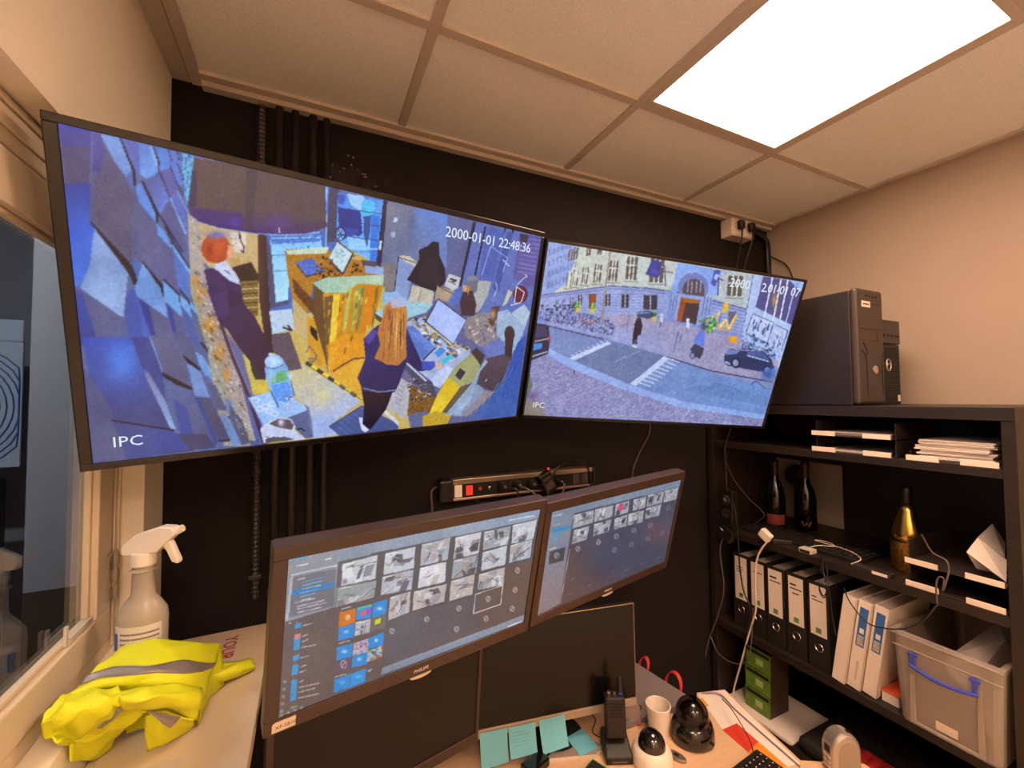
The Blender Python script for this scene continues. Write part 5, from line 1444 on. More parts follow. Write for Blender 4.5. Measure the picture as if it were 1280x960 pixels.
labs = ['black ring binder standing nearest the corner, leftmost on its shelf', 'black ring binder second from the corner, hidden partly by cables',
        'black ring binder in the middle of the five, short title at top', 'black ring binder fourth from the corner, three printed lines', 'black ring binder beside the white binders, cable looped over its label']
b0 = binder(labs[0]); b0.location = (1.628, ys[0], S3 + 0.0005)
bs = [b0] + [copy_tree(b0, (1.622 + 0.004 * (k % 2), ys[k], S3 + 0.0005), labs[k]) for k in range(1, 5)]
rows = [[(0.245, -0.006, 0.02, 0.003), (0.236, -0.012, 0.02, 0.003), (0.226, -0.006, 0.02, 0.003), (0.130, -0.004, 0.006, 0.006)], [(0.250, -0.02, 0.018, 0.003)],
        [(0.256, -0.006, 0.020, 0.007), (0.243, -0.022, 0.020, 0.004)], [(0.256, -0.002, 0.020, 0.006), (0.243, -0.022, 0.020, 0.004), (0.226, -0.012, 0.012, 0.004)], [(0.246, 0.004, 0.020, 0.004), (0.235, -0.016, 0.02, 0.003)]]
for t, r_ in zip(bs, rows):
    label_lines(t, r_)
# ------------------------------------------------------------------ white binders, leaning
m_wb = mat('white_binder_card', (228, 214, 200), 0.5, var=0.03, scale=20)
m_blue = mat('blue_print', (52, 104, 168), 0.5)
wl_ = ['plain white thin binder leaning against the black binders', 'white thin binder with blue photo label, middle of the three', 'white thin binder with blue photo label nearest the clear box']
for k in range(3):
    ang = 0.15
    by = 0.872 - 0.0412 * k
    M = Matrix.Translation((1.606 + 0.006 * k, by, S3 + 0.0385 * math.sin(ang) + 0.001)) @ Matrix.Rotation(ang, 4, 'X')
    t = thing('ring_binder', wl_[k], 'binder', M=M, group='white binders on the shelf')
    w, h, dd = 0.038, 0.298, 0.27
    b = MB(); b.bx(0, 0.0025, -w, 0, 0, h, M); b.bx(0, dd, -w, -w + 0.0025, 0, h, M); b.bx(0, dd, -0.0025, 0, 0, h, M)
    b.build('cover', m_wb, t, bevel=0.001)
    MB().bx(0.01, dd - 0.02, -w + 0.004, -0.004, 0.004, h - 0.006, M).build('paper_block', m_lbl, t)
    if k:
        l = MB().bx(-0.0007, 0.0, -w + 0.007, -0.008, 0.145, 0.275, M).build('spine_label', m_blue, t, label='blue printed spine label')
        MB().bx(-0.0012, -0.0006, -w + 0.010, -0.011, 0.150, 0.182, M).build('label_picture', mat('pale_picture_print', (196, 190, 180), 0.5, var=0.5, scale=90), l)
        MB().bx(-0.0012, -0.0006, -w + 0.012, -0.014, 0.190, 0.206, M).build('label_print', m_lbl, l)
    if k == 1:
        MB().bx(-0.0006, 0.0, -w + 0.014, -w + 0.019, 0.03, 0.095, M).build('spine_print', m_print, t)
# orange and white packet lying beside them
t = thing('packet', 'small orange and white card packet lying beside the white binders', 'packet', (1.66, 0.723, S3))
MB().bx(1.635, 1.74, 0.700, 0.744, S3 + 0.0005, S3 + 0.030).build('box', m_lbl, t, bevel=0.001)
MB().bx(1.634, 1.741, 0.699, 0.745, S3 + 0.031, S3 + 0.034).build('lid', mat('orange_card', (206, 84, 40), 0.5), t, bevel=0.001)
# ------------------------------------------------------------------ clear storage box with blue handle
m_clear = frosted_mat('cloudy_clear_plastic', (228, 214, 198), 0.55, 0.45)
t = thing('storage_box', 'cloudy clear plastic storage box with blue handle on the lower shelf', 'storage box', (1.79, 0.58, S3))
x0, x1, y0, y1, z0, z1 = 1.585, 2.0, 0.462, 0.692, S3 + 0.0005, S3 + 0.250
def tub(x0, x1, y0, y1, z0, z1, th, tap):
    m = MB()
    def ring(z, off):
        r = 0.018
        pts = []
        for (cx, cy, a0) in ((x1 - r - off, y1 - r - off, 0), (x0 + r + off, y1 - r - off, 90), (x0 + r + off, y0 + r + off, 180), (x1 - r - off, y0 + r + off, 270)):
            for a in (0, 30, 60, 90):
                q = math.radians(a0 + a)
                pts.append((cx + r * math.cos(q), cy + r * math.sin(q), z))
        return pts
    rows = [ring(z0, tap), ring(z0 + 0.006, tap - 0.002), ring(z1, 0), ring(z1, th), ring(z0 + 0.006, tap + th), ]
    m.loft(rows, True)
    n = 16
    m.f.append(tuple(range(n))[::-1]); m.f.append(tuple(range(4 * n, 5 * n)))
    return m
tub(x0, x1, y0, y1, z0, z1, 0.003, 0.012).build('tub', m_clear, t, smooth=False)
rim = MB()
for (a, b) in (((x0 - 0.004, x0 + 0.012), (y0 - 0.003, y1 + 0.004)), ((x1 - 0.008, x1 + 0.008), (y0 - 0.003, y1 + 0.004))):
    rim.bx(a[0], a[1], b[0], b[1], z1 - 0.002, z1 + 0.010)
rim.bx(x0 + 0.012, x1 - 0.008, y0 - 0.003, y0 + 0.010, z1 - 0.002, z1 + 0.010); rim.bx(x0 + 0.012, x1 - 0.008, y1 - 0.009, y1 + 0.004, z1 - 0.002, z1 + 0.010)
rim.bx(x0 - 0.002, x0 + 0.002, y0, y1, z1 - 0.035, z1 - 0.030)
rim.build('rim', m_clear, t, bevel=0.004)
rb = MB()
for yy in (y1 - 0.045, y0 + 0.045):
    rb.bx(x0 - 0.001, x0 + 0.006, yy - 0.006, yy + 0.006, z0 + 0.01, z1 - 0.03)
rb.bx(x0 + 0.0, x0 + 0.006, y0 + 0.05, y1 - 0.05, z0 + 0.010, z0 + 0.018)
rb.build('rib', m_clear, t, bevel=0.002)
m_bh = mat('blue_handle_plastic', (58, 72, 176), 0.35)
hd = MB()
ya, yb = y1 - 0.05, y0 + 0.052
hz_ = z1 - 0.075
hd.tube([(x0 - 0.005, ya + 0.006, hz_ + 0.004), (x0 - 0.010, ya - 0.010, hz_ - 0.002), (x0 - 0.013, (ya + yb) / 2, hz_ - 0.010), (x0 - 0.010, yb + 0.010, hz_ - 0.005), (x0 - 0.005, yb - 0.006, hz_)], 0.0055, 8)
for yy in (ya, yb):
    hd.bx(x0 - 0.010, x0 + 0.002, yy - 0.004, yy + 0.004, hz_ - 0.004, hz_ + 0.034)
    hd.bx(x0 - 0.008, x0 + 0.002, yy - 0.010, yy + 0.010, hz_ + 0.028, hz_ + 0.036)
hd.build('handle', m_bh, t, bevel=0.0008, label='blue handle')
MB().bx(x0 + 0.0075, x0 + 0.0085, 0.555, 0.60, z0 + 0.022, z0 + 0.045).build('sticker', mat('cream_label_paper', (214, 194, 168), 0.6), t)
# sheets inside the box
m_paper = mat('white_paper', (230, 218, 206), 0.7, var=0.03, scale=15)
sh_ = MB().loft([[px(1180, 832, 0, 1.655), px(1190, 818, 0, 1.70), px(1248, 778, 0, 1.88)], [px(1205, 862, 0, 1.64), px(1225, 840, 0, 1.69), px(1257, 800, 0, 1.80)], [Vector((1.640, 0.50, S3 + 0.03)), Vector((1.72, 0.50, S3 + 0.03)), Vector((1.85, 0.495, S3 + 0.03))]])
tag(sh_.build('paper_sheaf', m_paper, loc=(1.74, 0.53, S3 + 0.02), solid=0.005), 'sheaf of white paper standing slanted inside the clear box', 'paper')

# ------------------------------------------------------------------ letter trays
m_tray = mat('smoked_tray_plastic', (52, 44, 40), 0.3)
m_tl = mat('tray_label_cream', (226, 208, 190), 0.5)
def tray(name, label, x0, y0, y1, z0, tiers, gap, group):
    t = thing(name, label, 'letter tray', (x0 + 0.15, (y0 + y1) / 2, z0), group=group)
    for k in range(tiers):
        z = z0 + k * gap
        b = MB(); b.bx(x0 + 0.004, x0 + 0.32, y0, y1, z, z + 0.003); b.bx(x0 + 0.03, x0 + 0.32, y0, y0 + 0.003, z + 0.003, z + gap - 0.004); b.bx(x0 + 0.03, x0 + 0.32, y1 - 0.003, y1, z + 0.003, z + gap - 0.004)
        b.build('tray', m_tray, t, bevel=0.0008)
        w = y1 - y0
        for (a, b_) in ((y1 - 0.075, y1 - 0.002), (y0 + 0.002, y0 + 0.075)):
            MB().bx(x0, x0 + 0.004, a, b_, z + 0.0005, z + 0.016).build('label_strip', m_tl, t, bevel=0.0006)
    return t
tray('letter_tray', 'two-tier smoked letter tray beneath the loose white folders', 1.603, 0.456, 0.662, S2 + 0.0005, 2, 0.066, 'letter trays in the bookcase')
tray('letter_tray', 'two-tier letter tray with thin papers on the top shelf', 1.603, 0.682, 0.912, S1 + 0.0005, 2, 0.055, 'letter trays in the bookcase')
tray('letter_tray', 'letter tray under the thick paper stack on the top shelf', 1.603, 0.456, 0.650, S1 + 0.0005, 1, 0.030, 'letter trays in the bookcase')
def stack(name, label, x0, x1, y0, y1, z0, n, th, jit, group, seed):
    g = np.random.default_rng(seed)
    t = thing(name, label, 'paper stack', ((x0 + x1) / 2, (y0 + y1) / 2, z0), group=group)
    z = z0
    for k in range(n):
        dx, dy, ro = g.uniform(-jit, jit), g.uniform(-jit, jit), g.uniform(-0.03, 0.03)
        M = Matrix.Translation(((x0 + x1) / 2 + dx, (y0 + y1) / 2 + dy, z)) @ Matrix.Rotation(ro, 4, 'Z')
        w, h = (x1 - x0) / 2, (y1 - y0) / 2
        MB().bx(-w, w, -h, h, 0, th * 0.75, M).build('sheaf', m_paper, t)
        z += th
    return t
stack('paper_stack', 'thick stack of white papers on the top shelf at the right', 1.63, 1.90, 0.474, 0.630, S1 + 0.0045, 14, 0.0042, 0.006, 'papers in trays', 5)
stack('paper_stack', 'thin papers in the upper tier of the top shelf tray', 1.63, 1.90, 0.70, 0.89, S1 + 0.0595, 4, 0.0028, 0.006, 'papers in trays', 6)
stack('paper_stack', 'thin papers in the lower tier of the top shelf tray', 1.63, 1.90, 0.70, 0.89, S1 + 0.0045, 2, 0.0030, 0.006, 'papers in trays', 8)
for k, (q, lab) in enumerate(((((1208, 690, 1.645), (1222, 672, 1.665), (1258, 700, 1.690), (1258, 727, 1.652)), 'white folder fanned out on the letter trays, lying lower'),
                             (((1222, 672, 1.700), (1240, 655, 1.735), (1256, 678, 1.745), (1256, 697, 1.715)), 'white folder fanned out on the letter trays, standing higher'))):
    P = [px(x, y, 0, d) for x, y, d in q]
    ft = Vector((P[0].x + 0.03, P[0].y - 0.01, S2 + 0.082)); fb = Vector((P[3].x + 0.03, P[3].y + 0.006, S2 + 0.082))
    b = MB().loft([[P[1], P[2]], [P[0], P[3]], [ft, fb]])
    tag(b.build('paper_folder', m_paper, loc=(ft.x, ft.y, S2 + 0.082), solid=0.004), lab, 'folder', 'fanned white folders')

# ------------------------------------------------------------------ bottles
m_gold = mat('gold_bottle_foil', (244, 196, 96), 0.24, metal=1.0, var=0.2, scale=40)
m_goldpat = mat('gold_pattern_sleeve', (236, 180, 84), 0.32, metal=1.0, var=0.7, scale=150, bump=0.8, bscale=160)
m_bglass = mat('dark_bottle_glass', (14, 12, 10), 0.08, spec=0.6)
T = lambda x, y, z: Matrix.Translation((x, y, z))
bx_, by_ = 1.752, 0.711
t = thing('gold_bottle', 'tall gold champagne bottle with patterned lower half and black neck', 'bottle', (bx_, by_, S2))
MB().lathe([(0.0425, 0.092), (0.039, 0.118), (0.030, 0.155), (0.020, 0.19), (0.0155, 0.215)], 28, T(bx_, by_, S2)).build('shoulder', m_gold, t, smooth=True)
MB().lathe([(0.0, 0.0005), (0.041, 0.0005), (0.044, 0.006), (0.0445, 0.075), (0.043, 0.094)], 28, T(bx_, by_, S2), cap=False).build('sleeve', m_goldpat, t, smooth=True)
MB().lathe([(0.0150, 0.21), (0.0150, 0.235), (0.0162, 0.238), (0.0162, 0.262), (0.012, 0.268), (0, 0.268)], 20, T(bx_, by_, S2), cap=False).build('neck_foil', mat('black_foil', (24, 20, 18), 0.35, metal=0.4), t, smooth=True)
def dark_bottle(x, y, lab, letter):
    t = thing('wine_bottle', lab, 'bottle', (x, y, S2), group='dark bottles on the shelf')
    MB().lathe([(0.0, 0.0005), (0.036, 0.0005), (0.039, 0.005), (0.039, 0.12), (0.033, 0.16), (0.018, 0.20), (0.0145, 0.22)], 28, T(x, y, S2), cap=False).build('glass_body', m_bglass, t, smooth=True)
    MB().lathe([(0.0152, 0.215), (0.0152, 0.255), (0.0168, 0.258), (0.0168, 0.280), (0.013, 0.285), (0, 0.285)], 20, T(x, y, S2), cap=False).build('neck_foil', mat('dark_red_foil', (56, 24, 24), 0.4, metal=0.3), t, smooth=True)
    d_ = (Vector((CAM.x, CAM.y, 0)) - Vector((x, y, 0))).normalized()
    rt = Vector((-d_.y, d_.x, 0))
    if letter:
        M = frame_from(Vector((x, y, S2 + 0.018)) + d_ * 0.0396, rt, (0, 0, 1))
        q = MB().tube([M @ Vector(v) for v in ((-0.016, 0.02, 0), (-0.008, 0.0, 0.0), (0, 0.014, 0.0), (0.008, 0.0, 0.0), (0.016, 0.02, 0))], 0.0022, 6, smooth=False)
        q.build('letter_mark', mat('pale_gold_print', (214, 170, 120), 0.3, metal=0.6), t)
    else:
        a0 = math.atan2(d_.y, d_.x)
        rws = [[(x + 0.0394 * math.cos(a0 + q), y + 0.0394 * math.sin(a0 + q), S2 + z) for q in np.linspace(-1.0, 1.0, 11)] for z in (0.012, 0.055)]
        MB().loft(rws).build('label', mat('dull_red_label', (150, 66, 62), 0.5, var=0.3, scale=60), t, solid=0.0006)
    return t
dark_bottle(1.845, 1.205, 'dark wine bottle with a dull red label near the corner', False)
dark_bottle(1.915, 1.118, 'dark wine bottle with a gold letter mark on it', True)
# pale board leaning at the back of the shelf
tag(MB().bx(2.028, 2.036, 1.035, 1.316, S2 + 0.0008, S2 + 0.27).build('board', mat('pale_grey_board', (150, 138, 126), 0.55, var=0.1, scale=6), loc=(2.03, 1.17, S2), bevel=0.004), 'pale grey board standing behind the dark wine bottles', 'board')
# black round speaker in front of it
t = thing('speaker', 'small black round speaker unit between the dark wine bottles', 'speaker', (1.985, 1.195, S2))
MB().cyl((1.985, 1.195, S2 + 0.0005), (1.985, 1.195, S2 + 0.17), 0.016, 0.012, 12).build('stand', m_back, t)
MB().lathe([(0.0, -0.012), (0.045, -0.012), (0.05, 0.0), (0.045, 0.012), (0, 0.014)], 24, T(1.985, 1.195, S2 + 0.205) @ Matrix.Rotation(-math.pi / 2, 4, 'Y'), cap=False).build('head', m_back, t, smooth=True)
# keyboard lying on the shelf
m_key = mat('black_key_plastic', (30, 26, 24), 0.4)
t = thing('keyboard', 'black computer keyboard lying on the bottle shelf', 'keyboard', (1.75, 0.99, S2))
kx0, kx1, ky0, ky1 = 1.655, 1.795, 0.80, 1.23
MB().bx(kx0, kx1, ky0, ky1, S2 + 0.0005, S2 + 0.014).build('base', m_key, t, bevel=0.003)
kb = MB().bx(-0.007, 0.007, -0.0075, 0.0075, 0, 0.006)
key0 = None
for r_ in range(6):
    for c_ in range(21):
        loc = (kx0 + 0.018 + 0.0205 * r_, ky0 + 0.014 + 0.0201 * c_, S2 + 0.0135)
        if key0 is None:
            key0 = kb.build('key', m_key, world=False, bevel=0.0012, seg=1); o = key0
        else:
            o = key0.copy(); C.objects.link(o)
        o.parent = t
        o.location = Vector(loc) - Vector((1.75, 0.99, S2))
# ------------------------------------------------------------------ lowest visible shelf
m_gbox = mat('green_carton_print', (110, 150, 52), 0.5, var=0.4, scale=40)
m_kraft = mat('dark_carton_print', (60, 44, 34), 0.5, var=0.3, scale=30)
for k in range(3):
    z = S4 + 0.012 + 0.0005 + 0.083 * k
    t = thing('carton', ['green and black small carton at the bottom of the stack', 'green and black small carton in the middle of the stack', 'green and black small carton on top of the stack'][k], 'carton', (1.69, 1.13, z), group='stacked green cartons')
    y_a, y_b = 1.118 - 0.003 * k, 1.222 - 0.003 * k
    MB().bx(1.645, 1.76, y_a, y_b, z, z + 0.081).build('carton_body', m_kraft, t, bevel=0.001)
    f_ = MB().bx(1.643, 1.645, y_a, y_b, z + 0.001, z + 0.080).build('green_face', m_gbox, t)
    MB().bx(1.642, 1.643, y_a + 0.005, y_b - 0.005, z + 0.060, z + 0.074).build('dark_band', m_dark, f_)
    MB().bx(1.642, 1.643, y_a + 0.03, y_a + 0.06, z + 0.022, z + 0.046).build('printed_mark', mat('pale_green_print', (170, 190, 120), 0.5), f_)
stack('paper_stack', 'printed pages lying below the green cartons', 1.61, 1.86, 1.02, 1.30, S4 + 0.0005, 3, 0.0035, 0.008, 'loose pages low in the bookcase', 11)
t = thing('laptop_bag', 'black padded laptop sleeve lying low in the bookcase', 'bag', (1.78, 0.76, S4))
MB().bx(1.612, 1.96, 0.50, 1.00, S4 + 0.0005, S4 + 0.052).build('sleeve', mat('black_nylon', (24, 21, 20), 0.7, bump=0.3, bscale=300), t, bevel=0.022, seg=4)
MB().tube([(1.611, 0.53, S4 + 0.03), (1.6105, 0.75, S4 + 0.03), (1.611, 0.97, S4 + 0.03)], 0.002, 6).build('zip', m_dark, t)
# ------------------------------------------------------------------ things on the desk
def slab(poly, z0, z1):
    return MB().prism([(p_[0], p_[1]) for p_ in poly], z0, z1)
def on_desk(pts, z):
    return [px(x, y, 2, z) for x, y in pts]
EPS = 0.0006
m_grey = mat('grey_laptop_shell', (128, 118, 116), 0.5, var=0.05, scale=30)
KS = Matrix.Scale(KD, 4)
t = thing('laptop', 'closed grey laptop lying behind the cups and dome cameras', 'laptop', (0.97, 1.13, DZ))
lp = [(x * KD, y * KD) for x, y in ((0.845, 1.02), (1.110, 1.005), (1.074, 1.24), (0.83, 1.255))]
slab(lp, DZ + EPS, DZ + 0.010).build('base', m_grey, t, bevel=0.002)
slab([(x * 1.0, y) for x, y in lp], DZ + 0.0108, DZ + 0.019).build('lid', m_grey, t, bevel=0.002)
m_red = mat('red_lanyard_cloth', (196, 40, 34), 0.6)
t = thing('lanyard', 'red lanyard looped behind the closed grey laptop', 'lanyard', (1.09, 1.10, DZ))
a = px(846, 853, 0, 1.10)
for (c_, r1, r2) in (((1.094, 1.085), 0.034, 0.040), ((1.076, 1.205), 0.022, 0.030)):
    pts = []
    for q in np.linspace(-0.35, math.pi + 0.2, 14):
        pts.append(Vector((KD * c_[0] + 0.010 + 0.012 * math.sin(q), KD * c_[1] + r1 * math.cos(q), DZ + 0.016 + r2 * max(math.sin(q), -0.3))))
    rows = [[p_ + Vector((-0.006, 0, 0.0)) for p_ in pts], [p_ + Vector((0.006, 0, 0.004)) for p_ in pts]]
    MB().loft(rows).build('band', m_red, t, solid=0.0015)
# coin-like disc on the laptop
tag(MB().tube([(0.925 * KD + 0.011 * math.cos(q), 1.055 * KD + 0.011 * math.sin(q), DZ + 0.021) for q in np.linspace(0, 2 * math.pi, 20)], 0.0016, 6, smooth=False).build('key_ring', m_ring, loc=(0.925 * KD, 1.055 * KD, DZ + 0.0194)), 'small metal key ring lying on the grey laptop', 'key ring')

# paper cup
m_cup = mat('white_cup_card', (232, 220, 206), 0.55)
cx, cy = 0.925 * KD, 0.970 * KD
t = thing('paper_cup', 'small empty white paper cup behind the white dome camera', 'cup', (cx, cy, DZ))
MB().lathe([(0.0, EPS), (0.026, EPS), (0.0345, 0.082), (0.0332, 0.082), (0.0255, 0.004), (0.0, 0.004)], 28, T(cx, cy, DZ) @ KS, cap=False).build('cup_wall', m_cup, t, smooth=False)
rr_ = MB().tube([(cx + KD * 0.0342 * math.cos(q), cy + KD * 0.0342 * math.sin(q), DZ + 0.082 * KD) for q in np.linspace(0, 2 * math.pi, 30)], 0.0017, 8, smooth=False)
rr_.build('rolled_rim', m_cup, t, smooth=True)
# white dome camera
m_wd = mat('white_camera_plastic', (230, 216, 200), 0.35)
m_dome = mat('black_dome_gloss', (16, 13, 12), 0.04, spec=0.8, coat=0.5)
cx, cy = 0.838 * KD, 0.905 * KD
t = thing('dome_camera', 'white dome security camera with shiny dark dome on the desk', 'camera', (cx, cy, DZ), group='dome cameras on the desk')
MB().lathe([(0.0, EPS), (0.052, EPS), (0.054, 0.004), (0.054, 0.016), (0.051, 0.030), (0.044, 0.040), (0.036, 0.043)], 36, T(cx, cy, DZ) @ KS, cap=False).build('housing', m_wd, t, smooth=True)
MB().lathe([(0.0365, 0.0)] + [(0.036 * math.cos(q), 0.002 + 0.040 * math.sin(q)) for q in np.linspace(0.05, 1.5, 9)] + [(0.0, 0.042)], 32, T(cx, cy, DZ + 0.041 * KD) @ KS, cap=False).build('dome', m_dome, t, smooth=True)
# black dome camera
cx, cy = 1.000 * KD, 0.915 * KD
m_bd = mat('black_camera_plastic', (18, 15, 14), 0.12, spec=0.7)
t = thing('dome_camera', 'black dome security camera with clear smoked dome on the desk', 'camera', (cx, cy, DZ), group='dome cameras on the desk')
MB().lathe([(0.0, EPS), (0.058, EPS), (0.062, 0.004), (0.061, 0.03), (0.055, 0.048), (0.046, 0.054)], 36, T(cx, cy, DZ) @ KS, cap=False, squash=0.92).build('housing', m_bd, t, smooth=True)
MB().lathe([(0.0455, -0.004), (0.0455, 0.012)] + [(0.0455 * math.cos(q), 0.012 + 0.046 * math.sin(q)) for q in np.linspace(0.1, 1.5, 9)] + [(0.0, 0.058)], 32, T(cx, cy, DZ + 0.054 * KD) @ KS, cap=False).build('dome', glass_mat('smoked_dome_glass', (0.35, 0.32, 0.30), 1.0), t, smooth=True)
MB().lathe([(0.036 * math.cos(q), 0.036 * math.sin(q)) for q in np.linspace(-0.6, 1.5, 12)] + [(0.0, 0.036)], 28, T(cx - 0.002, cy - 0.003, DZ + 0.066 * KD) @ KS, cap=False).build('lens_ball', mat('grey_lens_ball', (70, 62, 58), 0.15, metal=0.6), t, smooth=True)
d_ = MB(); d_.cyl((cx + 0.013, cy - 0.054, DZ + 0.018), (cx + 0.016, cy - 0.0635, DZ + 0.018), 0.005, seg=12); d_.build('cable_hole', m_dark, t)
# key fob
t = thing('key_fob', 'silver key fob with a red tag lying between the dome cameras', 'key fob', (0.915, 0.885, DZ))
M = T(0.912 * KD, 0.868 * KD, DZ + EPS) @ Matrix.Rotation(0.35, 4, 'Z')
n_ = 14
pts = [(0.014 * math.cos(q), 0.018 + 0.028 * math.sin(q)) for q in np.linspace(0, 2 * math.pi, n_ + 1)[:-1]]
MB().prism(pts, 0, 0.008, M).build('fob', mat('silver_fob', (150, 138, 128), 0.3, metal=0.7), t, bevel=0.002)
MB().bx(-0.005, 0.005, 0.012, 0.026, 0.0082, 0.0092, M).build('button', m_dark, t)
MB().tube([M @ Vector((0.008 * math.cos(q), 0.052 + 0.008 * math.sin(q), 0.004)) for q in np.linspace(0, 2 * math.pi, 16)], 0.001, 6, smooth=False).build('split_ring', m_ring, t)
MB().bx(-0.006, 0.006, 0.056, 0.066, 0.001, 0.007, M).build('tag', m_red, t, bevel=0.001)
# walkie-talkie in its charger
m_rad = mat('black_radio_plastic', (22, 18, 16), 0.45, var=0.1, scale=80)
cx, cy = 0.768 * KD, 0.968 * KD
M = T(cx, cy, DZ + EPS) @ Matrix.Rotation(-0.42, 4, 'Z') @ KS
t = thing('radio_charger', 'black desk charger cradle holding the two-way radio', 'charger', M=M)
b = MB()
b.loft([[(-0.036, -0.040, 0), (0.036, -0.040, 0), (0.036, 0.032, 0), (-0.036, 0.032, 0)], [(-0.036, -0.040, 0.018), (0.036, -0.040, 0.018), (0.036, 0.032, 0.034), (-0.036, 0.032, 0.034)],
        [(-0.033, -0.028, 0.030), (0.033, -0.028, 0.030), (0.034, 0.030, 0.052), (-0.034, 0.030, 0.052)]], True, M)
b.f.append((3, 2, 1, 0)); b.f.append((8, 9, 10, 11))
b.build('cradle', m_rad, t, bevel=0.003)
MB().bx(-0.02, 0.02, -0.0405, -0.0398, 0.006, 0.010, M).build('lettering_bar', mat('dim_grey_print', (90, 82, 76), 0.5), t)
M2 = M @ T(0, -0.002, 0.036) @ Matrix.Rotation(-0.10, 4, 'X')
t = thing('two_way_radio', 'black two-way radio with short antenna standing in the charger', 'radio', M=M2)
MB().bx(-0.027, 0.027, -0.016, 0.018, 0.012, 0.115, M2).build('body', m_rad, t, bevel=0.004)
g_ = MB()
for k in range(5):
    g_.bx(-0.019, 0.019, -0.0168, -0.0155, 0.066 + 0.008 * k, 0.069 + 0.008 * k, M2)
g_.build('speaker_slot', m_dark, t, kind='stuff')
k1 = MB().cyl(M2 @ Vector((-0.014, 0.002, 0.114)), M2 @ Vector((-0.014, 0.002, 0.124)), 0.006, seg=12); k1.build('knob', m_ring, t)
k1 = MB().cyl(M2 @ Vector((0.001, 0.002, 0.114)), M2 @ Vector((0.001, 0.002, 0.122)), 0.0055, seg=12); k1.build('knob', m_ring, t)
MB().cyl(M2 @ Vector((0.017, 0.004, 0.113)), M2 @ Vector((0.017, 0.004, 0.120)), 0.0068, seg=12).build('antenna_ring', mat('blue_ring_plastic', (60, 96, 190), 0.4), t, label='blue ring at antenna foot')
MB().lathe([(0.0062, 0.118), (0.0058, 0.15), (0.0045, 0.160), (0.0, 0.161)], 12, M2 @ T(0.017, 0.004, 0), cap=False).build('antenna', m_rad, t, smooth=True)
# notes on the lower edge of the dark monitor
m_note = mat('turquoise_note_paper', (112, 192, 214), 0.7, var=0.04, scale=20)
def sticky(lab, M, w, h, curl, m=m_note, lines=False):
    g = []
    for i in range(7):
        v = i / 6
        g.append([M @ Vector((-w / 2 + w * u, -h * v, 0.0008 + curl * v * v + 0.002 * math.sin(3 * u + v))) for u in np.linspace(0, 1, 5)])
    t = tag(MB().loft(g).build('sticky_note', m, loc=tuple(M.translation), solid=0.0004), lab, 'sticky note', 'turquoise sticky notes')
    return t
for k, (cx_, yy, ro, lab, w_, h_) in enumerate(((-0.205, -0.149, 0.02, 'turquoise sticky note at the left end of the monitor edge', 0.079, 0.088), (-0.121, -0.149, 0.01, 'turquoise sticky note with faint writing, second on the monitor edge', 0.080, 0.075), (-0.030, -0.145, 0.05, 'turquoise sticky note nearest the radio on the monitor edge', 0.080, 0.078))):
    M = M5 @ T(cx_, yy, 0.0012 + 0.0008 * k) @ Matrix.Rotation(ro, 4, 'Z')
    o = sticky(lab, M, w_, h_, 0.010 + 0.006 * k)
    if k == 1:
        q = MB()
        for j in range(5):
            q.bx(-0.030, 0.012 + 0.004 * (j % 3), -0.016 - 0.008 * j, -0.0155 - 0.008 * j, 0.0040 + 0.0015 * j, 0.0044 + 0.0015 * j, M)
        # faint handwriting strokes
        q.build('handwriting', mat('faint_blue_ink', (96, 160, 172), 0.7), o, kind='stuff')
# grey notebook with a note on it
nb = on_desk([(682, 948), (716, 911), (754, 932), (745, 942)], DZ + 0.012)
t = thing('notebook', 'thin grey notebook lying under the loose turquoise note', 'notebook', (0.70, 1.03, DZ))
slab(nb, DZ + EPS, DZ + 0.010).build('pages', m_lbl, t)
slab(nb, DZ + 0.0102, DZ + 0.0118).build('cover', mat('grey_card_cover', (150, 134, 126), 0.6), t, bevel=0.0005)
nt_ = on_desk([(708, 922), (728, 910), (749, 934), (725, 945)], DZ + 0.0130)
tag(slab(nt_, DZ + 0.0122, DZ + 0.0128).build('sticky_note', m_note, loc=(nt_[0].x, nt_[0].y, DZ + 0.0122)), 'turquoise sticky note lying loose on the grey notebook', 'sticky note', 'turquoise sticky notes')
# green-rimmed dark pad at the lower border
M = T(0.660 * KD, 0.925 * KD, DZ + EPS) @ Matrix.Rotation(0.40, 4, 'Z')
t = thing('handheld_device', 'black handheld pad with bright green rim at the front of the desk', 'device', M=M)
MB().bx(-0.055, 0.055, -0.035, 0.035, 0, 0.010, M).build('green_rim', mat('green_rim_rubber', (70, 176, 60), 0.45), t, bevel=0.008, seg=3)
MB().bx(-0.047, 0.047, -0.029, 0.029, 0.0102, 0.013, M).build('face', m_dark, t, bevel=0.004)
# white adapter and its lead behind the notes
M = T(0.585, 1.085, DZ + EPS) @ Matrix.Rotation(0.3, 4, 'Z')
t = thing('power_adapter', 'black power adapter with white lead lying below the turquoise notes', 'adapter', M=M)
MB().bx(-0.045, 0.03, -0.022, 0.022, 0, 0.024, M).build('case', m_bd, t, bevel=0.004)
MB().tube([M @ Vector((0.03, 0, 0.012)), M @ Vector((0.06, 0.01, 0.006)), M @ Vector((0.085, -0.015, 0.004)), M @ Vector((0.105, 0.012, 0.003))], 0.0025, 6).build('lead', m_wd, t)
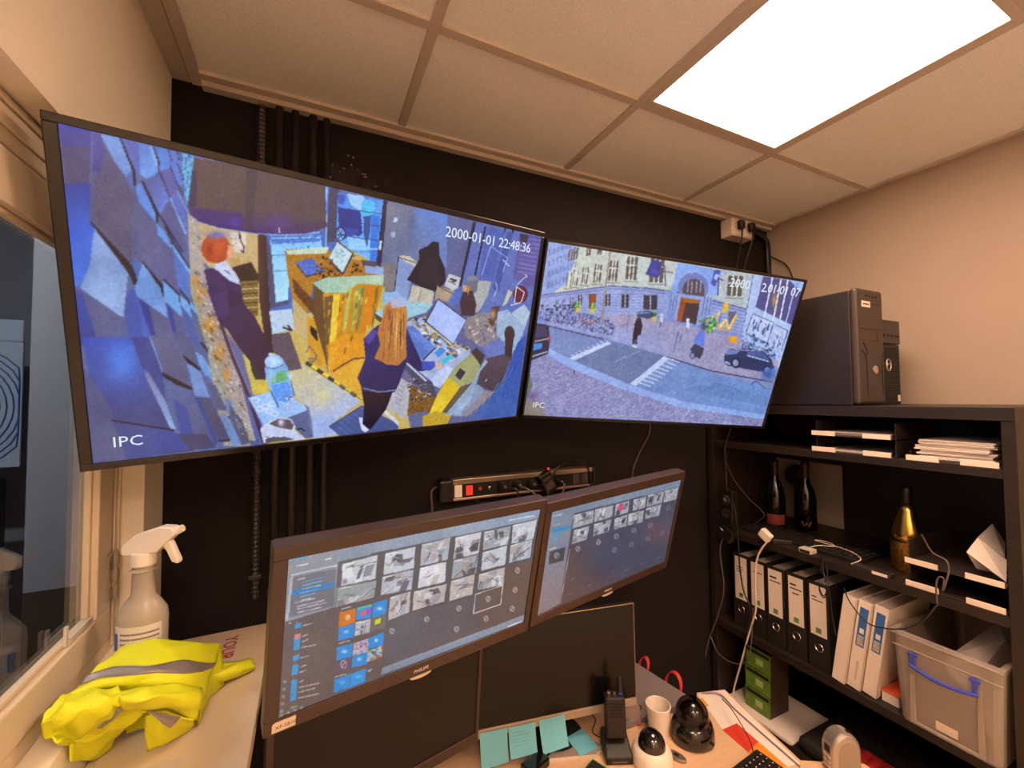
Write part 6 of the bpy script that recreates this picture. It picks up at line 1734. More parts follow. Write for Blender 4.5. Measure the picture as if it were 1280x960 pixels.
# loose brown lead from the screen foot to the charger
tag(MB().tube([(0.83, 1.225, DZ + 0.003), (0.84, 1.16, DZ + 0.003), (0.80, 1.12, DZ + 0.003), (0.812, 1.075, DZ + 0.006)], 0.0016, 6).build('charger_lead', mat('brown_cable', (70, 48, 36), 0.5), loc=(0.75, 1.09, DZ)), 'thin brown lead running from the monitor foot to the charger', 'cable')
t = thing('clear_pouch', 'clear plastic pouch with red edge leaning behind the radio', 'pouch', (0.865, 1.0, DZ))
P4 = [px(780, 905, 2, DZ + 0.004), px(801, 906, 2, DZ + 0.004)]
q0, q1 = P4[0], P4[1]
up_ = Vector((0.008, 0.016, 0.055))
MB().loft([[q0, q1], [q0 + up_, q1 + up_]]).build('sleeve', frosted_mat('clear_pouch_plastic', (200, 176, 166), 0.4, 0.45), t, solid=0.001)
MB().tube([q0 + Vector((0, 0, 0.002)), q1 + Vector((0, 0, 0.002))], 0.003, 6).build('red_edge', m_red, t)
# flyer with red and orange blocks at the desk's right end
ft_ = thing('flyer', 'white printed flyer with red and orange blocks at the desk end', 'flyer', (1.17, 0.9, DZ))
fl = on_desk([(872, 868), (905, 862), (1001, 955), (960, 962), (935, 940), (903, 912)], DZ + 0.001)
slab(fl, DZ + EPS, DZ + 0.0012).build('sheet', m_paper, ft_)
slab(on_desk([(903, 912), (921, 904), (948, 927), (935, 940)], DZ + 0.0014), DZ + 0.0013, DZ + 0.0015).build('red_block', mat('red_print', (206, 58, 40), 0.6), ft_)
slab(on_desk([(935, 940), (948, 927), (984, 958), (960, 961)], DZ + 0.0014), DZ + 0.0013, DZ + 0.0015).build('orange_block', mat('orange_print', (226, 140, 40), 0.6), ft_)
slab(on_desk([(872, 874), (878, 872), (886, 882), (880, 886)], DZ + 0.0014), DZ + 0.0013, DZ + 0.0015).build('yellow_mark', mat('yellow_print', (206, 160, 60), 0.6), ft_)
# small black keypad in front
M = T(1.055 * KD, 0.765 * KD, DZ + EPS) @ Matrix.Rotation(0.10, 4, 'Z')
t = thing('keypad', 'small black keypad with pale markings at the lower picture edge', 'keypad', M=M)
MB().bx(-0.085, 0.065, -0.05, 0.03, 0, 0.014, M).build('case', m_key, t, bevel=0.003)
kk = MB().bx(-0.0065, 0.0065, -0.0065, 0.0065, 0, 0.004)
kf = None
for r_ in range(4):
    for c_ in range(8):
        if kf is None:
            kf = kk.build('key', m_key, world=False, bevel=0.001, seg=1); o = kf
        else:
            o = kf.copy(); C.objects.link(o)
        o.parent = t; o.location = (-0.074 + 0.0178 * c_, -0.040 + 0.0165 * r_, 0.0138)
mk = MB()
for r_ in range(4):
    for c_ in range(8):
        mk.bx(-0.077 + 0.0178 * c_, -0.072 + 0.0178 * c_, -0.041 + 0.0165 * r_, -0.039 + 0.0165 * r_, 0.0179, 0.0182, M)
mk.build('key_marking', m_lbl, t, kind='stuff')
tag(MB().tube([M @ Vector((0.05, 0.03, 0.008)), M @ Vector((0.062, 0.050, 0.03)), M @ Vector((0.10, 0.12, 0.05)), M @ Vector((0.15, 0.19, 0.03))], 0.0016, 6).build('keypad_lead', m_dark, loc=(1.12, 0.83, DZ + 0.01)), 'thin dark lead rising from the small keypad', 'cable')
# silver device with rounded top
m_sil = mat('silver_device_plastic', (186, 178, 166), 0.26, metal=0.7)
M = T(1.262 * KD, 0.668 * KD, DZ + EPS) @ Matrix.Rotation(-0.38, 4, 'Z') @ KS
t = thing('desk_phone', 'silver cordless phone with rounded top standing at the desk end', 'phone', M=M)
prof = [(-0.040, 0.0), (0.040, 0.0)] + [(0.040 * math.cos(q), 0.055 + 0.046 * math.sin(q)) for q in np.linspace(0, math.pi, 17)]
RX = Matrix.Rotation(math.pi / 2, 4, 'X')
MB().prism(prof, -0.022, 0.022, M @ T(0, 0.0, 0.004) @ RX).build('body', m_sil, t, bevel=0.010, seg=4)
inner = [(-0.027, 0.012), (0.027, 0.012)] + [(0.027 * math.cos(q), 0.052 + 0.034 * math.sin(q)) for q in np.linspace(0, math.pi, 13)]
MB().prism(inner, 0.0, 0.0025, M @ T(0.002, -0.0205, 0.004) @ RX).build('back_panel', mat('warm_grey_panel', (150, 136, 120), 0.45), t, bevel=0.001)
MB().bx(-0.0415, -0.0385, -0.010, 0.006, 0.052, 0.070, M).build('display', m_dark, t, bevel=0.001)
for r_ in range(3):
    for c_ in range(2):
        MB().bx(-0.0425, -0.0385, -0.012 + 0.012 * c_, -0.003 + 0.012 * c_, 0.014 + 0.012 * r_, 0.022 + 0.012 * r_, M).build('key', m_lip, t, bevel=0.001)
MB().bx(0.008, 0.016, -0.010, -0.002, 0.1015, 0.1045, M).build('slot', m_dark, t)
# red ribbed cloth on the sleeve in the bookcase
rp = px(1088, 958, 2, S4 + 0.065)
rc = MB()
rows = []
for i in range(9):
    rows.append([(rp.x - 0.02 + 0.013 * i, rp.y - 0.06 + 0.011 * j, S4 + 0.0535 + 0.016 * math.sin(math.pi * i / 8) * (0.6 + 0.4 * math.cos(j * 2.1))) for j in range(12)])
rc.loft(rows)
tag(rc.build('red_cloth', mat('red_folded_cloth', (196, 44, 40), 0.7), loc=(rp.x + 0.03, rp.y, S4 + 0.0535), smooth=True, solid=0.0016), 'folded red cloth lying on the black sleeve in the bookcase', 'cloth')
# ------------------------------------------------------------------ spray bottle on the white worktop
m_spray = frosted_mat('milky_bottle_plastic', (226, 212, 192), 0.45, 0.12)
m_trig = mat('white_trigger_plastic', (232, 222, 208), 0.4)
sx, sy = -0.2905, 1.072
t = thing('spray_bottle', 'milky white trigger spray bottle standing in the window corner', 'spray bottle', (sx, sy, LZ))
RB = T(sx, sy, LZ) @ Matrix.Rotation(-0.35, 4, 'Z')
MB().lathe([(0.0, 0.0006), (0.038, 0.0006), (0.0425, 0.006), (0.043, 0.185), (0.041, 0.200), (0.030, 0.217), (0.0205, 0.230), (0.0190, 0.25), (0.0185, 0.287)], 32, RB, cap=False, squash=0.78).build('body', m_spray, t, smooth=True)
MB().lathe([(0.0195, 0.287), (0.0200, 0.289), (0.0200, 0.310), (0.0185, 0.312)], 24, RB).build('collar', m_trig, t)
MB().lathe([(0.016, 0.0), (0.023, 0.004), (0.016, 0.008)], 16, RB @ T(0.0, 0, 0.273), squash=0.9).build('neck_ring', m_spray, t)
HM = RB @ T(0, 0.0, 0.309) @ Matrix.Rotation(math.pi / 2, 4, 'X')
prof = [(-0.034, 0.002), (-0.030, -0.002), (0.030, 0.003), (0.034, 0.008), (0.060, 0.034), (0.062, 0.044), (0.054, 0.050), (0.034, 0.052), (-0.010, 0.038), (-0.034, 0.016)]
MB().prism(prof, -0.012, 0.012, HM).build('spray_head', m_trig, t, bevel=0.004, seg=3)
MB().prism([(0.040, 0.026), (0.052, 0.022), (0.068, -0.016), (0.066, -0.022), (0.054, -0.018), (0.044, 0.004), (0.036, 0.014)], -0.007, 0.007, HM).build('trigger', m_trig, t, bevel=0.003)
MB().cyl(HM @ Vector((0.058, 0.040, 0)), HM @ Vector((0.070, 0.046, 0)), 0.008, 0.007, 14).build('nozzle', m_trig, t)
rws = [[tuple(RB @ Vector((0.0436 * math.cos(q), 0.0436 * 0.78 * math.sin(q), z))) for q in np.linspace(-2.35, -0.30, 15)] for z in (0.06, 0.182)]
lb = MB().loft(rws).build('label', mat('printed_white_label', (216, 206, 200), 0.5), t, solid=0.0005)
pr = MB()
for k in range(9):
    rw = [[tuple(RB @ Vector((0.0441 * math.cos(q), 0.0441 * 0.78 * math.sin(q), z))) for q in np.linspace(-1.95, -0.42, 9)] for z in (0.095 + 0.009 * k, 0.0985 + 0.009 * k)]
    pr.loft(rw)
pr.build('label_print', mat('grey_print_ink', (128, 118, 132), 0.6), lb, kind='stuff')
rw = [[tuple(RB @ Vector((0.0441 * math.cos(q), 0.0441 * 0.78 * math.sin(q), z))) for q in np.linspace(-2.34, -2.08, 4)] for z in (0.138, 0.170)]
MB().loft(rw).build('blue_mark', m_blue, lb)

# ------------------------------------------------------------------ yellow safety vest
m_hi = mat('fluorescent_yellow_cloth', (222, 226, 24), 0.65, var=0.06, scale=25, bump=0.25, bscale=220)
m_ref = mat('grey_reflective_tape', (140, 130, 124), 0.4, metal=0.2)
def vp(x, y, z):
    P = px(x, y, 2, z)
    lim = -0.327 if z < 1.2 else -0.352
    if P.x < lim:
        P = px(x, y, 0, lim)
    return P
def cat(P, n):
    out = []
    for i in range(len(P) - 1):
        a = P[i - 1] if i else P[0] * 2 - P[1]
        b, c = P[i], P[i + 1]
        d = P[i + 2] if i + 2 < len(P) else P[-1] * 2 - P[-2]
        for k in range(n):
            s = k / n
            out.append(0.5 * ((2 * b) + (c - a) * s + (2 * a - 5 * b + 4 * c - d) * s * s + (3 * b - a - 3 * c + d) * s ** 3))
    out.append(P[-1])
    return out
def patch(grid, n=6, amp=0.0018, seed=0):
    g = np.random.default_rng(seed)
    ph = g.uniform(0, 6, 4)
    R_ = [cat([vp(*q) for q in row], n) for row in grid]
    cols = [cat([R_[i][j] for i in range(len(R_))], n) for j in range(len(R_[0]))]
    m = []
    for i in range(len(cols[0])):
        row = []
        for j in range(len(cols)):
            p_ = cols[j][i].copy()
            w = 1.6 * (1 - 1.6 * abs(math.sin(j * 0.20 + i * 0.42 + ph[0]))) + 1.1 * (1 - 1.6 * abs(math.sin(j * 0.31 - i * 0.22 + ph[1]))) + 0.5 * math.sin(i * 0.9 + ph[2] + j * 0.2)
            p_.z += amp * w
            row.append(p_)
        m.append(row)
    return m
vest = thing('safety_vest', 'crumpled fluorescent yellow safety vest with grey tape on the white worktop', 'vest', (-0.24, 1.02, LZ))
A = [[(150, 812, 1.262), (170, 803, 1.268), (190, 799, 1.272), (215, 800, 1.262), (245, 802, 1.236), (276, 805, 1.196)],
     [(128, 828, 1.264), (152, 817, 1.270), (186, 811, 1.274), (216, 810, 1.264), (248, 812, 1.238), (273, 814, 1.198)],
     [(110, 844, 1.262), (140, 836, 1.266), (180, 834, 1.270), (215, 828, 1.260), (245, 828, 1.234), (270, 829, 1.194)],
     [(99, 856, 1.258), (130, 848, 1.262), (178, 845, 1.264), (213, 842, 1.254), (243, 844, 1.228), (262, 845, 1.190)],
     [(72, 879, 1.250), (108, 864, 1.252), (150, 858, 1.250), (190, 859, 1.244), (230, 861, 1.218), (260, 859, 1.180)],
     [(60, 897, 1.220), (96, 884, 1.215), (142, 874, 1.210), (190, 874, 1.205), (230, 876, 1.185), (257, 872, 1.150)]]
gA = patch(A, 6, 0.0013, 1)
dn = lambda p_, k: Vector((p_.x * (1 - 0.03 * k), p_.y - 0.012 * k, LZ + 0.006 + (p_.z - LZ) * (0.55 if k == 1 else 0.0)))
back = [[dn(p_, 2) for p_ in gA[0]], [dn(p_, 1) for p_ in gA[0]]]
MB().loft(back + gA).build('back_panel', m_hi, vest, smooth=True, solid=0.002)
side = [[Vector((p_.x - 0.004, p_.y, p_.z)) for p_ in [r[-1] for r in gA]], [Vector((p_.x - 0.010, p_.y - 0.004, (p_.z + LZ) / 2)) for p_ in [r[-1] for r in gA]], [Vector((p_.x - 0.012, p_.y - 0.006, LZ + 0.004)) for p_ in [r[-1] for r in gA]]]
MB().loft(side).build('side_fold', m_hi, vest, smooth=True, solid=0.002)
stp = MB().loft([[p_ + Vector((0, -0.0008, 0.0024)) for p_ in row] for row in gA[12:19]])
stp.build('reflective_tape', m_ref, vest, smooth=True, solid=0.0006, label='grey reflective tape')
B_ = [[(62, 884, 1.246), (84, 870, 1.252), (112, 861, 1.254), (140, 861, 1.252), (152, 863, 1.246)],
      [(52, 903, 1.240), (74, 889, 1.262), (104, 876, 1.266), (134, 872, 1.262), (152, 875, 1.250)],
      [(55, 918, 1.210), (80, 907, 1.240), (110, 894, 1.248), (136, 889, 1.242), (150, 884, 1.232)],
      [(70, 927, 1.170), (96, 925, 1.182), (121, 913, 1.198), (138, 901, 1.206), (147, 892, 1.205)],
      [(72, 928, 1.120), (98, 928, 1.122), (123, 917, 1.125), (140, 905, 1.130), (149, 896, 1.135)]]
MB().loft(patch(B_, 7, 0.0030, 2)).build('rolled_side', m_hi, vest, smooth=True, solid=0.002)
C_ = [[(146, 863, 1.250), (180, 859, 1.250), (215, 857, 1.238), (252, 858, 1.200)],
      [(150, 876, 1.252), (180, 873, 1.254), (215, 870, 1.238), (253, 874, 1.196)],
      [(152, 889, 1.222), (177, 885, 1.226), (205, 887, 1.212), (246, 899, 1.160)]]
MB().loft(patch(C_, 7, 0.0020, 3)).build('front_flap', m_hi, vest, smooth=True, solid=0.002)
D_ = [[(150, 885, 1.208), (164, 882, 1.212), (184, 888, 1.205)], [(118, 912, 1.188), (145, 901, 1.192), (170, 902, 1.180)], [(90, 926, 1.158), (120, 930, 1.160), (150, 915, 1.152)], [(88, 948, 1.124), (110, 954, 1.124), (140, 934, 1.119)]]
MB().loft(patch(D_, 7, 0.0030, 4)).build('lower_flap', m_hi, vest, smooth=True, solid=0.002)
E_ = [[(182, 893, 1.196), (205, 889, 1.198), (243, 899, 1.166)], [(181, 915, 1.160), (205, 912, 1.162), (242, 905, 1.140)], [(184, 937, 1.119), (206, 930, 1.120), (238, 912, 1.118)]]
MB().loft(patch(E_, 7, 0.0018, 5)).build('corner_flap', m_hi, vest, smooth=True, solid=0.002)
F_ = [[(256, 836, 1.150), (292, 826, 1.140), (312, 822, 1.128)], [(256, 848, 1.154), (292, 838, 1.148), (319, 831, 1.130)], [(256, 859, 1.124), (286, 851, 1.122), (318, 837, 1.119)]]
MB().loft(patch(F_, 6, 0.0020, 6)).build('shoulder_strap', m_hi, vest, smooth=True, solid=0.002)
for k, G_ in enumerate(([[(148, 884, 1.238), (154, 888, 1.234)], [(134, 899, 1.222), (140, 901, 1.220)], [(121, 911, 1.208), (128, 910, 1.206)]],
                        [[(184, 888, 1.212), (226, 896, 1.192)], [(196, 898, 1.196), (220, 904, 1.180)], [(205, 906, 1.182), (213, 910, 1.174)]])):
    rr = [[vp(*q) for q in row] for row in G_]
    MB().loft(rr).build('reflective_tape', m_ref, vest, solid=0.0008)
# printed sheets on the worktop
sh = [px(x, y, 2, LZ + 0.001) for x, y in ((262, 798), (299, 793), (291, 815), (283, 838), (264, 840))]
t = thing('printed_sheet', 'white sheet with red lettering half under the yellow vest', 'sheet', tuple(sh[1]))
slab(sh, LZ + 0.0005, LZ + 0.0009).build('paper', mat('greyish_sheet', (196, 180, 164), 0.5), t)
q0, q1 = px(283, 797, 2, LZ + 0.001), px(271, 832, 2, LZ + 0.001)
dr = (q1 - q0).normalized()
text_mesh('red_lettering', 'YOUR', 0.040, mat('red_lettering_ink', (170, 30, 44), 0.6), t, frame_from(q0 + Vector((0, 0, 0.0003)), dr, Vector((-dr.y, dr.x, 0))), extrude=0.0001, bold=0.0004)
sh = [px(x, y, 2, LZ + 0.001) for x, y in ((178, 961), (203, 951), (229, 946), (224, 961))]
tag(slab(sh, LZ + 0.0005, LZ + 0.0009).build('printed_sheet', mat('greyish_sheet', (196, 180, 164), 0.5), loc=tuple(sh[0])), 'pale sheet in front of the yellow vest at the worktop edge', 'sheet')

# ------------------------------------------------------------------ black conduits on the back wall
m_pipe = mat('black_painted_pipe', (36, 29, 26), 0.5)
for k, (x, r_) in enumerate(((-0.085, 0.0105), (-0.044, 0.0105), (0.002, 0.0105), (0.038, 0.0095))):
    t = thing('conduit_pipe', ['black painted conduit pipe nearest the left corner', 'black painted conduit pipe, second from the left corner', 'black painted conduit pipe, third from the left corner', 'black painted conduit pipe, fourth from the left corner'][k], 'pipe', (x, YB - 0.013, 1.1), group='conduits on the black wall')
    MB().cyl((x, YB - 0.013, LZ + 0.002 if x < -0.06 else 0.76), (x, YB - 0.013, ZC - 0.02), r_, seg=12).build('pipe', m_pipe, t, smooth=True)
    for z in (1.20,):
        MB().bx(x - 0.016, x + 0.016, YB - 0.026, YB - 0.001, z - 0.008, z + 0.008).build('clip', m_pipe, t, bevel=0.002)
t = thing('corrugated_hose', 'black corrugated hose hanging left of the conduit pipes', 'hose', (-0.125, YB - 0.014, 1.2))
hp = [(0.0095 + 0.0018 * (k % 2), 0.006 * k) for k in range(226)]
MB().lathe(hp, 10, T(-0.128, YB - 0.015, 1.19)).build('hose', m_pipe, t)
for z in (1.25,):
    MB().bx(-0.144, -0.112, YB - 0.028, YB - 0.001, z - 0.006, z + 0.006).build('clip', m_pipe, t, bevel=0.002)
# broken plaster above the left television
cp = px(432, 212, 1, YB)
ch = MB()
g = np.random.default_rng(21)
for k in range(16):
    x, z = cp.x + g.normal(0, 0.06), cp.z + g.normal(0, 0.028)
    r_ = g.uniform(0.0015, 0.0045)
    ch.prism([(r_ * g.uniform(0.6, 1.3) * math.cos(q), r_ * g.uniform(0.6, 1.3) * math.sin(q)) for q in np.linspace(0, 2 * math.pi, 6)[:-1]], 0, 0.002, T(x, YB - 0.0002, z) @ RX)
wb = bpy.data.objects['wall_back']
ch.build('plaster_chip', mat('bare_plaster', (140, 118, 98), 0.8), wb, kind='stuff')
dm = MB()
for k in range(9):
    x, z = cp.x + g.normal(0.01, 0.05), cp.z + g.normal(-0.005, 0.018)
    r_ = g.uniform(0.012, 0.026)
    dm.prism([(r_ * g.uniform(0.7, 1.3) * math.cos(q), r_ * g.uniform(0.6, 1.1) * math.sin(q)) for q in np.linspace(0, 2 * math.pi, 9)[:-1]], 0, 0.0006 + 0.0002 * k, T(x, YB, z) @ RX)
dm.build('filler_patch', m_dark, wb, kind='stuff')

# ------------------------------------------------------------------ power strip on the wall
m_alu = mat('brushed_aluminium', (186, 166, 142), 0.35, metal=0.9)
m_bk = mat('black_strip_plastic', (24, 20, 18), 0.4)
z0, z1, x0, x1 = 1.395, 1.463, 0.415, 0.955
ps = thing('power_strip', 'aluminium power strip with lit red switch on the black wall', 'power strip', (0.69, YB, z0))
MB().bx(x0, x1, YB - 0.045, YB - 0.001, z1 - 0.016, z1).build('upper_rail', m_alu, ps, bevel=0.002)
MB().bx(x0, x1, YB - 0.045, YB - 0.001, z0, z0 + 0.008).build('lower_rail', m_alu, ps, bevel=0.002)
MB().bx(x0, x1, YB - 0.042, YB - 0.001, z0 + 0.008, z1 - 0.016).build('face', m_bk, ps)
MB().bx(x0 - 0.045, x0, YB - 0.050, YB - 0.001, z0 - 0.002, z1 + 0.001).build('end_cap', m_bk, ps, bevel=0.008, seg=3)
MB().bx(x1, x1 + 0.012, YB - 0.048, YB - 0.001, z0, z1).build('end_cap', m_bk, ps, bevel=0.004)
MB().bx(x0 + 0.005, x0 + 0.030, YB - 0.0435, YB - 0.042, z0 + 0.011, z1 - 0.018).build('label', m_lbl, ps)
MB().bx(x0 + 0.040, x0 + 0.068, YB - 0.045, YB - 0.042, z0 + 0.012, z1 - 0.019).build('switch_frame', m_dark, ps, bevel=0.001)
MB().bx(x0 + 0.043, x0 + 0.065, YB - 0.048, YB - 0.045, z0 + 0.015, z1 - 0.022).build('switch', emission('lit_red_switch', (1.0, 0.035, 0.02), 1.3), ps, bevel=0.001, label='lit red rocker switch')
zc_ = (z0 + z1) / 2 - 0.003
for k in range(2):
    MB().lathe([(0.006, 0), (0.006, 0.004), (0.004, 0.005)], 12, T(x0 + 0.092 + 0.034 * k, YB - 0.042, zc_) @ RX).build('fuse_button', mat('red_brown_button', (150, 50, 40), 0.4) if k == 0 else m_ring, ps)
xs = [x0 + 0.170 + 0.055 * k for k in range(5)] 
for k, x in enumerate(xs):
    MB().lathe([(0.021, 0.0), (0.021, 0.0008), (0.018, 0.0012)], 20, T(x, YB - 0.042, zc_) @ RX).build('socket', m_dark, ps)
for k in range(2):
    MB().bx(x0 + 0.455 + 0.04 * k, x0 + 0.480 + 0.04 * k, YB - 0.0435, YB - 0.042, z0 + 0.013, z1 - 0.020).build('rating_plate', mat('dark_rating_print', (80, 72, 66), 0.5, var=0.8, scale=300), ps)
m_cab = mat('black_cable', (22, 19, 18), 0.45)
m_cabg = mat('grey_cable', (84, 74, 68), 0.45)
for k, (x, c_, pts) in enumerate(((xs[0], m_cab, [(0.0, -0.03, 0), (0.03, -0.055, -0.005), (0.035, -0.05, -0.06), (0.02, -0.03, -0.16)]),
                               (xs[1], m_cabg, [(0.0, -0.03, 0), (0.02, -0.06, -0.01), (0.07, -0.06, -0.06), (0.10, -0.03, -0.18)]),
                               (xs[2], m_cab, [(0.0, -0.03, 0), (0.03, -0.06, 0.01), (0.08, -0.055, 0.06), (0.16, -0.02, 0.075), (0.235, -0.006, 0.04), (0.26, -0.004, -0.10)]),
                               (xs[4], m_cabg, [(0.0, -0.03, 0), (-0.01, -0.06, -0.01), (-0.03, -0.05, -0.06), (-0.03, -0.02, -0.11)]))):
    t = thing('power_plug', ['black plug nearest the red switch of the wall power strip', 'black plug with grey lead, second on the wall power strip', 'black plug whose lead arches over the wall power strip', 'black plug with grey lead at the far end of the strip'][k], 'plug', (x, YB - 0.045, zc_), group='plugs in the wall power strip')
    MB().lathe([(0.018, 0.0), (0.018, 0.014), (0.010, 0.026), (0.006, 0.034)], 16, T(x, YB - 0.0435, zc_) @ RX).build('plug_body', m_bk, t, smooth=True)
    MB().tube([(x + a, YB - 0.043 + b, zc_ + c) for a, b, c in pts], 0.0032, 6).build('lead', c_, t)
t = thing('power_adapter', 'black plug-in adapter with pale rating label hanging tilted on the strip', 'adapter', (xs[3], YB - 0.05, zc_))
MA = T(xs[3], YB - 0.0435, zc_ + 0.002) @ RX @ Matrix.Rotation(0.45, 4, 'Z')
MB().bx(-0.024, 0.024, -0.036, 0.036, 0.0, 0.03, MA).build('case', m_bk, t, bevel=0.003)
MB().bx(-0.017, 0.017, -0.022, 0.022, 0.0302, 0.0306, MA).build('rating_label', mat('dark_rating_print', (80, 72, 66), 0.5, var=0.8, scale=300), t)
MB().tube([MA @ Vector((-0.012, -0.036, 0.015)), MA @ Vector((-0.03, -0.07, 0.02)), MA @ Vector((-0.05, -0.13, 0.015))], 0.0022, 6).build('lead', m_cabg, t)
MB().bx(xs[3] + 0.028, xs[3] + 0.034, YB - 0.020, YB - 0.014, z1, z1 + 0.008).build('red_indicator', emission('lit_red_dot', (1.0, 0.05, 0.03), 0.9), ps)
t = tag(MB().tube([(x0 - 0.040, YB - 0.012, z0 + 0.045), (x0 - 0.062, YB - 0.012, z0 + 0.030), (x0 - 0.060, YB - 0.012, z0 - 0.04), (x0 - 0.068, YB - 0.012, z0 - 0.20), (x0 - 0.05, YB - 0.012, z0 - 0.6)], 0.004, 8).build('strip_lead', m_cabg, loc=(x0 - 0.06, YB - 0.012, z0 - 0.3)), 'grey mains lead hanging from the power strip end cap', 'cable')
for k, (pts, c_, lab) in enumerate((([(0.50, -0.012, 1.385), (0.53, -0.012, 1.372), (0.60, -0.012, 1.362), (0.66, -0.012, 1.34)], m_cab, 'black lead drooping just below the power strip'),
                                    ([(0.50, -0.04, 1.340), (0.54, -0.04, 1.366), (0.60, -0.04, 1.355), (0.65, -0.04, 1.30)], m_cabg, 'grey lead arching above the front monitor'))):
    tag(MB().tube([(a, YB + b, c) for a, b, c in pts] + [(pts[-1][0], YB + pts[-1][1], 1.0)], 0.0035, 6).build('lead', c_, loc=(0.58, YB - 0.03, 1.3)), lab, 'cable')
# lead hanging from the right television
w0 = px(812, 540, 1, YB - 0.012); w1 = px(800, 565, 1, YB - 0.012); w2 = px(791, 590, 1, YB - 0.012); w3 = px(790, 640, 1, YB - 0.012)
tag(MB().tube([w0 + Vector((0, 0, 0.1)), w0, w1, w2, w3], 0.0028, 6).build('screen_lead', m_cabg, loc=tuple(w3)), 'thin lead hanging down below the right television', 'cable')

# ------------------------------------------------------------------ double socket under the ceiling
m_sock = mat('white_socket_plastic', (214, 200, 186), 0.4)
sa, sb = 1.735, 1.885
t = thing('wall_socket', 'white surface-mounted double socket in the top right corner', 'socket', (1.81, YB, 2.455))
MB().bx(sa, sb, YB - 0.062, YB - 0.001, 2.462, 2.546).build('housing', m_sock, t, bevel=0.004)
for k in range(2):
    xx = sa + 0.004 + 0.071 * k
    fr_ = MB(); fr_.bx(xx, xx + 0.069, YB - 0.066, YB - 0.062, 2.466, 2.542); f_ = fr_.build('cover_frame', m_sock, t, bevel=0.002)
    MB().lathe([(0.026, 0), (0.026, 0.0008)], 20, T(xx + 0.0345, YB - 0.0662, 2.504) @ RX).build('socket_well', mat('shaded_socket_plastic', (190, 176, 162), 0.5), f_)
for k in range(2):
    xx = sa + 0.0385 + 0.071 * k
    tt = thing('power_plug', ['black plug in the left half of the corner socket', 'black plug in the right half of the corner socket'][k], 'plug', (xx, YB - 0.07, 2.50), group='plugs in the corner socket')
    MB().bx(xx - 0.016, xx + 0.016, YB - 0.092, YB - 0.0675, 2.488, 2.528).build('plug_body', m_bk, tt, bevel=0.007, seg=3)
    tgt = px(948 - 0 if k == 0 else 941, 338, 1, 1.06) if False else None
    MB().tube([(xx, YB - 0.085, 2.49), (xx + 0.002, YB - 0.078, 2.44), (xx + 0.008 * (1 - 2 * k), YB - 0.05, 2.34), (xx + 0.010 * (1 - 2 * k), YB - 0.03, 2.2), (xx, YB - 0.03, 1.85)], 0.0035, 6).build('lead', m_cab, tt)
bun = MB()
for k in range(4):
    r_ = 0.012 * k
    bun.tube([(sb + 0.01 + 0.004 * k, YB - 0.018 - 0.004 * k, 2.535 - 0.004 * k), (XR - 0.07 + 0.008 * k, YB - 0.02, 2.530 - 0.01 * k), (XR - 0.035 + 0.006 * k, YB - 0.02, 2.48), (XR - 0.03 + 0.006 * k, YB - 0.02, 2.36), (XR - 0.045, YB - 0.03 - 0.004 * k, 2.20), (XR - 0.06, YB - 0.06, 2.0), (XR - 0.06, YB - 0.03, 1.75)], 0.0085 - 0.001 * k, 8)
tag(bun.build('cable_bundle', m_cab, loc=(XR - 0.05, YB - 0.03, 1.8), kind=None), 'thick black cable bundle running down the top right corner', 'cable')
c0, c1 = px(956, 318, 0, XR - 0.012), px(986, 336, 0, XR - 0.03)
tag(MB().tube([c0, (c0 + c1) / 2 + Vector((0, 0, 0.01)), c1, c1 + Vector((-0.05, -0.08, -0.20))], 0.0032, 6).build('corner_lead', m_cab, loc=tuple(c1)), 'thin black lead crossing from the corner behind the right television', 'cable')

# ------------------------------------------------------------------ cables and blocks at the bookcase
t = thing('socket_block', 'black extension block hanging at the corner end of the bookcase', 'power strip', (1.575, 1.222, 1.20))
MB().bx(1.555, 1.592, 1.196, 1.252, 1.200, 1.335).build('block', m_bk, t, bevel=0.004)
RYM = Matrix.Rotation(-math.pi / 2, 4, 'Y')
for k in range(2):
    MB().lathe([(0.019, 0.0), (0.020, 0.003), (0.016, 0.003), (0.015, 0.0005)], 20, T(1.5545, 1.224, 1.298 - 0.055 * k) @ RYM).build('socket_ring', m_cabg if k == 0 else m_dark, t)
MB().tube([(1.574, 1.232, 1.335), (1.575, 1.235, 1.42), (1.572, 1.236, 1.50), (1.580, 1.225, 1.56), (1.584, 1.20, 1.62)], 0.0038, 8).build('lead', m_cab, t)
MB().lathe([(0.015, 0.0), (0.014, 0.012), (0.007, 0.02)], 16, T(1.5545, 1.224, 1.298) @ RYM).build('plug', m_bk, t)
def cable(name, lab, pts, r_, m, group=None):
    P = [Vector(p_) for p_ in pts]
    lo = min(P, key=lambda v: v.z)
    return tag(MB().tube(P, r_, 7).build(name, m, loc=tuple(lo)), lab, 'cable', group)
def fp(x, y, d=1.575):
    return px(x, y, 0, d)
m_cabw = mat('white_cable', (206, 186, 166), 0.5)
m_cabp = mat('mauve_cable', (140, 120, 132), 0.5)
cable('lead', 'black lead dropping from the extension block across the first binders', [fp(917, 628, 1.545), fp(920, 645, 1.55), fp(923, 680), fp(925, 712), fp(930, 740), fp(938, 762), fp(934, 790), fp(931, 840)], 0.0030, m_cab)
t = thing('white_plug', 'white plug with thick white cable on the binder shelf edge', 'plug', tuple(fp(958, 668, 1.60)))
MW = T(*fp(957, 669, 1.585)) @ Matrix.Rotation(0.6, 4, 'X')
MB().bx(-0.012, 0.012, -0.022, 0.022, -0.018, 0.018, MW).build('plug_body', m_wd, t, bevel=0.005)
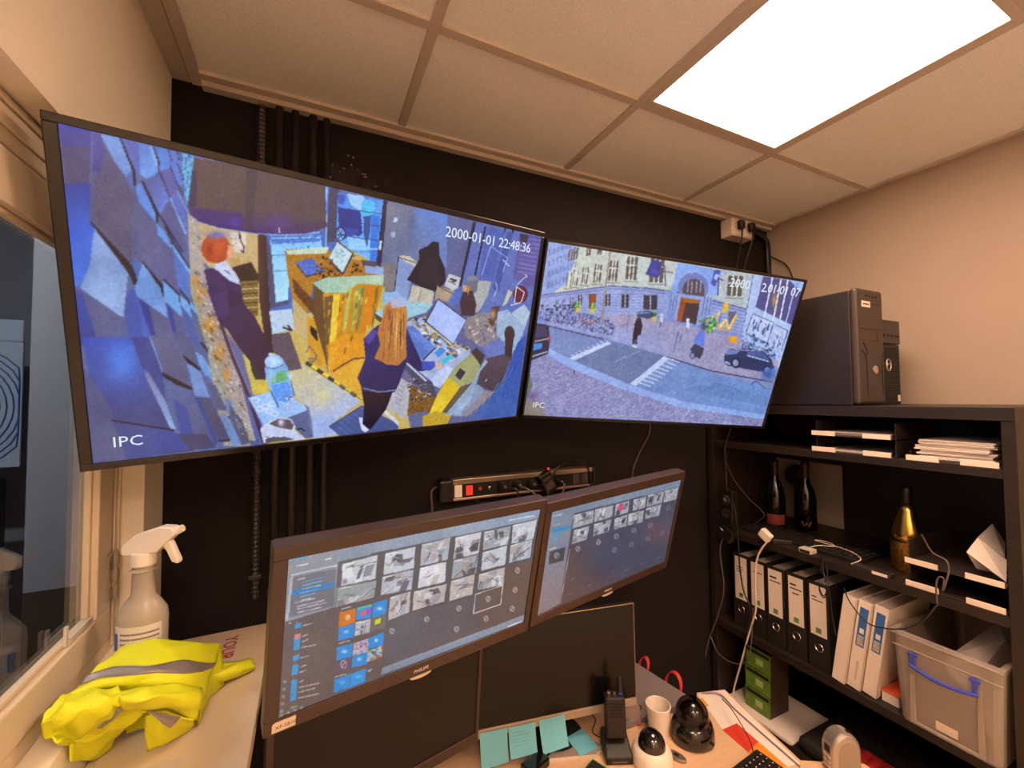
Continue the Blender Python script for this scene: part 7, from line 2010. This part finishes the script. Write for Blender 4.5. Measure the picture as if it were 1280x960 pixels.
MB().tube([fp(960, 676, 1.58), fp(952, 686), fp(946, 700), fp(944, 730), fp(945, 760), fp(940, 780), fp(934, 800), fp(926, 830), fp(918, 858), fp(916, 875)], 0.0034, 8).build('cable', m_cabw, t)
cable('lead', 'grey lead looping from the corner down beside the binders', [fp(905, 668), fp(900, 690), fp(905, 735), fp(897, 770), fp(886, 800), fp(880, 830), fp(877, 860)], 0.0026, m_cabg)
cable('lead', 'dark grey lead looping below the binder shelf end', [fp(888, 795), fp(897, 815), fp(910, 826), fp(925, 830), fp(936, 822), fp(940, 790), fp(941, 760)], 0.0024, m_cabg)
cable('lead', 'thin pale lead crossing the dark bottle shelf', [fp(910, 566, 1.66), fp(908, 577, 1.66), fp(918, 600, 1.68), fp(935, 622, 1.70), fp(952, 638, 1.72), fp(955, 645, 1.72), fp(944, 654, 1.72)], 0.0018, m_cabg)
cable('lead', 'thin black lead hanging past the white binders', [fp(1032, 702, 1.59), fp(1034, 715), fp(1038, 750), fp(1041, 775), fp(1045, 795)], 0.0020, m_cab)
cable('lead', 'long thin black lead slung from white binders to clear box', [fp(1055, 735, 1.58), fp(1062, 752), fp(1080, 775), fp(1098, 784), fp(1130, 786, 1.565), fp(1155, 775, 1.56), fp(1172, 755, 1.58)], 0.0020, m_cab)
cable('lead', 'black lead coiled over the label of the last black binder', [fp(1022, 728), fp(1026, 740), fp(1030, 745), fp(1033, 738), fp(1027, 730), fp(1024, 737), fp(1029, 747), fp(1035, 742), fp(1032, 728), fp(1028, 705, 1.595)], 0.0018, m_cab)
cable('lead', 'grey looped lead hanging in front of the letter trays', [fp(1172, 757, 1.585), fp(1170, 735), fp(1173, 722), fp(1180, 724), fp(1178, 738), fp(1182, 730), fp(1186, 712, 1.585), fp(1182, 700, 1.59), fp(1165, 690, 1.60), fp(1152, 668, 1.68)], 0.0022, m_cabg)
cable('lead', 'mauve lead running along the right edge of the desk', [px(878, 866, 2, DZ + 0.006), px(900, 868, 2, DZ + 0.006), px(918, 886, 2, DZ + 0.004), px(945, 910, 2, DZ + 0.004), px(970, 932, 2, DZ + 0.004), px(1000, 958, 2, DZ + 0.004)], 0.0026, m_cabp)
cable('lead', 'pale thin lead lying across the keyboard on the shelf', [(1.640, 0.955, S2 + 0.012), (1.665, 0.93, S2 + 0.024), (1.70, 0.90, S2 + 0.024), (1.73, 0.935, S2 + 0.024), (1.71, 0.97, S2 + 0.024), (1.70, 0.86, S2 + 0.024), (1.66, 0.80, S2 + 0.020), (1.63, 0.815, S2 + 0.003)], 0.0016, m_cabw)
cable('lead', 'black lead curling over the shelf edge above the white binders', [(1.625, 0.905, S2 + 0.003), (1.605, 0.89, S2 + 0.006), (1.588, 0.878, S2 - 0.005), (1.588, 0.885, S2 - 0.035), (1.592, 0.865, S2 - 0.060)], 0.0024, m_cab)
t = thing('network_box', 'small pale network box lying on the shelf above the binders', 'adapter', (1.62, 1.0, S2))
MB().bx(1.605, 1.640, 0.925, 0.968, S2 + 0.0005, S2 + 0.016).build('case', m_lip, t, bevel=0.002)
MB().bx(1.604, 1.605, 0.93, 0.963, S2 + 0.003, S2 + 0.012).build('port_row', m_dark, t)
t = thing('charger_brick', 'dark charger brick lying aslant on the shelf above the binders', 'adapter', (1.62, 1.09, S2))
MB().bx(-0.012, 0.012, -0.032, 0.032, 0.0005, 0.018, T(1.632, 1.045, S2) @ Matrix.Rotation(0.7, 4, 'Z')).build('case', m_bk, t, bevel=0.003)
t = thing('flat_box', 'flat black box with cream label at the shelf edge by the bottle', 'box', (1.62, 0.72, S2))
MB().bx(1.606, 1.640, 0.70, 0.80, S2 + 0.0005, S2 + 0.012).build('case', m_tray, t, bevel=0.002)
MB().bx(1.605, 1.606, 0.705, 0.745, S2 + 0.002, S2 + 0.011).build('label', m_tl, t)
# black flex across the dark space: small adapter in the corner
t = thing('corner_adapter', 'dark box adapter hanging below the extension block', 'adapter', (1.575, 1.225, 1.15))
MB().bx(-0.016, 0.016, -0.028, 0.028, -0.03, 0.022, T(1.574, 1.232, 1.158) @ Matrix.Rotation(0.5, 4, 'X')).build('case', m_bk, t, bevel=0.003)
MB().bx(-0.0166, -0.0158, 0.008, 0.024, -0.008, -0.004, T(1.574, 1.232, 1.168) @ Matrix.Rotation(0.5, 4, 'X')).build('pale_strip', m_lbl, t)

# ------------------------------------------------------------------ hall things seen through the glass
t = thing('wall_poster', 'pale poster of concentric blue rings on the hall wall', 'poster', (-1.19, 2.62, 1.45))
MB().bx(-1.50, -1.138, 2.60, 2.612, 1.44, 1.985).build('board', mat('pale_blue_board', (190, 204, 222), 0.5), t, bevel=0.002)
for k in range(9):
    r1, r2 = 0.06 + 0.022 * k, 0.06 + 0.022 * k
    pts = [(-1.33 + r1 * math.cos(q), 2.598, 1.70 + (r2 + 0.03) * math.sin(q)) for q in np.linspace(0, 2 * math.pi, 28)]
    pts = [(max(min(a, -1.145), -1.495), b, max(min(c, 1.975), 1.45)) for a, b, c in pts]
    MB().tube(pts, 0.0032, 5, smooth=False).build('printed_ring', m_blue, t)
MB().bx(-1.50, -1.138, 2.596, 2.60, 1.985, 2.08).build('header', mat('pale_blue_board', (190, 204, 222), 0.5), t)
t = thing('hall_shelf', 'narrow dark rack with red boxes under the ring poster', 'rack', (-1.24, 2.60, 0))
MB().bx(-1.42, -1.172, 2.50, 2.594, 0.001, 1.40).build('rack', m_back, t, bevel=0.004)
for k in range(3):
    MB().bx(-1.30, -1.174, 2.485, 2.50, 1.07 + 0.11 * k, 1.155 + 0.11 * k).build('red_box', mat('red_box_card', (150, 44, 40), 0.5), t, bevel=0.002)
